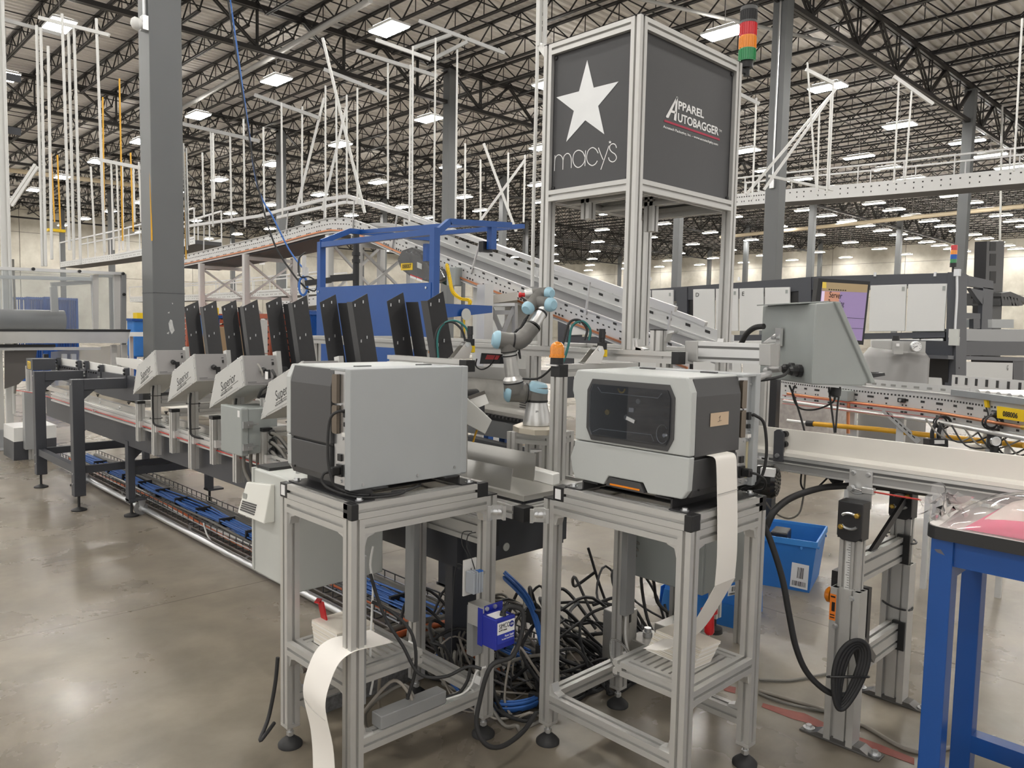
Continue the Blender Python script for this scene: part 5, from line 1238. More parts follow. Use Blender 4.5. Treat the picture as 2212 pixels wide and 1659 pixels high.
MB().prism([R_(1740,655.5)+d1*0.05, R_(1806,651.5)+d1*0.05, R_(1806,649)+d1*0.05, R_(1740,653)+d1*0.05], d1*(wL-0.08)).build('rain_lip', ENCL, HM)
bx = [R_(1818,664), R_(1827,668), R_(1866,762), R_(1860,766)]
MB().prism([p+d1*0.04 for p in bx], d1*0.16).build('screen_bezel', mat('bezel_grey', (0.50,0.51,0.50),0.45), HM)
kb = [R_(1878,808), R_(1918,806), R_(1919,812), R_(1879,819)]
MB().prism([p+d1*0.02 for p in kb], d1*0.26).build('keyboard_tray', BLKST, HM)
MB().prism([p+d1*0.04 for p in [R_(1884,806), R_(1912,805), R_(1912,807), R_(1884,808)]], d1*0.22).build('keyboard_keys', RUBBER, HM)
MB().prism([R_(1885,818)+d1*0.05, R_(1900,816)+d1*0.05, R_(1897,832)+d1*0.05, R_(1888,835)+d1*0.05], d1*0.05).build('card_reader', WPLAST, HM)
q = L(1688,728); MB().obox(q-d2*0.012, d1, d2, (0,0,1), 0.045, 0.012, 0.075).build('mount_plate', ALU2, HM); q2 = L(1676,742); MB().obox(q2-d2*0.025, d1, d2, (0,0,1), 0.055, 0.05, 0.008).build('mount_foot', ALU2, HM)
MB().prism([L(1670,740)-d2*0.04, L(1690,738)-d2*0.01, L(1690,715)-d2*0.01], d1*0.012).build('mount_web', ALU2, HM)
for x in (1682, 1690): MB().lathe(L(x, 730)-d2*0.018, L(x, 730)-d2*0.032, [(0, 0.009), (1, 0.007)], 10).build('mount_bolt', ZINC, HM, smooth=40)
for (x, y) in ((1713,797),(1729,801)):
    q = L(x, y); MB().lathe(q, q-d2*0.05, [(0, 0.026), (0.3, 0.026), (0.35, 0.02), (0.8, 0.02), (1, 0.012)], 10).build('cable_gland', BLACK, HM)
m = MB(); q = L(1700, 805)-d2*0.05
o = MB().tube([L(1713,797)-d2*0.05, L(1690,800)-d2*0.07, px(1660,808,D=2.95), px(1632,818,D=2.9), px(1600,838,D=2.95)], 0.014, 10, 5).build('armoured_cable', mat('armour_grey', (0.42,0.42,0.42),0.4,0.3), None, smooth=60); tag(o, 'grey armoured cable entering the back of the operator panel', 'cable')
o = MB().tube([L(1729,801)-d2*0.05, px(1690,812,D=2.92), px(1655,820,D=2.9), px(1620,823,D=2.95), px(1580,825,D=3.1)], 0.006, 8, 5).build('thin_cable', RUBBER, None, smooth=60); tag(o, 'thin black cable entering the back of the operator panel', 'cable')
o = MB().tube([px(1600,745,D=3.4), px(1612,722,D=3.35), px(1630,708,D=3.3), px(1650,705,D=3.25)], 0.012, 10, 5).build('black_hose', RUBBER, None, smooth=60); tag(o, 'black hose curving behind the swing arm', 'hose')
for k, pts in enumerate(([(1705,832),(1720,870),(1735,920),(1740,945)], [(1718,832),(1712,850),(1725,880),(1760,885),(1800,868),(1802,845)], [(1790,836),(1796,880),(1803,935)], [(1815,836),(1809,880),(1805,935)])):
    o = MB().tube([px(x, y, D=3.2) for x, y in pts], 0.004, 6, 5).build('hanging_cable', RUBBER, None, smooth=60); tag(o, ('thin black cable dangling lowest at the left under the operator panel','looped black cable under the operator panel','straight black cable under the operator panel','black cable beside the straight one under the operator panel')[k], 'cable')
o = MB().lathe(px(1806,838,D=3.2), px(1803,858,D=3.2), [(0, 0.022), (0.8, 0.022), (1, 0.012)], 14).build('inline_plug', BLACK, None, smooth=40); tag(o, 'chunky black plug hanging under the operator panel', 'plug')

# monitor behind it
MO = thing('monitor', 'black monitor with a purple screen reading Server behind the operator panel', 'monitor', (3.9, 1.6, 1.3))
mc = px(1820, 670, D=4.2); md = Vector((0.80, -0.60, 0)).normalized(); mn = Vector((-0.60, -0.80, 0)).normalized()
Mq = lambda x, y, o_=0.0: pp(x, y, mc+mn*o_, mn)
def mquad(name, q, m, th=0.02, off=0.0, lab=None): return MB().prism([Mq(x, y, off) for x, y in q], -mn*th).build(name, m, MO, lab)
mquad('bezel', [(1768,601),(1880,608),(1865,745),(1752,735)], BLACK, 0.045)
mquad('screen', [(1777,609),(1875,615),(1862,736),(1764,728)], mat('screen_lilac', (0.22,0.16,0.30), 0.3, emit=0.42), 0.001, 0.001)
mquad('screen_bar', [(1777,609),(1875,615),(1873,632),(1776,628)], mat('screen_amber', (0.26,0.19,0.10), 0.3, emit=0.42), 0.001, 0.002)
mquad('screen_tab', [(1777,609),(1785,609.5),(1785,623),(1776,622)], mat('screen_yellow', (0.50,0.36,0.05), 0.3, emit=0.42), 0.001, 0.003)
mquad('screen_column', [(1775.5,629),(1782,629),(1779,680),(1772,680)], mat('screen_pale', (0.55,0.45,0.60), 0.3, emit=0.42), 0.001, 0.002)
mquad('screen_orange', [(1782,629),(1815,631),(1806,690),(1777,688)], mat('screen_orange', (0.42,0.20,0.13), 0.3, emit=0.42), 0.001, 0.003)
for y in (686, 708): mquad('screen_line', [(1810,y-1),(1868,y+2),(1868,y+2.8),(1810,y-0.2)], INK, 0.001, 0.003)
text('Server', 0.046, Mq(1790.5,642,0.005), (Mq(1806,644)-Mq(1790,642)), (0,0,1), INK, MO, sx=0.62); text('Processing', 0.040, Mq(1788,657,0.005), (Mq(1806,644)-Mq(1790,642)), (0,0,1), INK, MO, sx=0.55)
for k in range(8): mquad('toolbar_icon', [(1790+5*k,624+0.3*k),(1793+5*k,624.2+0.3*k),(1793+5*k,626.5+0.3*k),(1790+5*k,626.3+0.3*k)], INK, 0.001, 0.003)
b = px(1672, 880, D=5.2); a = px(1815, 690, D=4.35)
MB().bar((b.x, b.y, 0), (b.x, b.y, 1.66), 0.055).build('monitor_post', BLKST, MO); MB().box(b.x-0.15, b.x+0.15, b.y-0.15, b.y+0.15, 0, 0.02).build('monitor_base', BLKST, MO)
MB().bar((b.x, b.y, 1.64), (a.x, a.y, 1.64), 0.05).build('monitor_bracket', BLKST, MO)
for x, d in ((1620, 3.75), (1645, 3.7)):
    q = px(x, 880, D=d); o = MB().prof((q.x, q.y, 0.0), (q.x, q.y, 1.33), 0.05, 0.05, (1,0,0)).build('frame_post', ALU, HM)

# ---------------------------------------------------------------- white belt conveyor at the right with its H stand
WC = thing('belt_conveyor', 'aluminium belt conveyor with cream side guard leading to the right', 'conveyor', (3.1, 1.1, 0))
wx = 2.93; GUARD = mat('cream_guard', (0.74,0.715,0.66),0.5,noise=0.03,nscale=4)
a0 = px(1560, 962, X=wx); a1 = px(2260, 1044, X=wx); yA, yB = a0.y, a1.y; zr = (a0.z+a1.z)/2
g0 = px(1620, 919, X=wx+0.02); g1 = px(2212, 984, X=wx+0.02); zg = (g0.z+g1.z)/2
MB().box(wx+0.02, wx+0.03, yB-0.2, yA, zr-0.01, zg).build('side_guard', GUARD, WC, bevel=0.002)
MB().prism([(wx+0.012, yB-0.2, zr), (wx+0.02, yB-0.2, zr+0.006), (wx+0.02, yB-0.2, zr-0.02), (wx-0.004, yB-0.2, zr-0.02), (wx-0.004, yB-0.2, zr-0.006)], (0, yA-yB+0.2, 0)).build('guard_ledge', GUARD, WC)
MB().box(wx, wx+0.03, yB-0.2, yA, zr-0.078, zr-0.02).build('side_profile', mat('matt_aluminium', (0.36,0.36,0.355),0.42,0.5), WC); MB().box(wx-0.003, wx, yB-0.2, yA, zr-0.034, zr-0.022).build('profile_lip', ALU2, WC); MB().box(wx-0.004, wx+0.0, yB-0.2, yA, zr-0.050, zr-0.045).build('profile_lip', ALU, WC); MB().box(wx-0.005, wx+0.02, yB-0.2, yA, zr-0.081, zr-0.075).build('profile_lip', ALU2, WC)
MB().box(wx-0.001, wx, yB-0.2, yA, zr-0.044, zr-0.036).build('profile_groove', mat('groove_shadow', (0.09,0.09,0.09),0.5), WC)
MB().box(wx+0.03, wx+0.46, yB-0.2, yA, zr-0.03, zr-0.018).build('belt', mat('white_belt', (0.62,0.62,0.60),0.5), WC); MB().box(wx+0.46, wx+0.49, yB-0.2, yA, zr-0.078, zr+0.0).build('side_profile', ALU, WC)
c = px(1682, 962, X=wx-0.012)
MB().prism([px(x, y, X=wx-0.012) for x, y in ((1672,932),(1678,928),(1685,928),(1693,938),(1690,998),(1670,996))], (0.012, 0, 0)).build('guard_bracket', CHAR, WC)
for (x, y) in ((1693,938),(1692,960)): q = px(x, y, X=wx+0.0); MB().cyl(q, q+Vector((0.02,0,0)), 0.013, None, 12).build('bracket_roller', BLACK, WC, smooth=40)
q = px(1679,984,X=wx-0.012); MB().lathe(q, q+Vector((-0.008,0,0)), [(0, 0.010), (1, 0.008)], 12).build('bracket_bolt', ZINC, WC, smooth=40)
pq('rating_label', [(1619,981),(1660,988),(1660,997),(1619,991)], wx-0.002, WVIN, 0.001, WC)
for k in range(3): pq('label_print', [(1622,983.5+2.4*k),(1640,986.3+2.4*k),(1640,987.2+2.4*k),(1622,984.4+2.4*k)], wx-0.0025, INK, 0.0004, WC)
pq('label_print', [(1645,988),(1657,990),(1657,994),(1645,992)], wx-0.0025, INK, 0.0004, WC)
# motor
mo = px(1660, 1040, D=2.95); mdir = (RX*0.55-FW*0.25-UP*0.02).normalized()
mdir = Vector((0.25, -0.97, 0)).normalized()
MB().lathe(mo-mdir*0.17, mo+mdir*0.035, [(0, 0.052), (0.25, 0.056), (0.3, 0.06), (0.62, 0.06), (0.66, 0.066), (0.93, 0.066), (1, 0.052)], 28).build('motor_body', mat('gloss_black', (0.012,0.012,0.012),0.2), WC, smooth=40)
for k in range(3):
    for j in range(6*(k+1)):
        aa = 2*PI*j/(6*(k+1)); ax = mdir.orthogonal().normalized(); bx_ = mdir.cross(ax); p = mo+mdir*0.036+(ax*math.cos(aa)+bx_*math.sin(aa))*0.014*(k+1)
        MB().cyl(p, p+mdir*0.001, 0.005, None, 6).build('fan_hole', mat('fan_hole', (0.05,0.05,0.05),0.6), WC)
MB().obox(mo+Vector((-0.045,-0.02,0.045)), mdir, mdir.cross(Vector((0,0,1))), (0,0,1), 0.05, 0.03, 0.03).build('motor_label', WVIN, WC)
MB().bar(mo+Vector((0,0,0.05)), Vector((mo.x+0.03, mo.y+0.02, zr-0.1)), 0.05).build('motor_bracket', BLACK, WC)
# H stand
LN = Vector((2.868, 1.13, 0)); LF = Vector((3.376, 1.13, 0))
for k, P in enumerate((LN, LF)):
    s = MB(); s.prof((P.x, P.y, 0.012), (P.x, P.y, 0.60), 0.05, 0.10, (0,1,0)); s.build('stand_sleeve', ALU, WC)
    for yy in (-0.042, 0.042): MB().box(P.x-0.035, P.x+0.035, P.y+yy-0.012, P.y+yy+0.012, 0.012, 0.60).build('sleeve_flange', ALU, WC)
    MB().prof((P.x+0.01, P.y, 0.35), (P.x+0.01, P.y, 0.90), 0.04, 0.08, (0,1,0)).build('stand_column', ALU, WC)
    f = MB(); f.prism([(P.x-0.03, P.y-0.15, 0), (P.x+0.03, P.y-0.15, 0), (P.x+0.03, P.y+0.15, 0), (P.x-0.03, P.y+0.15, 0)], (0, 0, 0.008)); f.build('floor_plate', mat('worn_steel', (0.16,0.155,0.15),0.4,0.6), WC, bevel=0.002)
    MB().prism([(P.x-0.03, P.y-0.11, 0.008), (P.x-0.03, P.y+0.11, 0.008), (P.x-0.03, P.y+0.08, 0.022), (P.x-0.03, P.y-0.08, 0.022)], (0.06, 0, 0)).build('floor_plate_rise', MATS['worn_steel'], WC)
    for yy in (-0.125, 0.125):
        w = MB().cyl((P.x, P.y+yy, 0.008), (P.x, P.y+yy, 0.013), 0.022, None, 16).build('anchor_washer', ZINC, WC, smooth=40); MB().cyl((P.x, P.y+yy, 0.013), (P.x, P.y+yy, 0.024), 0.012, None, 6).build('anchor_bolt', ZINC, w)
    MB().prism([(P.x-0.030, P.y-0.045, 0.80), (P.x-0.030, P.y-0.025, 0.785), (P.x-0.030, P.y+0.025, 0.785), (P.x-0.030, P.y+0.045, 0.80), (P.x-0.030, P.y+0.045, 0.93), (P.x-0.030, P.y-0.045, 0.93)], (0.012, 0, 0)).build('pivot_plate', BLKST, WC, bevel=0.003)
    MB().box(P.x-0.02, P.x+0.04, P.y-0.045, P.y+0.045, 0.79, 0.93).build('pivot_block', BLKST, WC)
    for sgn, zc in ((1, 0.885), (-1, 0.835)):
        m = MB(); m.tube([(P.x-0.031, P.y+0.028*math.cos(a)*1.0, zc-0.012*sgn+0.016*math.sin(a)*sgn) for a in [0.3+2.5*i/8 for i in range(9)]], 0.0055, 6, 1); m.build('arc_slot', ZINC, WC)
        MB().lathe((P.x-0.031, P.y-0.028*sgn, zc), (P.x-0.043, P.y-0.028*sgn, zc), [(0, 0.011), (0.8, 0.010), (1, 0.006)], 6).build('brass_bolt', BRASS, WC)
q = px(1850, 1002, X=wx-0.008)
MB().box(wx-0.010, wx-0.002, LN.y-0.042, LN.y+0.042, 0.90, zr-0.03).build('hanger_plate', ALU2, WC)
for yy, z in ((-0.027, zr-0.045), (0.027, zr-0.045), (0.027, zr-0.105)): MB().lathe((wx-0.010, LN.y+yy, z), (wx-0.020, LN.y+yy, z), [(0, 0.010), (1, 0.007)], 12).build('hanger_bolt', ZINC, WC, smooth=40)
MB().box(LF.x-0.02, LF.x+0.03, LF.y-0.04, LF.y+0.04, 0.93, zr-0.075).build('hanger_plate', BLKST, WC)
for z in (0.665, 0.30):
    MB().prof((LN.x+0.035, LN.y, z), (LF.x-0.035, LF.y, z), 0.05, 0.10).build('cross_beam', ALU, WC)
    MB().box(LF.x-0.045, LF.x-0.03, LF.y-0.05, LF.y-0.0, z-0.06, z+0.06).build('beam_bracket', BLACK, WC)
MB().bar((LF.x-0.04, LF.y-0.02, 0.87), (LN.x+0.15, LN.y-0.01, 0.70), 0.012, 0.030).build('brace', BLKST, WC); MB().bar((LN.x+0.04, LN.y-0.03, 0.42), (LN.x+0.20, LN.y-0.03, 0.28), 0.012, 0.03).build('brace', mat('grey_brace', (0.15,0.145,0.14),0.4,0.4), WC)
# scale and warning sticker on the near column
MB().box(LN.x-0.0145, LN.x-0.0135, LN.y-0.004, LN.y+0.014, 0.60, 0.78).build('height_scale', mat('scale_tape', (0.70,0.70,0.68),0.5), WC)
for k in range(18): MB().box(LN.x-0.0152, LN.x-0.0145, LN.y-0.003, LN.y+(0.010 if k % 5 == 0 else 0.004), 0.605+0.0095*k, 0.6065+0.0095*k).build('scale_tick', INK, WC)
MB().box(LN.x-0.0365, LN.x-0.0355, LN.y+0.031, LN.y+0.054, 0.475, 0.575).build('warning_sticker', mat('sticker_orange', (0.85,0.22,0.02),0.5), WC, 'orange pinch-point warning sticker')
for z0, z1 in ((0.484, 0.488), (0.494, 0.498), (0.51, 0.545), (0.562, 0.568)): MB().box(LN.x-0.0372, LN.x-0.0365, LN.y+0.034, LN.y+(0.046 if z1-z0 > 0.02 else 0.051), z0, z1).build('sticker_print', INK, WC)
for yy, z in ((0.03, 0.455), (-0.025, 0.575)): MB().lathe((LN.x-0.034, LN.y+yy, z), (LN.x-0.044, LN.y+yy, z), [(0, 0.011), (1, 0.007)], 12).build('sleeve_bolt', ZINC, WC, smooth=40)
# start-stop box behind the near column
SB = thing('stop_switch', 'dark box with amber lamp fixed behind the near conveyor leg', 'switch', (2.93, 1.18, 0.5))
MB().box(2.91, 2.99, 1.13, 1.215, 0.44, 0.64).build('switch_box', BLKST, SB); MB().box(2.98, 3.01, 1.10, 1.16, 0.36, 0.58).build('rear_plate', BLKST, SB)
MB().lathe((2.92, 1.215, 0.54), (2.92, 1.235, 0.54), [(0, 0.03), (0.6, 0.03), (1, 0.022)], 20).build('amber_lamp', ORANGE, SB, smooth=40)
# red safety wire with turnbuckle
o = MB().tube([px(1872,1060,X=2.9), px(1930,1070,X=2.9), px(1990,1080,X=2.9)], 0.0035, 6, 3).build('safety_wire', REDROPE, None); tag(o, 'red safety wire running from the conveyor plate to the table', 'wire')
m = MB(); m.tube([px(x, y, X=2.905) for x, y in ((1832,1058),(1840,1054),(1862,1061),(1873,1062),(1862,1066),(1846,1066),(1836,1060))], 0.003, 6, 4); o = m.build('wire_loop', ZINC, None); tag(o, 'steel wire loop on the conveyor hanger plate', 'loop')
q = px(1876,1060,X=2.9); o = MB().box(q.x-0.012, q.x+0.012, q.y-0.022, q.y+0.022, q.z-0.012, q.z+0.012).build('wire_clamp', ZINC, None, bevel=0.003); tag(o, 'small zinc clamp on the red safety wire', 'clamp')
o = MB().cyl((2.91, LN.y+0.025, q.z+0.0), (2.885, LN.y+0.025, q.z+0.0), 0.011, None, 12).build('eye_bolt', ZINC, None); tag(o, 'zinc eye bolt in the conveyor hanger plate', 'bolt')
# thick black hose and cable bundle at the near leg
o = MB().tube([px(1655,1140,D=2.9), px(1672,1105,D=2.9), px(1710,1075,D=2.95), px(1770,1055,D=3.0), px(1820,1050,D=3.05), px(1880,1050,D=3.1), px(1960,1060,D=3.15), px(2010,1066,D=3.2)], 0.013, 10, 6).build('black_hose', RUBBER, None, smooth=60); tag(o, 'thick black hose arching under the belt conveyor', 'hose')
o = MB().tube([px(1650,1135,D=2.75), px(1665,1170,D=2.75), px(1690,1250,D=2.75), px(1705,1330,D=2.76), px(1720,1400,D=2.77), px(1745,1455,D=2.78), px(1790,1495,D=2.78), px(1835,1500,D=2.78), px(1858,1470,D=2.79), px(1850,1410,D=2.79), px(1832,1395,D=2.79)], 0.011, 10, 6).build('black_cable', RUBBER, None, smooth=60); tag(o, 'black cable sweeping down to the coil on the near conveyor leg', 'cable')
m = MB()
for k in range(4):
    w = 0.026+0.012*k; cq = px(1834, 1458, D=2.77-0.006*k); pts = []
    for i in range(25):
        a = 2*PI*i/24; v = math.sin(a); pts.append(cq+RX*(w*math.cos(a)*(0.9+0.3*v)+0.030*v)+UP*(0.100+0.008*k)*v)
    m.tube(pts, 0.0085, 8, 2)
o = m.build('cable_coil', RUBBER, None, smooth=60); tag(o, 'coiled black cable tied to the near conveyor leg', 'cable')
q = px(1832, 1462, D=2.755); m = MB(); m.tube([q+RX*0.075*math.cos(a)+UP*0.006*math.sin(a)-FW*0.02*math.sin(a) for a in [2*PI*i/14 for i in range(15)]], 0.004, 6, 1); o = m.build('cable_tie', BLACK, None); tag(o, 'black cable tie around the coil on the conveyor leg', 'tie')
for z in (0.70, 0.42):
    m = MB(); m.tube([(LF.x+0.055*math.cos(a), LF.y+0.06*math.sin(a), z+0.01*math.sin(a)) for a in [2*PI*i/16 for i in range(17)]], 0.004, 6, 1); o = m.build('cable_tie', BLACK, None); tag(o, f'black cable tie around the far conveyor leg, {"upper" if z > 0.5 else "lower"} one', 'tie')
for k, (pts, r, c_, lab) in enumerate((([(1640,1468),(1700,1470),(1750,1462),(1800,1452),(1870,1440)], 0.006, GREYCAB, 'grey cable lying along the floor past the coil'),
        ([(1640,1492),(1720,1515),(1800,1540),(1870,1570),(1950,1615),(2010,1625),(2080,1605),(2150,1592)], 0.008, mat('beige_cable', (0.34,0.31,0.27),0.6), 'beige cable snaking over the floor under the blue table'),
        ([(1640,1498),(1700,1520),(1790,1538),(1830,1548)], 0.006, GREYCAB, 'second grey cable on the floor by the red tape'))):
    o = MB().tube([px(x, y, Z=0.008) for x, y in pts], r, 8, 5).build('floor_cable', c_, None, smooth=60); tag(o, lab, 'cable')
for k, (pts, lab) in enumerate((([(1740,1015),(1735,1075),(1725,1110),(1700,1120),(1670,1105),(1655,1085)], 'thin grey cable looping in front of the open blue tote'), ([(1733,1012),(1730,1045),(1742,1062),(1760,1058),(1800,1020)], 'thin black cable under the belt conveyor'))):
    o = MB().tube([px(x, y, D=3.3) for x, y in pts], 0.004, 6, 5).build('hanging_cable', GREYCAB if k == 0 else RUBBER, None, smooth=60); tag(o, lab, 'cable')
m = MB(); pts = []
for i in range(100):
    t = i/99; a = 2*PI*14*t; cpt = px(1788+30*t, 1020+22*math.sin(PI*min(1, t*1.0)*0.75), D=3.2); pts.append(cpt+UP*0.012*math.cos(a)+FW*0.012*math.sin(a))
m.tube(pts, 0.005, 6, 1); o = m.build('coiled_hose', RUBBER, None, smooth=60); tag(o, 'black spiral hose under the belt conveyor', 'hose')
# floor tape
TAPE = mat('faded_red_tape', (0.30,0.085,0.065),0.6,noise=0.3,nscale=18)
def floor_strip(name, q, lab):
    pts = [px(x, y, Z=0.0008) for x, y in q]; o = MB().prism(pts, (0, 0, 0.0008)).build(name, TAPE, None); tag(o, lab, 'tape', 'worn red floor tape')
floor_strip('floor_tape', [(1648,1519),(1700,1533),(1738,1541),(1795,1568),(1795,1581),(1735,1559),(1712,1553),(1645,1527)], 'worn red floor tape left of the near conveyor leg')
floor_strip('floor_tape', [(1855,1592),(1900,1608),(1975,1638),(1975,1652),(1905,1626),(1855,1606)], 'worn red floor tape right of the near conveyor leg')
floor_strip('floor_tape', [(1555,1478),(1590,1485),(1588,1498),(1565,1492)], 'scrap of red floor tape under the printer stand')

# ---------------------------------------------------------------- blue table with the bagged garment
BT = thing('work_table', 'blue steel work table with white top and black edge', 'table', (3.2, 0.5, 0))
TZ = 0.97; k0 = px(2003, 1131, Z=TZ); tx, ty = k0.x-0.012, k0.y+0.006
def rr(x0, x1, y0, y1, r, z): 
    out = []
    for cx_, cy_, a0_ in ((x0+r, y1-r, PI/2), (x0+r, y0+r, PI), (x1-r, y0+r, 1.5*PI), (x1-r, y1-r, 0)):
        for i in range(6): a = a0_+PI/2*i/5; out.append((cx_+r*math.cos(a), cy_+r*math.sin(a), z))
    return out
MB().prism(rr(tx, tx+0.42, ty-1.6, ty, 0.045, TZ-0.040), (0, 0, 0.038)).build('edge_band', mat('black_edge_band', (0.025,0.025,0.026),0.5), BT)
MB().prism(rr(tx+0.004, tx+0.416, ty-1.596, ty-0.004, 0.043, TZ-0.003), (0, 0, 0.0035)).build('table_top', mat('white_laminate', (0.80,0.77,0.74),0.3), BT)
lw = 0.062
for (x, y) in ((tx+0.045, ty-0.05), (tx+0.045, ty-0.50), (tx+0.375, ty-0.05), (tx+0.375, ty-0.50)):
    MB().box(x-lw/2, x+lw/2, y-lw/2, y+lw/2, 0, TZ-0.04).build('leg', BLUE, BT, bevel=0.003)
for y in (ty-0.05, ty-0.50): MB().box(tx+0.075, tx+0.345, y-0.02, y+0.02, TZ-0.17, TZ-0.041).build('apron', BLUE, BT)
for x in (tx+0.045, tx+0.375): MB().box(x-0.02, x+0.02, ty-0.47, ty-0.08, TZ-0.12, TZ-0.041).build('apron', BLUE, BT)
MB().box(tx+0.02, tx+0.07, ty-0.47, ty-0.08, 0.14, 0.20).build('stretcher', BLUE, BT); MB().box(tx+0.345, tx+0.40, ty-0.47, ty-0.08, 0.14, 0.20).build('stretcher', BLUE, BT)
MB().bar((tx+0.07, ty-0.28, 0.17), (tx+0.345, ty-0.28, 0.17), 0.05).build('stretcher', BLUE, BT)
pq('paint_scuff', [(2018,1186),(2032,1187),(2041,1200),(2024,1193)], tx+0.045-lw/2-0.0006, mat('scuff', (0.12,0.12,0.15),0.6), 0.0005, BT)
# garment in its bag
GB = thing('bagged_garment', 'pink garment folded in a crinkled clear plastic bag on the blue table', 'garment bag', (3.1, 0.7, TZ))
random.seed(11)
def lumpy(cx_, cy_, sx_, sy_, h, seed, nx=26, ny=18, z0=TZ, amp=0.012):
    random.seed(seed); ph = [(random.uniform(2, 13), random.uniform(2, 13), random.uniform(0, 6)) for _ in range(9)]
    V = []; 
    for i in range(nx+1):
        for j in range(ny+1):
            u, v = i/nx*2-1, j/ny*2-1
            e = max(0.0, 1-abs(u)**3.5)*max(0.0, 1-abs(v)**3.5)
            w = sum(math.sin(a*u+b*v+c) for a, b, c in ph)/9
            V.append((cx_+u*sx_, cy_+v*sy_, z0+0.002+h*e**0.6+amp*w*e))
    F = [(i*(ny+1)+j, (i+1)*(ny+1)+j, (i+1)*(ny+1)+j+1, i*(ny+1)+j+1) for i in range(nx) for j in range(ny)]
    return V, F
gx_, gy_ = tx+0.24, ty-0.50
V, F = lumpy(gx_-0.02, gy_, 0.20, 0.40, 0.045, 5, amp=0.006); MB().add(V, F).build('folded_garment', mat('pink_cloth', (0.80,0.16,0.28),0.8,noise=0.15,nscale=12), GB, smooth=60)
V, F = lumpy(gx_+0.03, gy_, 0.18, 0.39, 0.085, 6, amp=0.008); MB().add(V, F).build('garment_lining', mat('pale_cloth', (0.80,0.72,0.66),0.8), GB, smooth=60)
FILM = clear_mat('plastic_film', (0.97,0.95,0.95), 1.38, 0.16)
V, F = lumpy(gx_, gy_+0.01, 0.235, 0.45, 0.105, 8, 60, 46, amp=0.022); MB().add(V, F).build('bag_film', FILM, GB, smooth=70)
fq = [px(x, y, D=d) for x, y, d in ((1982,1086,2.46),(2010,1065,2.5),(2040,1048,2.52),(2044,1070,2.5),(2075,1065,2.5),(2105,1080,2.48),(2095,1108,2.42),(2050,1110,2.40),(2020,1115,2.40),(1995,1108,2.42))]
cen = sum(fq, Vector())/len(fq); random.seed(21); V = [cen+Vector((0,0,0.03))]; n = len(fq)
for f_ in (0.35, 0.7, 1.0):
    for i in range(n*3):
        a = fq[i//3]; b_ = fq[(i//3+1) % n]; p = a+(b_-a)*((i % 3)/3); V.append(cen+(p-cen)*f_+Vector((random.uniform(-.012,.012), random.uniform(-.012,.012), random.uniform(-.022,.022))))
N3 = n*3; F = [(0, 1+i, 1+(i+1) % N3) for i in range(N3)]+[(1+r*N3+i, 1+(r+1)*N3+i, 1+(r+1)*N3+(i+1) % N3, 1+r*N3+(i+1) % N3) for r in range(2) for i in range(N3)]
MB().add(V, F).build('bag_end', FILM, GB, smooth=20)

# ---------------------------------------------------------------- blue totes on the floor
def label_on(par, q, P, n, name='barcode_label'):
    pts = [pp(x, y, P, n) for x, y in q]; nn = Vector(n).normalized(); s = 1 if nn.dot(EYE-Vector(P)) > 0 else -1
    nn = nn*s; lab = MB().prism([p+nn*0.001 for p in pts], nn*0.0008).build(name, WVIN, par, 'white barcode label')
    random.seed(len(q)+int(pts[0].x*100)); u = pts[1]-pts[0]; v_ = pts[3]-pts[0]; m = MB(); t = 0.15
    for lo, hi, f0, f1 in ((0.15, 0.6, 0.35, 0.72), (0.72, 0.92, 0.1, 0.9)):
        t = f0
        while t < f1:
            w = random.choice((0.015, 0.03, 0.045)); a = pts[0]+nn*0.0022
            m.add([a+u*t+v_*lo, a+u*(t+w)+v_*lo, a+u*(t+w)+v_*hi, a+u*t+v_*hi], [(0,1,2,3)]); t += w+random.choice((0.02, 0.035))
    m.build('barcode', INK, lab, kind='stuff'); return lab
T1 = thing('open_tote', 'open blue corrugated plastic tote with barcode labels on the floor', 'tote', (4.2, 1.9, 0))
b0_, b1_, b2_ = px(1640,1262,Z=0.0), px(1748,1281,Z=0.0), px(1812,1222,Z=0.0)
e1 = b0_-b1_; e2 = b2_-b1_; e1 = Vector((e1.x, e1.y, 0)); e2 = Vector((e2.x, e2.y, 0)); e1n = e1.normalized(); e2 = e2-e1n*e2.dot(e1n); e2n = e2.normalized(); W1, W2 = 0.52, 0.40

B = [b1_, b1_+e1n*W1, b1_+e1n*W1+e2n*W2, b1_+e2n*W2]
hgt = 0.30; cB = sum(B, Vector())/4; Tp = [cB+(p-cB)*1.12+Vector((0,0,hgt)) for p in B]; Bi = [cB+(p-cB)*0.98+Vector((0,0,0.006)) for p in B]; Ti = [cB+(p-cB)*1.095+Vector((0,0,hgt)) for p in B]
for k in range(4):
    j = (k+1) % 4; MB().add([B[k], B[j], Tp[j], Tp[k], Bi[k], Bi[j], Ti[j], Ti[k]], [(0,1,2,3), (7,6,5,4), (3,2,6,7), (0,4,5,1), (0,3,7,4), (1,5,6,2)]).build('tote_wall', BLUECAR, T1)
    a = Tp[k]*0.94+B[k]*0.06; 
    MB().bar(Tp[k], Tp[j], 0.010, 0.035).build('tote_rim', mat('blue_rim', (0.05,0.24,0.62),0.35), T1)
    for f_ in (0.15, 0.85): p = Tp[k]+(Tp[j]-Tp[k])*f_-Vector((0,0,0.03)); o_ = (p-cB); o_.z = 0; p = p+o_.normalized()*0.004; MB().lathe(p, p+o_.normalized()*0.004, [(0, 0.010), (1, 0.007)], 10).build('rivet', MATS['blue_rim'], T1, smooth=40)
MB().prism([p for p in Bi], (0, 0, 0.004)).build('tote_floor', BLUECAR, T1)
for (k, j) in ((2, 1), ): 
    p = (Tp[2]+Tp[1])/2-Vector((0,0,0.06)); 
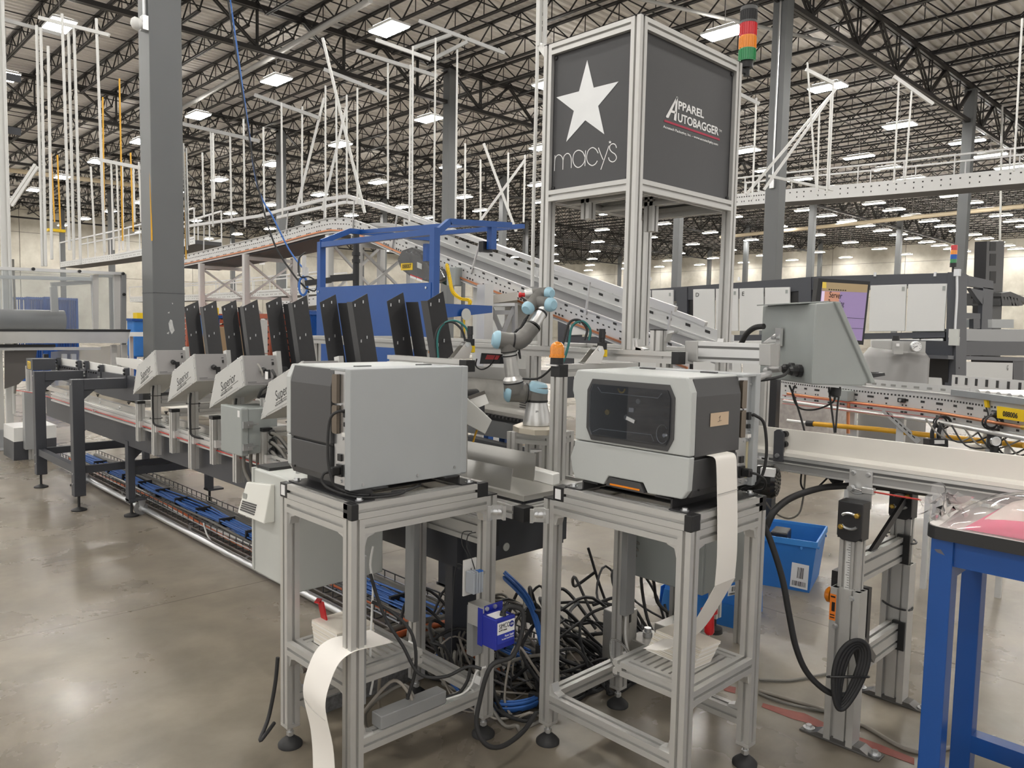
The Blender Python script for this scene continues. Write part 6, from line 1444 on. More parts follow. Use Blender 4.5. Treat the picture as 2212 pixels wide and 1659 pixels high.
pm = (Ti[1]+Ti[2])/2; pn = (cB-pm); pn.z = 0; pn.normalize()
MB().obox((Ti[1]+(Ti[2]-Ti[1])*0.55)+Vector((0,0,-0.06))+pn*0.012, (Ti[2]-Ti[1]), pn, (0,0,1), 0.11, 0.003, 0.035).build('hand_hole', mat('tan_floor_seen', (0.42,0.37,0.30),0.6), T1)
nf = (B[1]-B[0]).cross(Tp[0]-B[0]).normalized(); label_on(T1, [(1711,1214),(1748,1222),(1744,1275),(1706,1266)], B[0], nf)
nr = (B[3]-B[0]).cross(Tp[0]-B[0]).normalized(); l2 = label_on(T1, [(1790,1196),(1813,1186),(1808,1235),(1785,1242)], B[0], nr)
text('BOH', 0.028, pp(1788,1222,B[0]-nr*0.003*(1 if nr.dot(EYE-B[0]) < 0 else -1),nr), (B[3]-B[0]), (0,0,1), INK, l2)
MB().obox(cB+Vector((0,0,0.16))+e1n*-0.05, e1n, e2n, (0,0,1), 0.10, 0.16, 0.30).build('hand_scanner', BLKST, None, bevel=0.01)
ds = bpy.data.objects['hand_scanner']; tag(ds, 'dark flat device standing inside the open blue tote', 'device')
T2 = thing('flipped_tote', 'blue corrugated tote turned upside down, left of the open tote', 'tote', (3.6, 1.8, 0))
f0_, f1_, f2_ = px(1543,1345,Z=0.0), px(1592,1358,Z=0.0), px(1690,1308,Z=0.0)
B = [f1_, f1_+(f0_-f1_).normalized()*0.46]; e2 = (f2_-f1_); 
e1n = (f0_-f1_).normalized(); e2 = e2-e1n*e2.dot(e1n); e2n = e2.normalized()
B = [f1_, f1_+e1n*0.44, f1_+e1n*0.44+e2n*0.34, f1_+e2n*0.34]; cB = sum(B, Vector())/4; hgt = 0.33
Tp = [cB+(p-cB)*0.80+Vector((0,0,hgt)) for p in B]; Bm = [cB+(p-cB)*1.06 for p in B]; Bm2 = [p+Vector((0,0,0.12)) for p in Bm]
FLB = mat('blue_flap', (0.035,0.20,0.62), 0.4, noise=0.08)
MB().loft([[p+Vector((0,0,0.01)) for p in B], Tp]).build('tote_body', FLB, T2); 
for k in range(4):
    j = (k+1) % 4; u = (Bm[j]-Bm[k])*0.04; MB().prism([Bm[k]+u, Bm[j]-u, Bm2[j]-u*2, Bm2[k]+u*2], (Bm[k]-cB).normalized()*-0.004).build('tote_flap', BLUECAR, T2)
nf = (B[1]-B[0]).cross(Tp[0]-B[0]).normalized(); label_on(T2, [(1574,1266),(1596,1262),(1594,1283),(1572,1288)], B[0]+(Tp[0]-B[0])*0.6, nf)
# ---------------------------------------------------------------- white sorter cabinet along the right background
SO = thing('sorter_cabinet', 'long charcoal framed sorter cabinet with white lettered doors', 'cabinet', (10.2, 5.0, 0))
SX = 10.0; SF = mat('slate_frame', (0.062, 0.066, 0.078), 0.42); DOOR = mat('sorter_door', (0.66,0.67,0.665),0.4)
pq('top_beam', [(1190,641),(1768,597),(2064,589),(2066,614),(1768,625),(1190,672)], SX, SF, 0.5, SO)
for k, q in enumerate(([(1462,622),(1484,620),(1484,860),(1462,860)], [(1725,600),(1752,598),(1750,860),(1724,860)], [(2047,588),(2066,588),(2064,870),(2040,870)], [(1205,650),(1225,648),(1225,860),(1205,860)])): pq('frame_post', q, SX-0.02, SF, 0.4, SO)
pq('mid_beam', [(1752,722),(2041,717),(2041,729),(1752,735)], SX-0.01, SF, 0.4, SO); pq('mid_beam', [(1225,728),(1724,722),(1724,734),(1225,744)], SX-0.01, SF, 0.4, SO)
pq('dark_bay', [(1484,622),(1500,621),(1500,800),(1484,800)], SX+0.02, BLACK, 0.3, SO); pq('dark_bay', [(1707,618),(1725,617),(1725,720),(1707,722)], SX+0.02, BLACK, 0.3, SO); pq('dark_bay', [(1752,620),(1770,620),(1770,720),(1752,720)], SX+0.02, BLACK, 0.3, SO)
doors = [((1230,635),(1285,631),(1285,722),(1230,724),''), ((1288,630),(1321,629),(1321,718),(1288,720),''), ((1324,629),(1405,627),(1405,712),(1324,714),''), ((1408,627),(1454,626),(1454,712),(1408,713),''),
         ((1497,625),(1543,624),(1543,716),(1497,717),'D'), ((1546,624),(1594,623),(1594,715),(1546,716),''), ((1597,623),(1649,621.5),(1649,714),(1597,715),'E'), ((1652,621.5),(1706,620),(1706,712),(1652,713),''),
         ((1772,619),(1872,617),(1868,716),(1770,718),''), ((1880,616.5),(1958,614),(1954,715.5),(1876.5,716),''), ((1961.5,614),(2046,612.5),(2039,715.5),(1956.7,716),''),
         ((1880,733),(1986,732),(1984,840),(1880,840),''), ((1989,732),(2037,731),(2034,840),(1988,840),''), ((1497,738),(1600,736),(1600,860),(1497,860),''), ((1604,736),(1720,735),(1720,860),(1604,860),''), ((1240,746),(1450,742),(1450,860),(1240,860),'')]
for a, b, c, d, t in doors:
    o = pq('door', [a, b, c, d], SX-0.03, DOOR, 0.03, SO, bevel=0.006)
    if t: text(t, 0.085, px(a[0]+5, a[1]+16, X=SX-0.034), (0,-1,0), (0,0,1), INK, o)
    p0 = px(a[0]+8, a[1]+9, X=SX-0.034); 
    if not t and b[1] < 700: MB().obox(px(b[0]-7, b[1]+10, X=SX-0.034), (0,1,0), (1,0,0), (0,0,1), 0.03, 0.006, 0.05).build('door_latch', ENCL, o)
for x in (1405, 1596, 2020, 1890): p = px(x, 597 if x > 1700 else 606, X=SX); MB().lathe(p, p+Vector((0,0,0.05)), [(0, 0.02), (1, 0.015)], 10).build('lifting_eye', ZINC, SO)
# end of the sorter: side beam, lower console with the G door, grey hood
ep = px(2064, 590, X=SX); EY = ep.y
def pe(name, q, m, th=0.05, off=0.0, lab=None): return pq(name, q, None, m, th, SO, lab, Y=EY+off)
pe('side_beam', [(2066,590),(2146,607),(2146,626),(2066,614)], SF); pe('side_post', [(2124,620),(2146,624),(2142,712),(2120,712)], SF); pe('brace', [(2096,622),(2124,628),(2124,660),(2112,645)], SF)
pe('inner_frame', [(2066,675),(2118,677),(2118,689),(2066,688)], SF); pe('inner_post', [(2103,689),(2117,689),(2117,710),(2103,710)], SF); pe('inner_post', [(2066,688),(2082,688),(2082,710),(2066,710)], SF)
pe('hood', [(2085,711),(2240,712),(2240,740),(2085,736)], mat('hood_grey', (0.36,0.37,0.38),0.4), 0.6, -0.02); pe('hood_box', [(2134,690),(2190,690),(2190,709),(2134,708)], PANELG, 0.3)
pe('console_top', [(2056,737),(2240,738),(2240,768),(2056,768)], SF, 0.6, -0.03); pe('console_frame', [(2048,768),(2240,773),(2240,781),(2048,776)], mat('slate_light', (0.10,0.105,0.12),0.4), 0.6, -0.05)
pe('console_post', [(2188,776),(2212,776),(2212,850),(2190,850)], SF, 0.5, -0.04); pe('console_dark', [(2048,776),(2066,776),(2066,850),(2048,850)], BLACK, 0.3, 0.0)
g = pe('g_door', [(2066,781),(2188,784),(2186,850),(2063,850)], DOOR, 0.04, -0.06)
text('G', 0.10, px(2175, 800, Y=EY-0.066), (1,0,0), (0,0,1), INK, g); MB().obox(px(2072,795,Y=EY-0.066), (1,0,0), (0,1,0), (0,0,1), 0.05, 0.008, 0.05).build('door_lock', ENCLW, g); MB().obox(px(2072,795,Y=EY-0.072), (1,0,0), (0,1,0), (0,0,1), 0.02, 0.006, 0.02).build('lock_slot', INK, g)
for y0 in (720, 737): MB().obox(px(2061, y0, X=SX-0.06), (0,1,0), (1,0,0), (0,0,1), 0.10, 0.06, 0.10).build('outlet_box', ENCLW, SO)
MB().tube([px(x, y, X=SX-0.05) for x, y in ((2067,590),(2067,640),(2064,690),(2063,712))], 0.014, 8).build('outlet_conduit', ZINC, SO); MB().obox(px(2068,589,X=SX-0.05), (0,1,0), (1,0,0), (0,0,1), 0.06, 0.06, 0.08).build('conduit_elbow', ZINC, SO)
s = px(2058, 588, X=SX+0.1)
TL2 = thing('stack_light', 'small stack light with red, orange, blue and green segments on the sorter cabinet', 'signal light', (s.x, s.y, s.z))
zq = lambda y: px(2058, y, X=SX+0.1).z
for nm, y0, y1, m_ in (('red_segment',530,541,'red_lens'),('orange_segment',541,550,'amber_lens'),('blue_segment',550,560,None),('green_segment',560,568,'green_lens2'),('stack_base',568,577,'black_plastic')):
    MB().cyl((s.x, s.y, zq(y1)), (s.x, s.y, zq(y0)), 0.036, None, 18).build(nm, MATS[m_] if m_ else mat('blue_lens', (0.01,0.10,0.45),0.2), TL2, smooth=40)
MB().cyl((s.x, s.y, s.z), (s.x, s.y, zq(576)), 0.012, None, 10).build('stem', BLACK, TL2)
BPX = thing('lift_mast', 'tall black slotted mast behind the sorter cabinet', 'mast', (12.5, 3.0, 0))
def pmast(name, q, m, th, off=0.0): return pq(name, q, None, m, th, BPX, Y=3.4+off)
a = px(2130,860,Y=3.4)
pmast('mast_side', [(2132,521),(2170,521),(2163,690),(2126,690)], BLKST, 0.16); pmast('mast_foot', [(2126,690),(2163,690),(2158,900),(2120,900)], BLKST, 0.16)
for y0, y1 in ((523,542),(548,574),(586,612)): pmast('mast_slot', [(2139,y0),(2152,y0),(2151,y1),(2138,y1)], mat('slot_dark', (0.006,0.006,0.006),0.6), 0.004, -0.004)
WG = thing('claw_gripper', 'black louvred gripper head beside the tall black mast', 'gripper', (12.5, 2.8, 1.8))
pq('gripper_top', [(2163,633),(2183,630),(2230,650),(2230,658),(2180,640),(2160,660)], None, BLACK, 0.5, WG, Y=3.2)
for k in range(6): pq('louvre', [(2163+7*k,640+0.8*k),(2167+7*k,640+0.8*k),(2175+7*k,660),(2165+7*k,661)], None, BLACK, 0.4, WG, Y=3.19)
q = px(2195, 720, Y=3.2); MB().bar((q.x, q.y+0.3, 0), (q.x, q.y+0.3, px(2195,650,Y=3.2).z), 0.10).build('gripper_post', ALU, WG)
# ---------------------------------------------------------------- grey pressure tank
TK = thing('pressure_tank', 'grey upright pressure tank with a round gauge behind the roller conveyor', 'tank', (6.2, 2.2, 0))
tc_ = px(1932, 790, D=6.6); rT = 0.265; zt_ = px(1932, 738, D=6.6).z; zs_ = px(1932, 772, D=6.6).z; TG = mat('tank_grey', (0.27,0.265,0.26), 0.38, 0.2, noise=0.06)
MB().lathe((tc_.x, tc_.y, 0.32), (tc_.x, tc_.y, zt_), [(0, 0.10), (0.06, 0.20), (0.16, rT), ((zs_-0.32)/(zt_-0.32), rT), ((zs_-0.32)/(zt_-0.32)*0.4+0.6, rT*0.78), (0.985, 0.10), (1, 0.04)], 36).build('tank_shell', TG, TK, smooth=40)
for k in range(3): a = 2*PI*k/3; MB().bar((tc_.x+0.2*math.cos(a), tc_.y+0.2*math.sin(a), 0), (tc_.x+0.22*math.cos(a), tc_.y+0.22*math.sin(a), 0.5), 0.05).build('tank_leg', TG, TK)
MB().cyl((tc_.x, tc_.y, zt_-0.01), (tc_.x, tc_.y, zt_+0.05), 0.03, None, 12).build('tank_valve', BLACK, TK)
fwd = Vector((EYE.x-tc_.x, EYE.y-tc_.y, 0)).normalized(); sd_ = Vector((-fwd.y, fwd.x, 0))
P_ = lambda x, y, d=6.30: px(x, y, D=d)
MB().prism([P_(1885,736), P_(2000,737), P_(1999,763), P_(1885,750)], FW*0.02).build('gauge_plate', mat('plate_grey', (0.42,0.42,0.41),0.4), TK)
MB().prism([P_(1930,738,6.28), P_(1952,738,6.28), P_(1951,765,6.28), P_(1930,765,6.28)], FW*0.02).build('valve_bracket', MATS['plate_grey'], TK); MB().prism([P_(1937,742,6.26), P_(1943,742,6.26), P_(1943,748,6.26), P_(1937,748,6.26)], FW*0.01).build('bracket_label', WVIN, TK)
gp = P_(1976, 749, 6.26); MB().lathe(gp, gp-FW*0.03, [(0, 0.044), (0.8, 0.044), (1, 0.040)], 28).build('gauge_rim', ZINC, TK, smooth=40); MB().cyl(gp-FW*0.031, gp-FW*0.033, 0.036, None, 28).build('gauge_face', WVIN, TK)
MB().bar(gp-FW*0.035+RX*0.005+UP*0.004, gp-FW*0.035-RX*0.024-UP*0.006, 0.0035, 0.003).build('gauge_needle', INK, TK)
for k in range(9): a = -0.6+4.3*k/8; v = RX*math.cos(a)+UP*math.sin(a); MB().bar(gp-FW*0.0345+v*0.026, gp-FW*0.0345+v*0.032, 0.003, 0.003).build('gauge_tick', INK, TK)
# ---------------------------------------------------------------- curved roller conveyor with pipes
RC = thing('roller_conveyor', 'pale perforated roller conveyor frame with copper pipe and yellow number label', 'conveyor', (5.0, 1.8, 0))
ZT = 1.187; path = [(1640,6.7),(1690,6.15),(1760,5.75),(1830,5.45),(1900,5.18),(2034,4.78),(2212,4.13),(2300,3.9)]
base_ = [Vector((px(x, 800, D=d).x, px(x, 800, D=d).y, 0)) for x, d in path]
PS = spline(base_, 5)
def ribbon(name, z0, z1, th, m, off=0.0, i0=0, i1=None, par=None):
    P = PS[i0:i1]; rings = []
    for i, p in enumerate(P):
        t = (P[min(i+1, len(P)-1)]-P[max(i-1, 0)]).normalized(); nn = Vector((t.y, -t.x, 0)); nn = nn if nn.dot(EYE-p) > 0 else -nn
        a = p+nn*off; b_ = a-nn*th; rings.append([Vector((a.x,a.y,z0)), Vector((b_.x,b_.y,z0)), Vector((b_.x,b_.y,z1)), Vector((a.x,a.y,z1))])
    return MB().loft(rings).build(name, m, par or RC)
ribbon('side_frame', ZT-0.165, ZT, 0.006, LWHITE); ribbon('upper_guide', ZT-0.02, ZT+0.045, 0.006, LWHITE, -0.10, 0, 27); ribbon('frame_lip', ZT-0.004, ZT+0.002, 0.03, LWHITE, 0.008); ribbon('frame_lip', ZT-0.167, ZT-0.160, 0.03, LWHITE, 0.008)
ribbon('guide_rail', ZT+0.0, ZT+0.035, 0.03, mat('rail_blue_grey', (0.40,0.43,0.45),0.35,0.6), 0.03, 26)
def on_rc(s, z, off=0.004):
    L = 0; i = 0
    while i < len(PS)-2 and L+(PS[i+1]-PS[i]).length < s: L += (PS[i+1]-PS[i]).length; i += 1
    t = (PS[i+1]-PS[i]).normalized(); nn = Vector((t.y, -t.x, 0)); nn = nn if nn.dot(EYE-PS[i]) > 0 else -nn
    p = PS[i]+t*(s-L)+nn*off; return Vector((p.x, p.y, z)), t, nn
tot = sum((PS[i+1]-PS[i]).length for i in range(len(PS)-1))
m = MB(); m2 = MB(); s_ = 0.5
while s_ < tot-0.05:
    p, t, nn = on_rc(s_, ZT-0.038, 0.001); m.obox(p, t, nn, (0,0,1), 0.011, 0.002, 0.011); s_ += 0.026
s_ = 0.5
k = 0
while s_ < tot-0.05:
    for z, w, h_ in ((ZT-0.065, 0.028, 0.014), (ZT-0.145, 0.020, 0.012), (ZT-0.10, 0.010, 0.010)):
        p, t, nn = on_rc(s_+0.03*((k*7) % 3), z, 0.001); m.obox(p, t, nn, (0,0,1), w, 0.002, h_)
    p, t, nn = on_rc(s_, ZT+0.016, -0.099); 
    if s_ < 2.4: m2.obox(p, t, nn, (0,0,1), 0.036, 0.002, 0.014)
    s_ += 0.085; k += 1
HOLE = mat('frame_hole', (0.03,0.03,0.03),0.6)
m.build('frame_slots', HOLE, RC, kind='stuff'); m2.build('guide_slots', mat('slot_pale', (0.30,0.30,0.29),0.6), RC, kind='stuff')
for s_ in (1.75, 2.5, 2.62): 
    p, t, nn = on_rc(s_, ZT-0.068, 0.012); MB().obox(p, t, nn, (0,0,1), 0.05, 0.02, 0.028).build('axle_nut', BLACK, RC, bevel=0.003); MB().cyl(p, p+nn*0.02, 0.009, None, 10).build('axle_bolt', ZINC, RC, smooth=40)
p, t, nn = on_rc(2.42, ZT-0.01, 0.012); MB().obox(p, t*0.3+Vector((0,0,-1)), nn, t, 0.07, 0.014, 0.024).build('yellow_sensor', YEL, RC); MB().tube([p+Vector((0,0,-0.035)), p+Vector((0,0,-0.08))+t*0.02, p+Vector((0,0,-0.14))-t*0.01], 0.004, 6).build('sensor_lead', RUBBER, RC)
# yellow number plate
yl = [px(x, y, D=d) for x, y, d in ((2158,877,4.25),(2226,887,4.0),(2226,913,4.0),(2158,903,4.25))]; nl_ = (yl[1]-yl[0]).cross(yl[3]-yl[0]).normalized(); nl_ = nl_ if nl_.dot(EYE-yl[0]) > 0 else -nl_
yl = [p+nl_*0.012 for p in yl]; NP = MB().prism(yl, -nl_*0.002).build('number_label', YEL, RC, 'yellow label reading 0880 at the picture edge')
text('088006', 0.040, yl[3]+(yl[0]-yl[3])*0.25+(yl[1]-yl[0])*0.2+nl_*0.0015, (yl[1]-yl[0]), (0,0,1), INK, NP, off=0.0007)
# rollers past the straight part
for k in range(8):
    s_ = tot-0.05-0.085*k; p, t, nn = on_rc(s_, ZT+0.02, -0.05); MB().cyl(p, p-nn*0.75, 0.026, None, 14).build('roller', ALU2, RC, smooth=40)
p0, t0, n0_ = on_rc(tot-1.5, ZT, -0.85); p1, t1, n1_ = on_rc(tot, ZT, -0.85)
MB().bar(p0+Vector((0,0,0.02)), p1+Vector((0,0,0.02)), 0.006, 0.11).build('far_side_frame', LWHITE, RC)
m = MB()
for k in range(18):
    c_ = p0+(p1-p0)*(k+0.5)/18; m.obox(c_+Vector((0,0,0.035))+n0_*0.005, t0, n0_, (0,0,1), 0.018, 0.004, 0.05)
m.build('far_frame_slots', HOLE, RC, kind='stuff')
# pipes, conduit and boxes hung on the frame
def pipe(name, s0, s1, z, r, m_, off, parent=RC, n=8):
    pts = [on_rc(s0+(s1-s0)*i/n, z, off)[0] for i in range(n+1)]; return MB().tube(pts, r, 10, 3).build(name, m_, parent, smooth=60)
pipe('copper_pipe', 0.7, 2.75, ZT-0.118, 0.010, COPPER, 0.035); pipe('steel_conduit', 0.7, 3.15, ZT-0.172, 0.014, ALU2, 0.06); pipe('steel_conduit', 3.25, tot, ZT-0.172, 0.013, ALU2, 0.06)
p, t, nn = on_rc(3.2, ZT-0.19, 0.08); MB().obox(p, t, nn, (0,0,1), 0.10, 0.07, 0.10).build('conduit_box', ENCL, RC, bevel=0.004)
for sg in (-1, 1):
    q = p+t*sg*0.05+Vector((0,0,0.016)); MB().cyl(q, q+t*sg*0.03, 0.020, None, 12).build('conduit_fitting', ZINC, RC, smooth=40)
p, t, nn = on_rc(1.3, ZT-0.075, 0.04); MB().obox(p, t, nn, (0,0,1), 0.14, 0.06, 0.075).build('relay_box', ENCL, RC, bevel=0.003)
p, t, nn = on_rc(2.75, ZT-0.118, 0.035); MB().cyl(p-t*0.03, p+t*0.05, 0.014, None, 10).build('brass_fitting', BRASS, RC, smooth=40); MB().bar(p+t*0.03+Vector((0,0,0.01)), p+t*0.10+Vector((0,0,0.028)), 0.008).build('valve_handle', YEL, RC)
MB().tube([p+t*0.05, p+t*0.12, p+t*0.17+Vector((0,0,-0.02)), p+t*0.18+Vector((0,0,-0.06))], 0.010, 8).build('air_hose', RUBBER, RC)
MB().tube([on_rc(1.35,ZT-0.118,0.035)[0], on_rc(1.35,ZT-0.20,0.035)[0], on_rc(1.36,ZT-0.34,0.035)[0]], 0.012, 8, 1).build('copper_drop', COPPER, RC)
for x, d in ((1842,5.38),(1948,4.98),(2036,4.75)):
    p = px(x, 900, D=d+0.05); MB().bar((p.x, p.y, ZT-0.165), (p.x, p.y, 0), 0.045).build('conveyor_leg', LWHITE, RC)
q0, q1 = px(1908,885,D=5.05), px(1985,955,D=4.95); MB().bar(q0, q1, 0.008, 0.035).build('slotted_brace', ZINC, RC)
for k in range(7): MB().obox(q0+(q1-q0)*(0.12+0.12*k)-FW*0.006, (q1-q0), FW, UP, 0.02, 0.003, 0.008).build('brace_slot', HOLE, RC)
yp_ = thing('yellow_pipe', 'yellow painted pipe with black sleeve running under the roller conveyor', 'pipe', (5.2, 1.8, 0.9))
P = [px(1700,908,D=5.6), px(1752,915,D=5.5), px(1900,928,D=5.15), px(2050,945,D=4.8), px(2212,962,D=4.4)]
MB().tube(P[:2], 0.011, 10, 1).build('plain_pipe', ALU2, yp_); MB().cyl(P[1]-(P[2]-P[1])*0.07, P[1]+(P[2]-P[1])*0.04, 0.022, None, 12).build('black_sleeve', BLACK, yp_); MB().tube(P[1:], 0.017, 10, 1).build('pipe_run', YELP, yp_, smooth=60)
for x, d in ((1848,5.3),(2180,4.5)): q = px(x, 930, D=d); MB().bar((q.x, q.y, 0), (q.x, q.y, px(x, 924+(x-1880)*0.10, D=d).z), 0.03).build('pipe_stand', LWHITE, yp_)
for k in range(3):
    o = MB().tube([px(x, y+9*k+(x-1750)*0.075, D=5.4-(x-1750)*0.0022) for x, y in ((1690,858),(1850,864),(2030,874),(2212,886))], 0.002, 5, 3).build('red_rope', REDROPE, None); tag(o, ('upper','middle','lower')[k]+' thin red cord strung under the roller conveyor', 'cord')
vb = thing('valve_block', 'small black valve block with white label below the roller conveyor', 'valve', (4.6, 1.6, 0.8))
c_ = px(2021,958,D=4.6); MB().obox(c_, RX, FW, UP, 0.11, 0.08, 0.06).build('valve_body', BLACK, vb, bevel=0.004); MB().obox(c_-FW*0.042+UP*0.012, RX, FW, UP, 0.06, 0.002, 0.022).build('valve_label', WVIN, vb)
for k in (-1, 1): MB().tube([c_+RX*0.02*k+UP*0.03, c_+RX*0.02*k+UP*0.07, c_+RX*(0.02*k+0.02)+UP*0.12], 0.012, 8).build('valve_hose', RUBBER, vb)
MB().bar((c_.x+0.03, c_.y+0.03, 0), (c_.x+0.03, c_.y+0.03, c_.z-0.02), 0.03).build('valve_post', LWHITE, vb)
rg = thing('air_regulator', 'black air regulator with small round gauge below the roller conveyor', 'regulator', (4.3, 1.3, 0.8))
c_ = px(2148,950,D=4.3); MB().lathe(c_-UP*0.09, c_+UP*0.06, [(0, 0.022), (0.35, 0.022), (0.4, 0.036), (0.8, 0.036), (0.85, 0.026), (1, 0.026)], 18).build('regulator_body', BLACK, rg, smooth=40)
q = c_-RX*0.018-UP*0.005-FW*0.03; MB().lathe(q, q-FW*0.016, [(0, 0.026), (1, 0.026)], 20).build('gauge_rim', ZINC, rg, smooth=40); MB().cyl(q-FW*0.0165, q-FW*0.018, 0.021, None, 20).build('gauge_face', WVIN, rg)
MB().bar(c_+UP*0.06, c_+UP*0.062+RX*0.015, 0.03, 0.006).build('red_mark', RED, rg); MB().bar((c_.x+0.04, c_.y+0.03, 0), (c_.x+0.04, c_.y+0.03, c_.z), 0.035).build('regulator_post', LWHITE, rg)
random.seed(5)
for k, (cx_, cy_, r_, D_) in enumerate(((2040,912,17,4.65),(2150,912,20,4.25))):
    m = MB(); c_ = px(cx_, cy_, D=D_); pts = [c_+(RX*math.cos(a)+UP*math.sin(a)*0.85)*(r_*D_/F_PX*(0.85+0.12*math.sin(a*0.4)))+FW*0.003*a for a in [2*PI*i/14 for i in range(46)]]; m.tube(pts, 0.005, 6, 1)
    o = m.build('coiled_cable', RUBBER, None, smooth=60); tag(o, f'coil of black cable hanging under the roller conveyor, {"beside the junction box" if k == 0 else "above the air regulator"}', 'cable')
for k in range(7):
    x0 = 2000+28*k; y0 = 905+7*k; o = MB().tube([px(x0,y0,D=4.6-0.05*k), px(x0+30,y0+35+4*(k % 3),D=4.5-0.05*k), px(x0+75,y0+48-6*(k % 2),D=4.45-0.05*k), px(x0+120,y0+25,D=4.4-0.05*k)], 0.005, 6, 4).build('drooping_cable', RUBBER if k % 3 else GREYCAB, None, smooth=60)
    tag(o, 'drooping cable under the roller conveyor near the junction box', 'cable', 'drooping cables under the roller conveyor')
wrp = thing('wrapped_goods', 'goods in clear stretch film on the floor behind the swing arm post', 'goods', (5.8, 2.6, 0))
c_ = px(1740, 900, D=9.2); MB().box(c_.x-0.3, c_.x+0.3, c_.y-0.4, c_.y+0.4, 0.05, 0.90).build('wrapped_stack', mat('film_wrap', (0.42,0.39,0.37),0.2,noise=0.4,nscale=18,spec=0.8), wrp, bevel=0.03); MB().box(c_.x-0.35, c_.x+0.35, c_.y-0.45, c_.y+0.45, 0, 0.05).build('pallet_deck', CARD, wrp)

# ---------------------------------------------------------------- incline conveyor, the level run behind it and the lattice towers
IC = thing('incline_conveyor', 'long white incline conveyor with dark belt, rising from the sign tower to the left', 'conveyor', (6.3, 7.0, 0))
IX = 6.0; W_ = 0.75
def side(q, name, m, dx=0.0, th=0.02): return pq(name, q, IX+dx, m, th, IC)
crest = [(395,552),(560,513),(690,476),(735,471),(775,478),(900,529),(1100,606),(1300,682),(1490,752)]
def off_(dy): return [(x, y+dy) for x, y in crest]
C3 = [px(x, y, X=IX) for x, y in crest]   # upper edge of the near side frame
def band(name, z0, z1, dx, th, m, i0=0, i1=None):
    P = spline(C3, 4)[i0:i1]; rings = [[Vector((IX+dx, p.y, p.z+z0)), Vector((IX+dx+th, p.y, p.z+z0)), Vector((IX+dx+th, p.y, p.z+z1)), Vector((IX+dx, p.y, p.z+z1))] for p in P]
    return MB().loft(rings).build(name, m, IC)
FH = 0.22
band('near_side_frame', -FH, 0, 0.0, 0.006, LWHITE); band('far_side_frame', -FH, 0.0, W_, 0.006, LWHITE); band('belt', -0.10, -0.05, 0.02, W_-0.04, BELT); band('belt_underside', -FH-0.03, -FH, 0.02, W_-0.04, mat('belt_dark', (0.035,0.035,0.04),0.6), 0, 17)
band('frame_lip', -0.008, 0.004, -0.015, 0.03, LWHITE); band('frame_lip', -FH-0.004, -FH+0.01, -0.02, 0.03, LWHITE); band('frame_lip', -0.004, 0.008, W_-0.01, 0.04, LWHITE)
band('far_guard', 0.0, 0.12, W_+0.01, 0.006, LWHITE, 16); band('copper_line', -FH+0.03, -FH+0.05, -0.035, 0.02, COPPER); 
P = spline(C3, 4); lens_ = [0]
for i in range(len(P)-1): lens_.append(lens_[-1]+(P[i+1]-P[i]).length)
def on_ic(s, dz, dx):
    i = 0
    while i < len(P)-2 and lens_[i+1] < s: i += 1
    t = (P[i+1]-P[i]).normalized(); p = P[i]+t*(s-lens_[i]); return Vector((IX+dx, p.y, p.z+dz)), t
m = MB(); s_ = 0.1; k = 0
while s_ < lens_[-1]-0.05:
    if k % 4 == 0:
        for dz in (-0.155, ): 
            for e_ in (0, 0.05, 0.10): p, t = on_ic(s_+e_, dz, -0.001); m.obox(p, t, (1,0,0), (0,0,1), 0.024, 0.003, 0.020)
    p, t = on_ic(s_, -0.085, -0.001); m.obox(p, t, (1,0,0), (0,0,1), 0.024, 0.003, 0.014)
    if k % 3 == 0:
        p, t = on_ic(s_, -0.03, -0.001); m.obox(p, t, (1,0,0), (0,0,1), 0.045, 0.003, 0.022)
    s_ += 0.075; k += 1
m.build('frame_slots', HOLE, IC, kind='stuff')
m = MB(); s_ = 6.2; k = 0
while s_ < lens_[-1]-0.3: p, t = on_ic(s_, 0.07, W_+0.008); m.obox(p, t, (1,0,0), (0,0,1), 0.06, 0.004, 0.028); s_ += 0.24
m.build('guard_slots', HOLE, IC, kind='stuff')
# handrails and struts
RAILM = mat('handrail', (0.60,0.60,0.60),0.4,0.4)
for (q, dx, nm) in (([(395,490),(560,467),(700,431),(752,424)], -0.02, 'near'), ([(752,424),(1150,560),(1300,612),(1460,668)], -0.02, 'near'), ([(820,440),(1180,570)], W_+0.02, 'far'), ([(600,470),(745,437),(820,440)], W_+0.02, 'far'), ([(1190,585),(1360,640),(1500,690),(1525,701)], W_+0.02, 'far')):
    pts = [px(x, y, X=IX+dx) for x, y in q]
    for a, b in zip(pts, pts[1:]): MB().bar(a, b, 0.045, 0.05).build('handrail', RAILM, IC)
for (a, b) in (((760,520),(765,430)), ((845,545),(858,465)), ((1018,590),(1036,525)), ((1265,680),(1275,600)), ((1438,740),(1450,670)), ((618,505),(622,455)), ((440,545),(441,485)), ((700,475),(702,432))):
    MB().bar(px(*a, X=IX-0.01), px(*b, X=IX-0.02), 0.018).build('rail_strut', RAILM, IC)
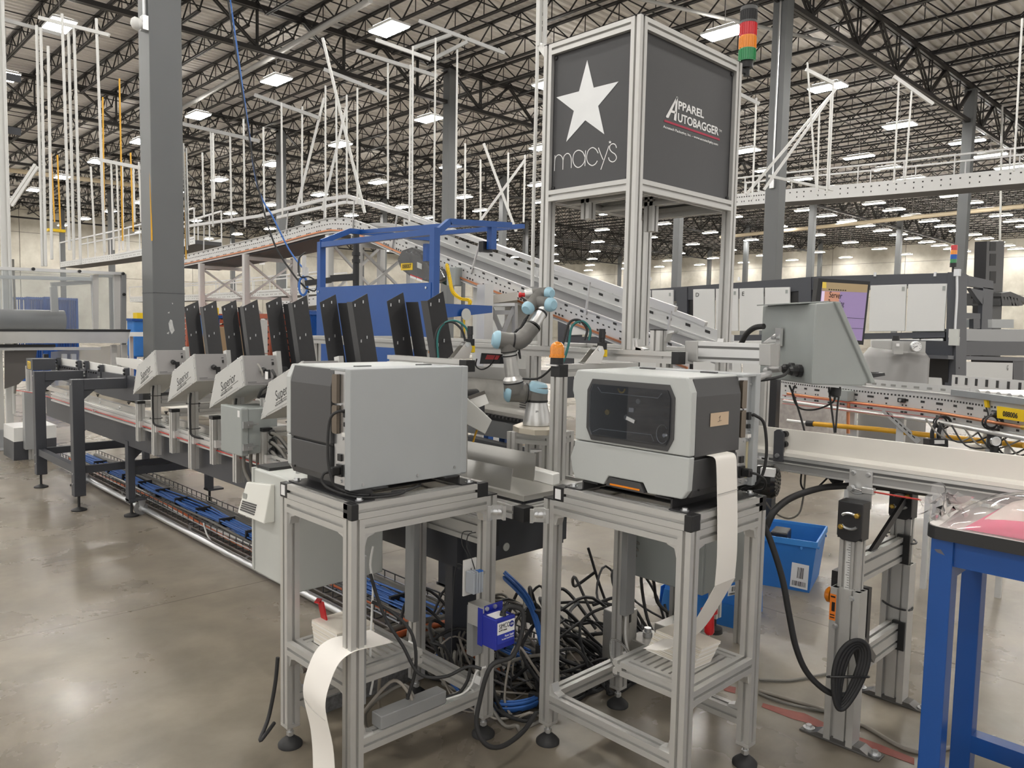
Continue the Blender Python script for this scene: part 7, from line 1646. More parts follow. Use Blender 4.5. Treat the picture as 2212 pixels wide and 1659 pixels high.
# drive with clear chain guard
DG = thing('chain_guard', 'clear belt guard with yellow number label and dark green motor under the incline', 'guard', (5.9, 7.4, 2.0))
DX = IX-0.12
gq_ = [(858,560),(868,541),(888,534),(905,542),(925,570),(950,580),(960,600),(948,608),(930,610),(890,600),(866,582)]
pq('guard_shell', gq_, DX, clear_mat('smoky_guard', (0.62,0.64,0.66), 1.45, 0.10), 0.08, DG, bevel=0.01)
for (x, y, r_) in ((875,560,0.09),(912,585,0.11),(878,575,0.06)): p = px(x, y, X=DX+0.03); MB().cyl(p, p+Vector((0.03,0,0)), r_, None, 24).build('sprocket', CHAR, DG, smooth=40)
pq('guard_back', [(862,556),(872,545),(900,552),(935,585),(930,604),(890,596),(868,580)], DX+0.07, mat('guard_dark', (0.10,0.10,0.10),0.5), 0.006, DG)
nl2 = pq('number_label', [(866,569),(891,568),(891,583),(866,584)], DX-0.004, YEL, 0.003, DG, 'yellow label reading 088007'); fitw(text('088007', 0.075, px(869,580,X=DX-0.006), (0,-1,0), (0,0,1), INK, nl2, off=0.001), abs(px(869,580,X=DX).y-px(888,580,X=DX).y))
pq('warning_label', [(886,592),(899,597),(899,604),(886,600)], DX-0.004, WVIN, 0.003, DG); pq('warning_label', [(900,597),(912,602),(912,609),(900,605)], DX-0.004, WVIN, 0.003, DG)
pq('warning_band', [(886,592),(899,597),(899,599.5),(886,594.5)], DX-0.006, RED, 0.002, DG); pq('warning_band', [(900,597),(912,602),(912,604.5),(900,599.5)], DX-0.006, RED, 0.002, DG); pq('maker_plate', [(901,566),(911,570),(911,582),(901,578)], DX-0.004, ENCLW, 0.003, DG)
a = px(942,590,X=IX+0.1); b = px(985,602,X=IX+0.1); MB().lathe(a, b, [(0, 0.11), (0.6, 0.11), (0.65, 0.09), (1, 0.085)], 20).build('green_motor', mat('motor_green', (0.012,0.05,0.045),0.35), DG, smooth=40); c_ = px(982,598,X=IX-0.05); MB().obox(c_, (0,1,0), (1,0,0), (0,0,1), 0.16, 0.12, 0.22).build('motor_box', ENCL, DG, bevel=0.01)
# yellow chain
m = MB(); cp = spline([px(x, y, D=8.6) for x, y in ((966,575),(972,605),(978,630),(995,645),(1015,652))]+[px(1003,690,D=8.6)], 12)
i = 0
for k in range(0, len(cp)-1, 1):
    p = (cp[k]+cp[k+1])/2; t = (cp[k+1]-cp[k]).normalized(); s = t.orthogonal() if k % 2 else t.cross(t.orthogonal()); s.normalize()
    m.tube([p+t*0.035*math.cos(a)+s*0.016*math.sin(a) for a in [2*PI*j/8 for j in range(9)]], 0.006, 5, 1)
o = m.build('yellow_chain', YEL, None); tag(o, 'yellow plastic chain hanging below the incline motor', 'chain')
o = MB().tube([px(1003,665,D=8.6), px(1003,735,D=8.6)], 0.010, 6, 1).build('pull_rope', YEL, None); tag(o, 'yellow pull cord hanging left of the white post', 'cord')
# lattice towers under the run
TWM = mat('tower_white', (0.62,0.62,0.61),0.45,0.1,noise=0.04)
def tower(y, x0, ztop, lab):
    t = thing('support_tower', lab, 'tower', (x0, y, 0), 'white lattice towers carrying the conveyors')
    w = 0.9
    for dx in (0.0, w): MB().box(x0+dx-0.045, x0+dx+0.045, y-0.045, y+0.045, 0, ztop).build('tower_leg', TWM, t); MB().box(x0+dx-0.09, x0+dx+0.09, y-0.09, y+0.09, 0, 0.012).build('tower_foot', TWM, t)
    z = 0.25; k = 0
    while z < ztop-0.3:
        zn = min(z+0.85, ztop-0.08); MB().bar((x0, y, z), (x0+w, y, z), 0.05).build('tower_rung', TWM, t)
        MB().bar((x0, y-0.02, z), (x0+w, y-0.02, zn), 0.035).build('tower_brace', TWM, t); MB().bar((x0+w, y+0.02, z), (x0, y+0.02, zn), 0.035).build('tower_brace', TWM, t); z = zn
    MB().bar((x0, y, ztop-0.06), (x0+w, y, ztop-0.06), 0.06).build('tower_rung', TWM, t); return t
for (x, lab) in ((532,'white lattice conveyor tower left of the hanging black cord'), (713,'white lattice tower behind the left post of the blue station'), (775,'white lattice tower behind the blue panel under the crest'), (436,'white lattice tower right behind the grey steel column')):
    y = px(x, 560, X=IX-0.05).y; zt = 9
    for a, b in zip(P, P[1:]):
        if min(a.y, b.y) <= y <= max(a.y, b.y): zt = a.z+(b.z-a.z)*(y-a.y)/((b.y-a.y) or 1)
    tower(y, IX-0.06, (zt if zt < 8 else P[0].z)-FH-0.03, lab)
# lower white post and trestle to the right of the blue station
o = MB(); c_ = px(1048, 640, D=8.0); o.box(c_.x-0.06, c_.x+0.06, c_.y-0.06, c_.y+0.06, 0, px(1048,615,D=8.0).z); o = o.build('white_post', TWM, None); tag(o, 'white square post right of the yellow chain with a wooden strip', 'post')
tr_ = thing('trestle', 'grey steel trestle with a pale board under the incline', 'trestle', (6.4, 5.6, 0))
def pd(name, q, D, m, th, par): return MB().prism([px(x, y, D=D) for x, y in q], FW*th).build(name, m, par)
pd('board', [(1060,638),(1118,630),(1118,648),(1060,656)], 8.1, mat('pale_board', (0.50,0.47,0.42),0.6), 0.4, tr_); pd('beam', [(1055,656),(1112,654),(1112,661),(1055,662)], 8.1, TWM, 0.06, tr_)
for (a, b) in (((1060,662),(1085,722)), ((1110,662),(1085,722)), ((1112,655),(1112,790)), ((1058,660),(1058,790)), ((1060,675),(1112,675))): MB().bar(px(*a, D=8.15), px(*b, D=8.15), 0.045).build('trestle_bar', mat('trestle_grey', (0.36,0.36,0.36),0.45), tr_)
# ---------------------------------------------------------------- blue packing station
BS = thing('packing_station', 'blue steel packing station with a big back panel and bent top arms', 'station', (3.95, 5.8, 0))
BXX = 3.9
y0_, y1_ = px(694,700,X=BXX).y, px(937,700,X=BXX).y
zL, zR, zP = px(694,519,X=BXX).z, px(937,497,X=BXX).z, px(815,616,X=BXX).z; zTop = (zL+zR)/2
for y in (y0_, y1_): MB().box(BXX-0.03, BXX+0.03, y-0.03, y+0.03, 0, zTop).build('post', BLUE, BS)
MB().box(BXX-0.035, BXX-0.03, y1_, y0_+0.03, 0.55, zP).build('back_panel', BLUE, BS); 
for y in (y0_-0.01, y1_+0.06): 
    for z in (zP-0.04,): MB().cyl((BXX-0.035, y, z), (BXX-0.042, y, z), 0.010, None, 10).build('panel_bolt', ZINC, BS)
MB().bar((BXX, y0_, zTop-0.03), (BXX, y1_, zTop-0.03), 0.05).build('top_bar', BLUE, BS)
def arm(y, pts, w=0.05, h=0.06): 
    P = [Vector((BXX+a, y, z)) for a, z in pts]
    for a, b in zip(P, P[1:]): MB().bar(a, b, w, h).build('bent_arm', BLUE, BS)
def armp(y, q): return [(px(a, b, Y=y).x-BXX, px(a, b, Y=y).z) for a, b in q]
RA = armp(y1_, [(940,506),(970,479),(1103,487)]); LA = armp(y0_, [(697,523),(755,499),(935,516)]); RA[0] = (0.0, RA[0][1]); LA[0] = (0.0, LA[0][1])
arm(y1_, RA, 0.045, 0.05); arm(y0_, LA, 0.045, 0.05)
for dx in (0.45, 1.0):
    def za(A): return A[1][1]+(A[2][1]-A[1][1])*(dx-A[1][0])/(A[2][0]-A[1][0]) if dx > A[1][0] else A[0][1]+(A[1][1]-A[0][1])*dx/A[1][0]
    MB().bar((BXX+dx, y0_, za(LA)), (BXX+dx, y1_, za(RA)), 0.04).build('cross_tie', BLUE, BS)
MB().box(BXX+0.6, BXX+0.66, y1_-0.02, y1_+0.04, zTop-0.12, zTop+0.08).build('hook_bracket', BLUE, BS); MB().box(BXX+0.57, BXX+0.68, y1_+0.05, y1_+0.11, zTop-0.14, zTop-0.05).build('hook_clip', BLACK, BS); MB().box(BXX+1.05, BXX+1.12, y0_-0.3, y0_-0.24, zTop-0.12, zTop+0.06).build('hook_bracket', BLUE, BS)
zs0, zs1 = px(945,655,X=BXX).z, px(945,680,X=BXX).z
MB().prism([(BXX+0.03, y1_-0.025, zs0), (BXX+0.62, y1_-0.025, zs0), (BXX+0.62, y1_-0.025, zs0-0.06), (BXX+0.03, y1_-0.025, zs1-0.03)], (0, 0.05, 0)).build('shelf_bracket', BLUE, BS)
MB().cyl((BXX+0.30, y1_-0.05, zs1+0.01), (BXX+0.30, y1_-0.055, zs1+0.01), 0.05, None, 20).build('round_tag', ENCLW, BS)
MB().box(BXX+0.03, BXX+0.7, y1_, y0_, 0.84, 0.89).build('station_top', BLUE, BS)
for y in (y0_-0.05, y1_+0.05): MB().box(BXX+0.64, BXX+0.70, y-0.03, y+0.03, 0, 0.84).build('front_leg', BLUE, BS)
dpole = thing('display_pole', 'black pole with a jointed arm behind the blue station', 'monitor arm', (5.0, 7.6, 0)); q = px(769, 600, D=8.6); MB().cyl((q.x, q.y, 0), (q.x, q.y, px(769,500,D=8.6).z), 0.035, None, 14).build('pole', BLACK, dpole)
for z in (545, 560): pz = px(769,z,D=8.6); MB().cyl((q.x, q.y, pz.z-0.04), (q.x, q.y, pz.z), 0.045, None, 14).build('pole_collar', BLACK, dpole)
MB().bar(px(769,598,D=8.6), px(715,602,D=8.6), 0.07).build('jointed_arm', BLACK, dpole); MB().bar(px(715,605,D=8.6), px(660,612,D=8.6), 0.06).build('jointed_arm', BLACK, dpole)
# hanging cords from the roof
def rope(name, pts, r, m, lab, cat='cable'): o = MB().tube(pts, r, 8, 8).build(name, m, None, smooth=60); return tag(o, lab, cat)
rope('drop_cable', [px(468,-160,D=9.2), px(520,180,D=9.2), px(555,390,D=9.2), px(590,520,D=9.2), px(632,590,D=9.2), px(660,622,D=9.2), px(668,632,D=9.2)], 0.011, RUBBER, 'long black power cord drooping from the roof to the blue station')
rope('drop_cable', [px(475,-160,D=9.3), px(530,230,D=9.3), px(556,400,D=9.3), px(590,470,D=9.3), px(625,540,D=9.3), px(655,580,D=9.3)], 0.010, BLUECAB, 'long blue network cord drooping from the roof beside the black one')
rope('cable_loop', [px(660,622,D=9.1), px(680,628,D=9.1), px(684,610,D=9.1), px(668,598,D=9.1), px(648,596,D=9.1), px(646,560,D=9.1), px(660,545,D=9.1)], 0.009, RUBBER, 'black cord looping around the blue coil left of the station')
m = MB(); c_ = px(655,618,D=9.15); m.tube([c_+RX*0.05*math.cos(a)*(1+0.15*math.sin(a*0.37))+UP*0.11*math.sin(a)*(1+0.1*math.cos(a*0.23)) for a in [2*PI*i/16 for i in range(96)]], 0.007, 6, 1); o = m.build('blue_coil', BLUECAB, None, smooth=60); tag(o, 'coil of blue cable hanging left of the blue station', 'cable')
pl_ = thing('service_pole', 'pair of thin white service poles holding the blue coil', 'pole', (5.0, 7.9, 0))
for x in (657, 662): q = px(x, 640, D=9.25); MB().cyl((q.x, q.y, 0), (q.x, q.y, px(x, 552 if x == 657 else 578, D=9.25).z), 0.025, None, 10).build('pole', RAILM, pl_)
# ---------------------------------------------------------------- second and third conveyor runs in the far left, high run on the right
DULL = mat('dull_galvanised', (0.36,0.36,0.355),0.45,0.4)
def run(name, lab, X, q, fh, W, rail=None, slots=True, fm=None):
    t = thing(name, lab, 'conveyor', (X, 10, 0)); Q = [px(x, y, X=X) for x, y in q]
    for dx in (0, W): MB().loft([[Vector((X+dx, p.y, p.z-fh)), Vector((X+dx+0.02, p.y, p.z-fh)), Vector((X+dx+0.02, p.y, p.z)), Vector((X+dx, p.y, p.z))] for p in Q]).build('side_frame', LWHITE, t)
    MB().loft([[Vector((X+0.02, p.y, p.z-fh)), Vector((X+W, p.y, p.z-fh)), Vector((X+W, p.y, p.z-fh*0.5)), Vector((X+0.02, p.y, p.z-fh*0.5))] for p in Q]).build('conveyor_bed', mat('bed_dark', (0.05,0.05,0.055),0.6), t)
    if rail:
        for dx in (0, W):
            for a, b in zip(Q, Q[1:]): MB().bar(a+Vector((dx,0,rail)), b+Vector((dx,0,rail)), 0.05).build('handrail', RAILM, t)
            for k in range(12):
                f = k/11*(len(Q)-1); i = min(int(f), len(Q)-2); p = Q[i]+(Q[i+1]-Q[i])*(f-i); MB().bar(p+Vector((dx,0,0)), p+Vector((dx,0,rail)), 0.03).build('rail_post', RAILM, t)
    if slots:
        m = MB(); L = (Q[-1]-Q[0]).length; n = int(L/0.16)
        for k in range(n):
            f = (k+0.5)/n*(len(Q)-1); i = min(int(f), len(Q)-2); p = Q[i]+(Q[i+1]-Q[i])*(f-i); d = (Q[i+1]-Q[i]).normalized()
            m.obox(p+Vector((-0.002,0,-fh*0.3)), d, (1,0,0), (0,0,1), 0.045, 0.004, fh*0.10)
            if k % 3: m.obox(p+Vector((-0.002,0,-fh*0.68)), d, (1,0,0), (0,0,1), 0.03, 0.004, fh*0.12)
        m.build('frame_slots', HOLE, t, kind='stuff')
    return t
run('overhead_conveyor', 'hung white overhead conveyor with handrails running across under the right roof bays', 25.0, [(1580,420),(1660,412),(1900,392),(2212,362),(2300,353)], 0.42, 1.0, 0.55, True, DULL)
run('overhead_conveyor', 'white conveyor run joining the incline from the left, passing behind the grey column', 9.0, [(130,566),(250,548),(335,532),(420,510)], 0.22, 0.8, 0.8, True, DULL)
run('low_conveyor', 'low white conveyor run behind the lattice towers, in front of the far wall', 14.0, [(280,641),(420,636),(560,627),(700,617)], 0.28, 0.9, 0.5)
run('low_conveyor', 'white conveyor ending at the blue coil above the orange stacks', 8.5, [(600,650),(690,638)], 0.20, 0.8)
run('sloping_conveyor', 'short white sloping conveyor in front of the orange stacks', 7.6, [(520,732),(598,655)], 0.20, 0.6)
# ---------------------------------------------------------------- hanger rods from the roof
rods = [(79,55,92,575,6.8),(88,60,99,575,6.8),(104,100,112,560,7.5),(134,30,150,540,6.6),(148,70,160,560,6.9),(160,60,174,570,6.9),(208,40,226,545,7.5),(196,360,206,545,12),(240,350,246,540,12),(252,352,258,540,12),(288,358,291,480,13),(300,350,305,480,13),(305,330,312,480,13),(264,355,266,540,14),
        (396,310,404,540,9.5),(402,320,408,530,9.5),(437,330,441,470,12),(455,282,460,490,10.5),(497,290,500,480,10.5),(526,257,529,490,10.5),(569,275,571,470,12),(608,222,610,470,10),(653,230,652,450,12),
        (703,185,703,470,9.5),(726,205,728,470,9.5),(749,205,749,440,11),(772,190,772,440,10.5),(838,130,838,430,9.5),(892,100,890,470,8.0),(887,140,884,480,8.2),(941,82,937,490,8.0),(988,102,984,480,8.5),(1005,310,1004,480,18),(1038,345,1038,480,18),(1098,330,1097,450,18),(1134,335,1131,480,18),
        (1634,212,1625,430,14),(1770,240,1765,420,14),(1800,180,1790,410,14),(1795,205,1786,415,14),(1744,135,1764,420,13),(1942,170,1931,395,13),(1970,190,1955,390,13),(2208,40,2190,370,12),(2165,230,2160,520,30),(460,282,463,430,14)]
RODG = []
for k, (x0, y0, x1, y1, D_) in enumerate(rods):
    a = px(x0, y0, D=D_); b = px(x1, y1, D=D_); dirn = (a-b).normalized()
    sl = (TOPZ-0.06-b.z)/(a.z-b.z); zc = a.z if y0 > 25 else TOPZ
    top = b+(a-b)*(sl if abs(dirn.z) > 0.5 else 1)
    if y0 > 25: top = a
    th = 0.0145*D_/8
    o = MB().cyl(b, top, th if D_ < 9 and k < 8 else th*0.72, None, 8).build('hanger_rod', ROD, None, smooth=60)
    g = 0 if k < 7 else 1 if k < 14 else 2 if x0 < 690 else 3 if x0 < 1150 else 4
    RODG.append((x0, g, o))
ordn = ['first','second','third','fourth','fifth','sixth','seventh','eighth','ninth','tenth','eleventh','twelfth','thirteenth','fourteenth','fifteenth','sixteenth','seventeenth','eighteenth','nineteenth','twentieth']
GN = ['thick zinc rods left of the grey column', 'thin zinc rods just left of the grey column', 'zinc rods over the level conveyor run', 'zinc rods between the blue station and the sign tower', 'zinc rods carrying the right overhead conveyor']
for g in range(5):
    L_ = sorted([r for r in RODG if r[1] == g], key=lambda r: r[0])
    for i, (x, _, o) in enumerate(L_): tag(o, f'{ordn[i]} from the left of the {GN[g]}', 'rod', 'hanger rods: '+GN[g])
for k, (x0, y0, x1, y1, D_, lab) in enumerate(((697,82,788,460,9.0,'long slanting zinc brace crossing the hanger rods left of the sign tower'), (748,232,696,455,10.0,'zinc brace leaning the other way across the slanting brace'), (700,212,640,455,11,'thin slanting brace left of the crossing braces'), (1045,310,1115,500,18,'far slanting brace left of the sign tower'), (1134,345,1035,480,18,'far brace leaning the other way left of the sign tower'),
        (1805,192,1650,410,14,'bright slanting brace up to the high-bay light right of the tower lamp'), (1795,205,1612,420,14.5,'thin slanting brace behind the dark column'), (76,355,20,440,14,'pair member brace at the far left, upper'), (82,360,26,445,14,'pair member brace at the far left, lower'), (1660,380,1800,410,15,'short brace above the overhead conveyor'))):
    o = MB().bar(px(x0, y0, D=D_), px(x1, y1, D=D_), 0.022*D_/9, 0.03*D_/9).build('diagonal_brace', ROD, None); tag(o, lab, 'brace')
STR = mat('strut_grey', (0.42,0.42,0.41),0.45,0.2)
for k, (x0, y0, x1, y1, D_, lab) in enumerate(((84,38,236,76,6.9,'bright strut bar under the top left high-bay lights'), (214,345,320,366,12,'bright strut bar left of the grey column'), (396,268,560,305,10.5,'strut bar over the rods right of the grey column'), (812,86,930,128,8.2,'bright strut bar beside the high-bay light at the upper middle'), (905,45,1090,115,8.6,'long strut bar left of the sign tower top'), (770,110,945,165,9.4,'strut bar crossing in front of the dark column'), (700,150,838,205,10.6,'strut bar above the crossing braces'), (550,205,690,255,10.6,'strut bar below the high-bay light right of the cords'), (1930,165,2015,225,13,'white strut bar above the two rods on the right'), (1570,190,1640,225,14,'grey strut bar behind the tower lamp'), (890,105,975,75,8.2,'short cross strut joining the two long struts'), (935,128,1010,90,8.4,'second short cross strut joining the long struts'), (0,40,130,75,9,'dim strut bar at the top left corner'), (1740,150,1800,180,13.5,'short strut bar above the bright slanting brace'))):
    o = MB().bar(px(x0, y0, D=D_), px(x1, y1, D=D_), 0.032*D_/9, 0.04*D_/9).build('strut_bar', ROD if 'bright' in lab or 'white' in lab else STR, None); tag(o, lab, 'strut')
for k, (x0, y0, x1, y1, D_) in enumerate(((110,330,118,480,12),(124,335,131,500,12),(258,170,265,520,12),(320,180,328,520,9),(222,210,226,530,12),(282,330,288,500,14),(398,330,402,560,10))):
    o = MB().cyl(px(x0,y0,D=D_), px(x1,y1,D=D_), 0.009*D_/9, None, 6).build('pull_rope', YELP, None); tag(o, 'thin yellow pull cord hanging from the roof near the grey column', 'cord', 'yellow pull cords at the left')
c_ = px(121, 498, D=12); o = MB().box(c_.x-0.12, c_.x+0.12, c_.y-0.06, c_.y+0.06, c_.z-0.02, c_.z+0.02).build('pull_grip', YEL, None); tag(o, 'yellow pull handle at the end of two yellow cords', 'handle')
# sprinkler and gas pipes along the joists
for k, (x0, y0, x1, y1, h_, r_, m_, lab) in enumerate(((390,236,800,0,10.35,0.085,STR,'fat grey roof pipe running up to the right between the joists'), (1600,508,2212,445,9.4,0.14,mat('cream_pipe', (0.66,0.56,0.40),0.5),'cream pipe running across the far right bays'), (0,365,330,405,9.9,0.13,mat('cream_pipe', (0.66,0.56,0.40),0.5),'cream pipe crossing at the far left'), (1400,2,1860,108,10.2,0.05,STR,'thin grey sprinkler pipe above the tower lamp'))):
    a = px(x0, y0, Z=h_); b = px(x1, y1, Z=h_); o = MB().cyl(a+(a-b)*0.1, b, r_, None, 12).build('roof_pipe', m_, None, smooth=60); tag(o, lab, 'pipe')
o = MB().tube([px(1163,-60,D=4.3), px(1160,160,D=4.3), px(1153,420,D=4.3), px(1150,620,D=4.3)], 0.010, 8, 2).build('cable_drop', WHCAB, None); tag(o, 'white cable drop along the left post of the sign tower', 'cable')
sl_ = thing('service_ladder', 'pale perforated service strut rising from the top left of the sign tower', 'strut', (2.8, 2.7, 2.86))
for x in (1165, 1176): a = px(x, 100, D=3.75); MB().bar(a, (a.x, a.y, TOPZ-0.05), 0.012, 0.02).build('ladder_rail', ROD, sl_)
a = px(1170, 8, D=3.75); MB().bar(px(1165,9,D=3.75), px(1176,7,D=3.75), 0.012, 0.02).build('ladder_rung', ROD, sl_)
MB().bar((px(1170,100,D=3.75).x, px(1170,100,D=3.75).y, px(1170,100,D=3.75).z), (2.685, 2.55, 2.80), 0.03).build('ladder_bracket', ROD, sl_)
# ---------------------------------------------------------------- far goods between the towers
def carton(x0, y0, x1, y1, D_, m_, lab, name='carton_stack', n=3):
    a = px((x0+x1)/2, y1, D=D_); w = (x1-x0)*D_/F_PX; zt = px((x0+x1)/2, y0, D=D_).z
    t = thing(name, lab, 'boxes', (a.x, a.y, 0)); MB().box(a.x-w/2, a.x+w/2, a.y-w/2, a.y+w/2, 0, 0.14).build('pallet', CARD, t)
    z = 0.14
    for k in range(n):
        zn = 0.14+(zt-0.14)*(k+1)/n; MB().box(a.x-w/2+0.01*k, a.x+w/2-0.005, a.y-w/2, a.y+w/2, z, zn-0.01).build('carton', m_, t); z = zn
    return t
carton(450,705,520,790,11.5,CARD,'pallet of brown cartons in film between the black guides'); carton(555,690,575,790,11.0,mat('film_white', (0.62,0.62,0.60),0.4,noise=0.1),'white wrapped pallet behind the lattice tower'); carton(1040,620,1140,800,9.3,mat('pale_panel', (0.66,0.67,0.65),0.5),'pale cabinet behind the robot arm','pale_cabinet',1)
OS = thing('orange_stack', 'stack of orange steel racks behind the blue cages', 'rack', (9.5, 11.0, 0))
for k in range(16):
    a = px(655, 790-9.5*k, D=13.0); MB().box(a.x-0.85, a.x+0.55, a.y-0.5, a.y+0.75, 0.1+0.10*k, 0.17+0.10*k).build('orange_slat', ORNG, OS)
a = px(655, 780, D=13.0); 
for dx, dy in ((-0.8,-0.45),(0.5,-0.45),(-0.8,0.7),(0.5,0.7)): MB().box(a.x+dx-0.03, a.x+dx+0.03, a.y+dy-0.03, a.y+dy+0.03, 0, 1.7).build('rack_post', ORNG, OS)
OS2 = dup(OS, (OS.location.x, OS.location.y, 0), 0, 'farther stack of orange steel racks left of the lattice tower'); OS2.location = (OS.location.x-0.4, OS.location.y+2.3, 0)
def cage(x0, x1, y0, D_, lab, m_=BLUE):
    a = px(x0, y0, D=D_); b = px(x1, y0, D=D_); zt = a.z; d = (b-a); d.z = 0; n = Vector((-d.y, d.x, 0)).normalized()*0.8
    t = thing('cage_cart', lab, 'cart', (a.x, a.y, 0), 'blue cage carts')
    c4 = [a, b, b+n, a+n]
    for k in range(4):
        p, q = c4[k], c4[(k+1) % 4]; MB().bar((p.x,p.y,0.06), (p.x,p.y,zt), 0.05).build('cage_post', m_, t)
        for z in (0.22, zt*0.55, zt-0.03): MB().bar((p.x,p.y,z), (q.x,q.y,z), 0.04).build('cage_rail', m_, t)
        m = MB()
        for i in range(1, 8): r = p+(q-p)*i/8; m.bar((r.x,r.y,0.22), (r.x,r.y,zt), 0.016)
        m.build('cage_bars', m_, t, kind='stuff'); MB().cyl((p.x-0.02,p.y,0.06), (p.x+0.02,p.y,0.06), 0.06, None, 14).build('caster', RUBBER, t)
    return t
cage(638,662,668,11.5,'blue cage cart before the orange stacks, left one'); cage(664,690,672,11.2,'blue cage cart before the orange stacks, right one'); cage(20,58,641,16,'blue cage cart seen through the clear guard, leftmost'); cage(60,96,641,16,'blue cage cart seen through the clear guard, middle'); cage(98,118,641,16,'blue cage cart seen through the clear guard, right one')
def bincart(x0, x1, y0, y1, D_, lab):
    a = px((x0+x1)/2, y1, D=D_); w = (x1-x0)*D_/F_PX; zt = px(x0, y0, D=D_).z; t = thing('blue_bin_cart', lab, 'cart', (a.x, a.y, 0))
    MB().box(a.x-w/2, a.x+w/2, a.y-w/2, a.y+w/2, zt*0.5, zt).build('bin', BLUECAR, t, bevel=0.03); MB().box(a.x-w/2-0.03, a.x+w/2+0.03, a.y-w/2-0.03, a.y+w/2+0.03, zt-0.03, zt+0.02).build('bin_rim', BLUE, t)
    for sx_ in (-1, 1):
        for sy_ in (-1, 1): MB().bar((a.x+sx_*w*0.4, a.y+sy_*w*0.4, 0.0), (a.x+sx_*w*0.4, a.y+sy_*w*0.4, zt*0.5), 0.05).build('bin_leg', BLUE, t)
    MB().box(a.x-0.10, a.x+0.10, a.y-0.12, a.y+0.12, zt+0.02, zt+0.14).build('yellow_item', YEL, t)
bincart(437,470,683,760,12.5,'blue bin cart behind the first black guides'); bincart(283,325,690,760,16,'blue bin cart between the clear guard and the grey column')
o = thing('steel_bench', 'small pale steel bench on the floor left of the grey column', 'bench', (4.0, 14.0, 0)); a = px(283,722,D=15); b = px(327,722,D=15)
MB().bar(a, b, 0.5, 0.08).build('bench_top', LWHITE, o)
for q in (a, b): MB().bar(q, (q.x, q.y, 0), 0.06).build('bench_leg', LWHITE, o)
sg = MB().prism([px(x, y, Y=Y1-0.06) for x, y in ((560,555),(572,555),(572,572),(560,572))], (0, 0.01, 0)).build('wall_sign', WVIN, None); tag(sg, 'small white sign on the far wall behind the lattice tower', 'sign')
# ---------------------------------------------------------------- label stacks and paper strips on the printer stands
def stack(label, B, h, lean):
    t = thing('label_stack', label, 'paper stack', tuple(sum((Vector(b) for b in B), Vector())/4), 'fanfold label stacks on the stand shelves')
    n = 14
    for k in range(n):
        z0 = h*k/n; z1 = h*(k+0.9)/n; f = k/n; off = Vector(lean)*f+Vector((random.uniform(-.0012,.0012), random.uniform(-.0012,.0012), 0))
        MB().loft([[Vector(b)+off+Vector((0,0,z0)) for b in B], [Vector(b)+off+Vector((0,0,z1)) for b in B]]).build('paper_fold', mat('fold_cream', (0.80,0.75,0.66),0.8) if k % 3 else PAPER, t)
    return t
random.seed(4)
zs = 0.405
q = [px(1396,1404,Z=zs), px(1494,1447,Z=zs)]; a, b = q; d = (b-a); d.z = 0; nrm = Vector((d.y, -d.x, 0)).normalized(); nrm = nrm if nrm.dot(FW) > 0 else -nrm
B2 = [b, b+nrm*0.105, a+nrm*0.105, a]
stack('fanfold stack of cream labels on the shelf under the windowed printer', [(p.x, p.y, zs) for p in B2], 0.075, (RX.x*0.035, RX.y*0.035, 0))
y0 = px(700,1395,X=1.40).y
B1 = [(1.37, y0-0.15, zs), (1.52, y0-0.15, zs), (1.52, y0+0.02, zs), (1.37, y0+0.02, zs)]
stack('fanfold stack of cream labels on the shelf of the left printer stand', B1, 0.085, (-0.01, 0.0, 0))
yl0, yr0 = px(655,1425,X=1.205).y, px(703,1440,X=1.205).y
pts = [(1.46,0.494),(1.38,0.500),(1.31,0.505),(1.255,0.485),(1.222,0.43),(1.205,0.37),(1.212,0.31),(1.232,0.22),(1.240,0.12),(1.238,0.03),(1.215,0.004),(1.12,0.003),(1.00,0.003)]
P = spline([Vector((x, yl0, z)) for x, z in pts], 4)
o = MB().strip(P, (0, yr0-yl0, 0), 0.0012).build('label_strip', PAPER, None, smooth=60); tag(o, 'white label strip hanging from the left stand shelf down to the floor', 'paper strip')
MB().tube([(1.2065, yl0-0.002, 0.335), (1.2055, (yl0+yr0)/2+0.02, 0.318), (1.2055, yr0+0.002, 0.312)], 0.0008, 5, 4).build('crease', mat('crease_grey', (0.40,0.39,0.37),0.8), o)
xA, xB = px(1545,984,Y=1.285).x, px(1588,984,Y=1.285).x
pts = [(1.345,1.148),(1.310,1.150),(1.288,1.146),(1.280,1.125),(1.274,1.05),(1.268,0.95),(1.264,0.83),(1.268,0.735)]
P = spline([Vector((xA, y, z)) for y, z in pts], 4)
o = MB().strip(P, (xB-xA, 0, 0), 0.0012).build('label_strip', PAPER, None, smooth=60); tag(o, 'white label strip hanging out of the windowed printer to the stack below', 'paper strip')
p1 = [Vector((xA+0.004, 1.268, 0.735)), Vector((xA-0.01, 1.30, 0.66)), Vector((xA-0.02, 1.345, 0.57)), Vector((xA-0.035, 1.385, 0.512)), Vector((xA-0.055, 1.425, 0.487)), Vector((xA-0.08, 1.48, 0.483))]
MB().strip(spline(p1, 4), (xB-xA, 0.0, 0), 0.0012).build('strip_lower_part', PAPER, o, smooth=60)
MB().bar((xA, 1.270, 1.03), (xB, 1.270, 1.032), 0.0016).build('crease', MATS['crease_grey'], o)
c_ = px(1532,1340,D=2.75); o = MB().lathe(c_-UP*0.05, c_+UP*0.04, [(0,0.012),(0.1,0.018),(0.8,0.018),(0.86,0.030),(1,0.030)], 16).build('red_spool', RED, None, smooth=40); o.location.z = 0; tag(o, 'red plastic spool behind the label strip of the windowed printer', 'spool')
MB().cyl((c_.x, c_.y, zs), (c_.x, c_.y, c_.z-0.045), 0.005, None, 8).build('spool_pin', ZINC, o)
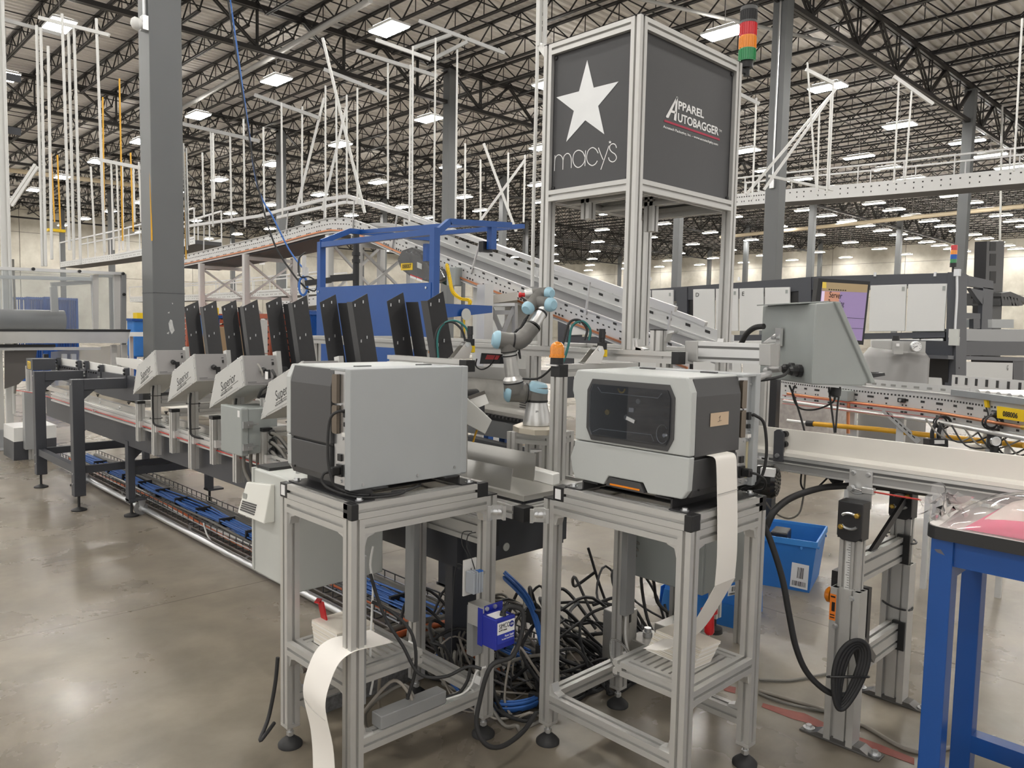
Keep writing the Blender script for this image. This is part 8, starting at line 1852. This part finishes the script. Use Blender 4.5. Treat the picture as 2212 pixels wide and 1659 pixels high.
c_ = px(700,1320,D=2.75); t = thing('red_bracket', 'red bent bracket standing on the left stand shelf behind the paper stack', 'bracket', (c_.x, c_.y, zs))
MB().bar((c_.x+0.02, c_.y, zs), c_+UP*0.035-RX*0.012, 0.035, 0.006).build('bracket_blade', RED, t); MB().bar(c_+UP*0.035-RX*0.012, c_+UP*0.038-RX*0.03, 0.035, 0.006).build('bracket_lip', RED, t)
# ---------------------------------------------------------------- power supply, terminals and cable ducts on the stands
PSU = thing('power_supply', 'blue static power supply box with white label on the right leg of the left stand', 'power supply', (1.9, 2.0, 0.55))
k_ = px(1072, 1340, D=2.60); bx, by = k_.x, k_.y; z1, z0 = px(1072,1341,D=2.6).z, px(1072,1409,D=2.6).z
x1_ = px(1113,1335,Y=by).x; y1q = px(1038,1325,X=bx).y
PB = mat('psu_blue', (0.018,0.030,0.32), 0.35, noise=0.06)
MB().box(bx, x1_, by, y1q, z0, z1).build('psu_case', PB, PSU, bevel=0.003)
MB().box(bx-0.002+0.0, bx+0.001, y1q-0.012, y1q+0.012, z0-0.005, z1+0.02).build('mount_flange', PB, PSU); MB().box(bx+0.02, x1_+0.015, y1q, y1q+0.004, z1-0.02, z1+0.022).build('mount_flange', PB, PSU)
MB().box(x1_-0.03, x1_+0.03, y1q, 2.06, z0+0.02, z1-0.01).build('mount_spacer', ALU, PSU)
lb = MB().box(bx+0.006, x1_-0.004, by-0.0012, by, z0+(z1-z0)*0.50, z1-0.012).build('maker_label', WVIN, PSU, 'white label with blue lettering')
wl = x1_-bx
MB().box(bx+0.006, x1_-0.004, by-0.0012, by, z0+0.02, z0+(z1-z0)*0.50).build('lower_label', mat('psu_label_blue', (0.03,0.05,0.42),0.4), PSU)
IB = mat('label_navy', (0.02,0.03,0.25),0.5)
fitw(text('SIMCO', 0.024, (bx+0.012, by-0.0016, z0+(z1-z0)*0.68), (1,0,0), (0,0,1), INK, lb), wl*0.56)
cq = Vector((bx+wl*0.80, by-0.0014, z0+(z1-z0)*0.74)); MB().cyl(cq, cq+Vector((0,-0.0006,0)), 0.011, None, 20).build('round_logo', IB, lb); fitw(text('iON', 0.010, cq+Vector((-0.007,-0.0008,-0.003)), (1,0,0), (0,0,1), WVIN, lb), 0.014)
fitw(text('An ITW Company', 0.008, (bx+0.012, by-0.0016, z0+(z1-z0)*0.60), (1,0,0), (0,0,1), INK, lb), wl*0.42); fitw(text('Power Supply', 0.011, (bx+wl*0.45, by-0.0016, z0+(z1-z0)*0.37), (1,0,0), (0,0,1), WVIN, PSU), wl*0.46); fitw(text('For Static Control Devices', 0.007, (bx+wl*0.30, by-0.0016, z0+(z1-z0)*0.29), (1,0,0), (0,0,1), WVIN, PSU), wl*0.62)
MB().box(bx+0.01, x1_-0.02, by+0.012, y1q-0.02, z1, z1+0.001).build('top_label', WVIN, PSU)
gp = Vector((bx+wl*0.55, by+0.02, z1)); MB().lathe(gp, gp+Vector((0,0,0.014)), [(0,0.012),(1,0.009)], 14).build('cable_grommet', BLACK, PSU, smooth=40)
for fx in (0.15, 0.85): MB().cyl((bx+0.02+wl*fx*0.6, y1q+0.0, z1+0.012), (bx+0.02+wl*fx*0.6, y1q-0.005, z1+0.012), 0.008, None, 12).build('flange_bolt', ZINC, PSU, smooth=40)
o = MB().tube([gp+Vector((0,0,0.012)), gp+Vector((0.02,-0.01,0.03)), gp+Vector((0.06,-0.035,0.01)), gp+Vector((0.055,-0.04,-0.06)), gp+Vector((0.02,-0.03,-0.14)), px(1060,1440,D=2.62), px(1035,1520,D=2.62), px(1030,1570,D=2.62), px(1050,1608,D=2.62), px(1085,1612,D=2.66), px(1130,1580,D=2.75), px(1158,1540,D=2.85)], 0.0085, 8, 6).build('power_cable', RUBBER, None, smooth=60); tag(o, 'thick black cable looping from the blue power supply to the floor', 'cable')
TB = thing('terminal_block', 'clear grey terminal block with blue markers on the right leg of the left stand', 'terminal block', (1.88, 2.1, 0.7))
c_ = px(1026,1256,D=2.74); TBM = mat('terminal_grey', (0.36,0.39,0.43),0.3)
for k in range(4): MB().obox(c_+Vector((0.012*k-0.02,0,0)), (1,0,0), (0,1,0), (0,0,1), 0.010, 0.045, 0.075).build('terminal', TBM, TB, bevel=0.002); MB().obox(c_+Vector((0.012*k-0.02,-0.012,0.039)), (1,0,0), (0,1,0), (0,0,1), 0.008, 0.018, 0.006).build('terminal_marker', BLUECAB if k > 1 else TBM, TB)
MB().obox(c_+Vector((0.0,0.030,0.01)), (1,0,0), (0,1,0), (0,0,1), 0.06, 0.006, 0.13).build('terminal_plate', WFR, TB); MB().bar(c_+Vector((0.0,0.03,0)), (1.91, 2.075, c_.z), 0.012).build('terminal_rail', ZINC, TB)
for k, p_ in enumerate(([(1018,1232),(1010,1200),(998,1175),(1000,1150),(1020,1148)], [(1026,1230),(1018,1205),(1008,1180),(1012,1155),(1028,1150)], [(1014,1236),(1000,1222),(985,1225),(978,1300),(975,1420)])):
    o = MB().tube([px(x, y, D=2.76) for x, y in p_], 0.002, 6, 5).build('thin_wire', RUBBER, None, smooth=60); tag(o, ('thin black wire arching up from the terminal block, outer one','thin black wire arching up from the terminal block, inner one','thin black wire falling from the terminal block to the floor')[k], 'wire')
DUCT = mat('duct_grey', (0.27,0.275,0.275),0.5)
def duct(name, x0, x1, y0, y1, z0, z1, lab):
    o = MB().box(x0, x1, y0, y1, z0, z1).build(name, DUCT, None, bevel=0.003); tag(o, lab, 'cable duct'); return o
duct('cable_duct', 1.352, 1.372, 2.075, 2.135, 0.30, 0.80, 'grey vertical cable duct on the front leg of the left stand'); duct('cable_duct', 1.842, 1.872, 2.45, 2.51, 0.34, 0.86, 'long grey vertical cable duct on the rear leg of the left stand')
duct('cable_duct', 1.825, 1.874, 2.065, 2.10, 0.33, 0.52, 'short open grey duct beside the blue power supply')
d_ = duct('cable_duct', 1.42, 1.70, 2.06, 2.115, 0.199, 0.245, 'grey duct lying on the bottom rail of the left stand')
q = px(1322, 1250, D=2.98); duct('cable_duct', 2.43-0.005, 2.485+0.0, 1.825, 1.855, 0.40, 0.86, 'tall grey cable duct on the rear leg of the windowed printer stand')
for k in range(3):
    o = MB().tube([(2.45, 1.84+0.008*k, 0.41), (2.452, 1.84+0.008*k, 0.30), (2.44, 1.80, 0.22), (2.36, 1.72, 0.205), (2.30, 1.78, 0.26), (2.36, 1.84, 0.32), (2.43, 1.82, 0.27), (2.40, 1.76, 0.21), (2.33, 1.80, 0.20)], 0.005, 7, 6).build('loop_cable', (WHCAB, GREYCAB, RUBBER)[k], None, smooth=60); tag(o, ('white','grey','black')[k]+' cable tied in a loop inside the windowed printer stand', 'cable')
# cables from the printers
def cab(name, pts, r, m, lab, cat='cable', sub=6): o = MB().tube(pts, r, 8, sub).build(name, m, None, smooth=60); return tag(o, lab, cat)
XW = 1.81-0.469
cab('printer_cable', [(XW-0.004, 2.525-0.374, 1.262), (XW-0.028, 2.525-0.368, 1.265), (XW-0.05, 2.525-0.352, 1.235), (XW-0.055, 2.525-0.350, 1.12), (XW-0.05, 2.16, 1.05), (XW-0.035, 2.15, 1.018), (1.36, 2.11, 0.995), (1.45, 2.085, 0.989), (1.50, 2.075, 0.990), (1.55, 2.085, 0.992), (1.62, 2.12, 0.992)], 0.0048, RUBBER, 'black cable arching from the rear socket of the left printer to the stand top')
cab('printer_power_cord', [(XW-0.045, 2.525-0.342, 1.066), (XW-0.062, 2.525-0.335, 1.060), (XW-0.066, 2.19, 1.035), (XW-0.05, 2.16, 1.012), (1.35, 2.10, 0.990), (1.42, 2.072, 0.986), (1.49, 2.062, 0.988), (1.52, 2.078, 0.992), (1.48, 2.095, 0.99)], 0.0045, RUBBER, 'black power cable of the left printer coiled at its base')
cab('printer_cable', [(2.05+0.374, 1.80-0.469-0.02, 1.262), (2.05+0.374, 1.80-0.50, 1.262), (2.46, 1.285, 1.23), (2.475, 1.28, 1.12), (2.47, 1.30, 1.03), (2.46, 1.36, 0.99)], 0.0055, RUBBER, 'black cable bending down from the rear of the windowed printer')
cab('printer_power_cord', [(2.05+0.342, 1.80-0.485-0.02, 1.068), (2.05+0.35, 1.27, 1.065), (2.44, 1.262, 1.04), (2.485, 1.29, 1.0), (2.49, 1.33, 0.985)], 0.0045, RUBBER, 'black power cable of the windowed printer falling behind the stand corner')
cab('floor_cable', [px(600,1420,D=2.72), px(594,1480,D=2.72), px(580,1550,D=2.72), px(562,1598,D=2.66), px(575,1585,D=2.68), px(592,1562,D=2.74)], 0.007, RUBBER, 'black cable hanging outside the left leg of the left stand')
for k, (pts, c_, lab) in enumerate((([(800,1240),(815,1290),(835,1340),(870,1395),(905,1455),(960,1462),(1010,1440),(1040,1445)], RUBBER, 'black cable sagging through the middle of the left stand'), ([(803,1300),(850,1325),(890,1370),(898,1440),(880,1510)], RUBBER, 'second black cable dropping through the left stand'), ([(806,1180),(800,1220),(806,1260),(803,1330),(800,1420),(806,1460),(800,1500)], WHCAB, 'white cable along the front leg of the left stand'),
        ([(790,1575),(780,1555),(800,1520),(850,1470),(885,1500),(890,1520)], mat('beige_cable', (0.34,0.31,0.27),0.6), 'beige cable loop at the foot of the left stand'), ([(795,1580),(790,1540),(830,1500),(875,1480),(900,1520)], GREYCAB, 'grey cable loop at the foot of the left stand'), ([(785,1585),(800,1580),(825,1578),(840,1568)], RUBBER, 'black cable tucked into the low duct'), ([(965,1510),(1000,1498),(1018,1480),(1030,1450),(1050,1440)], WHCAB, 'white cable rising from the low duct to the right leg'), ([(962,1505),(990,1498),(1010,1470),(1016,1440)], RUBBER, 'black cable rising from the low duct to the right leg'), ([(880,1440),(850,1400),(825,1440),(818,1500),(822,1540)], mat('taupe_cable', (0.25,0.22,0.18),0.6), 'taupe cable curving down inside the left stand'))):
    cab('stand_cable', [px(x, y, D=2.62+0.02*k) for x, y in pts], 0.006 if c_ is not WHCAB else 0.004, c_, lab)
# tangle on the floor between and behind the stands
random.seed(17)
def tangle(name, n, x0, x1, y0, y1, zmax, r, m, lab, seed):
    random.seed(seed); mb = MB()
    for k in range(n):
        cx_, cy_ = random.uniform(x0, x1), random.uniform(y0, y1); a = random.uniform(0, 6); R0 = random.uniform(0.10, 0.28); pts = []
        for i in range(random.randint(6, 11)):
            a += random.uniform(0.5, 1.1); rr_ = R0*random.uniform(0.6, 1.25)
            pts.append((min(max(cx_+rr_*math.cos(a), x0), x1), min(max(cy_+rr_*math.sin(a), y0), y1), max(r, random.uniform(0.0, zmax)*(0.5+0.5*math.sin(a)))))
        mb.tube(pts, r*random.uniform(0.8, 1.2), 6, 5)
    o = mb.build(name, m, None, smooth=60, kind='stuff'); tag(o, lab, 'cables', None, 'stuff')
tangle('cable_tangle', 22, 2.02, 2.75, 2.02, 2.9, 0.30, 0.007, RUBBER, 'tangle of black cables on the floor between the two stands', 1)
tangle('grey_cable_tangle', 18, 2.0, 2.75, 2.0, 2.9, 0.26, 0.007, GREYCAB, 'tangle of grey cables on the floor between the two stands', 2)
tangle('pale_cable_tangle', 7, 1.95, 2.6, 2.02, 2.7, 0.24, 0.005, mat('beige_cable', (0.34,0.31,0.27),0.6), 'beige cable loops in the tangle between the two stands', 3)
tangle('rear_cable_tangle', 14, 2.5, 3.3, 1.95, 2.8, 0.34, 0.008, RUBBER, 'black cables on the floor behind the windowed printer stand', 4)
mb = MB(); random.seed(9)
for k in range(16): 
    ox, oz = random.uniform(-.022,.022), random.uniform(-.02,.02); mb.tube([Vector(p)+Vector((ox, ox*0.5, oz)) for p in ((2.05,2.55,0.10),(2.02,2.30,0.035),(2.10,2.12,0.03),(2.28,2.10,0.05),(2.36,2.22,0.20),(2.40,2.34,0.33),(2.5,2.6,0.36))], 0.006, 5, 5)
o = mb.build('blue_cable_bundle', BLUECAB, None, smooth=60, kind='stuff'); tag(o, 'blue cable bundle looping over the floor between the stands', 'cables', None, 'stuff')
for k, p in enumerate(((2.05,2.19,0.03),(2.20,2.09,0.03),(2.34,2.19,0.16),(2.38,2.29,0.28))): 
    c_ = Vector(p); o = MB().obox(c_, (1,0.4,0.2), (-0.4,1,0), (0,0,1), 0.018, 0.065, 0.060).build('cable_strap', RUBBER, None); tag(o, ('black strap on the lowest bend of the blue cable bundle','black strap at the front of the blue cable bundle','black strap halfway up the blue cable bundle','black strap near the top of the blue cable bundle')[k], 'strap')
LF_ = MB().box(2.13, 2.30, 2.55, 2.60, 0.0, 0.56).build('conveyor_leg_plate', CHD, FC)
MB().box(2.02, 2.04, 2.32, 2.36, 0.565, 0.80).build('corner_plate', CHD, FC); 
for z in (0.60, 0.72): MB().lathe((2.15, 2.35, z), (2.15, 2.335, z), [(0,0.012),(1,0.009)], 12).build('end_bolt', ENCL, FC, smooth=40)
MB().cyl((2.26,2.35,0.60), (2.26,2.346,0.60), 0.018, None, 16).build('end_hole', ENCLW, FC)
MAT_ = mat('mesh_mat', (0.16,0.16,0.16),0.6,noise=0.9,nscale=60)
o = MB().box(1.50, 2.10, 2.62, 2.74, 0.0, 0.06).build('perforated_tray', MAT_, None); tag(o, 'grey perforated cable tray section on the floor behind the left stand', 'cable tray')
o = MB().box(1.62, 2.45, 2.80, 2.92, 0.0, 0.05).build('perforated_tray', MAT_, None); tag(o, 'second perforated tray section farther under the machine', 'cable tray')
for k, (y, z) in enumerate(((2.70,0.09),(2.76,0.10),(2.83,0.10))): cab('tray_hose', [(1.55,y,z),(1.85,y+0.03,z+0.03),(2.15,y+0.02,z+0.04),(2.6,y+0.0,z)], 0.016, (GREYCAB, MATS['orange_cable_jacket'], GREYCAB)[k], ('grey hose over the perforated tray, front one','orange hose over the perforated tray','grey hose over the perforated tray, rear one')[k], 'hose')
# small machine boxes on the floor behind the windowed printer stand
VT = thing('valve_box', 'small galvanised electrical boxes on the floor inside the windowed printer stand', 'box', (2.75, 1.95, 0))
for (x, y, w, d, h_) in ((2.70,2.06,0.12,0.10,0.30),(2.80,1.98,0.16,0.12,0.17),(2.95,1.92,0.20,0.12,0.22)): MB().box(x-w/2, x+w/2, y-d/2, y+d/2, 0, h_).build('box_case', GALV, VT, bevel=0.004); MB().lathe((x,y,h_), (x,y,h_+0.04), [(0,0.022),(0.5,0.022),(0.55,0.016),(1,0.016)], 12).build('conduit_fitting', ZINC, VT, smooth=40)
EN2 = thing('drive_enclosure', 'grey enclosure hanging under the machine behind the windowed printer', 'enclosure', (2.9, 1.6, 0.4)); a = px(1400,1165,D=3.3)
MB().box(2.62, 2.98, 1.60, 1.94, 0.50, 0.82).build('enclosure_case', ENCL, EN2, bevel=0.006); MB().box(2.63, 2.97, 1.595, 1.60, 0.51, 0.81).build('enclosure_door', ENCL, EN2); MB().box(2.66, 2.95, 1.80, 1.84, 0.82, 0.835).build('enclosure_hanger', ALU, EN2)
for k in range(3): cab('hanging_loop', [(2.60, 2.0+0.01*k, 0.78), (2.56+0.02*k, 1.96, 0.70-0.03*k), (2.66, 1.90, 0.63-0.03*k), (2.78, 1.93, 0.68), (2.80, 2.0, 0.78)], 0.006, GREYCAB, ('upper','middle','lower')[k]+' grey cable loop hanging under the machine behind the windowed printer stand')
cab('sensor_plug_cable', [(2.58, 1.95, 0.82), (2.575, 1.94, 0.60), (2.57, 1.93, 0.45)], 0.005, GREYCAB, 'grey cable with a black plug hanging inside the windowed printer stand'); o = MB().lathe((2.57,1.93,0.46), (2.565,1.925,0.28), [(0,0.008),(0.2,0.018),(0.55,0.018),(0.56,0.022),(0.8,0.022),(0.81,0.014),(1,0.012)], 14).build('round_plug', BLACK, None, smooth=40); tag(o, 'black round plug with silver ring hanging inside the windowed printer stand', 'plug')
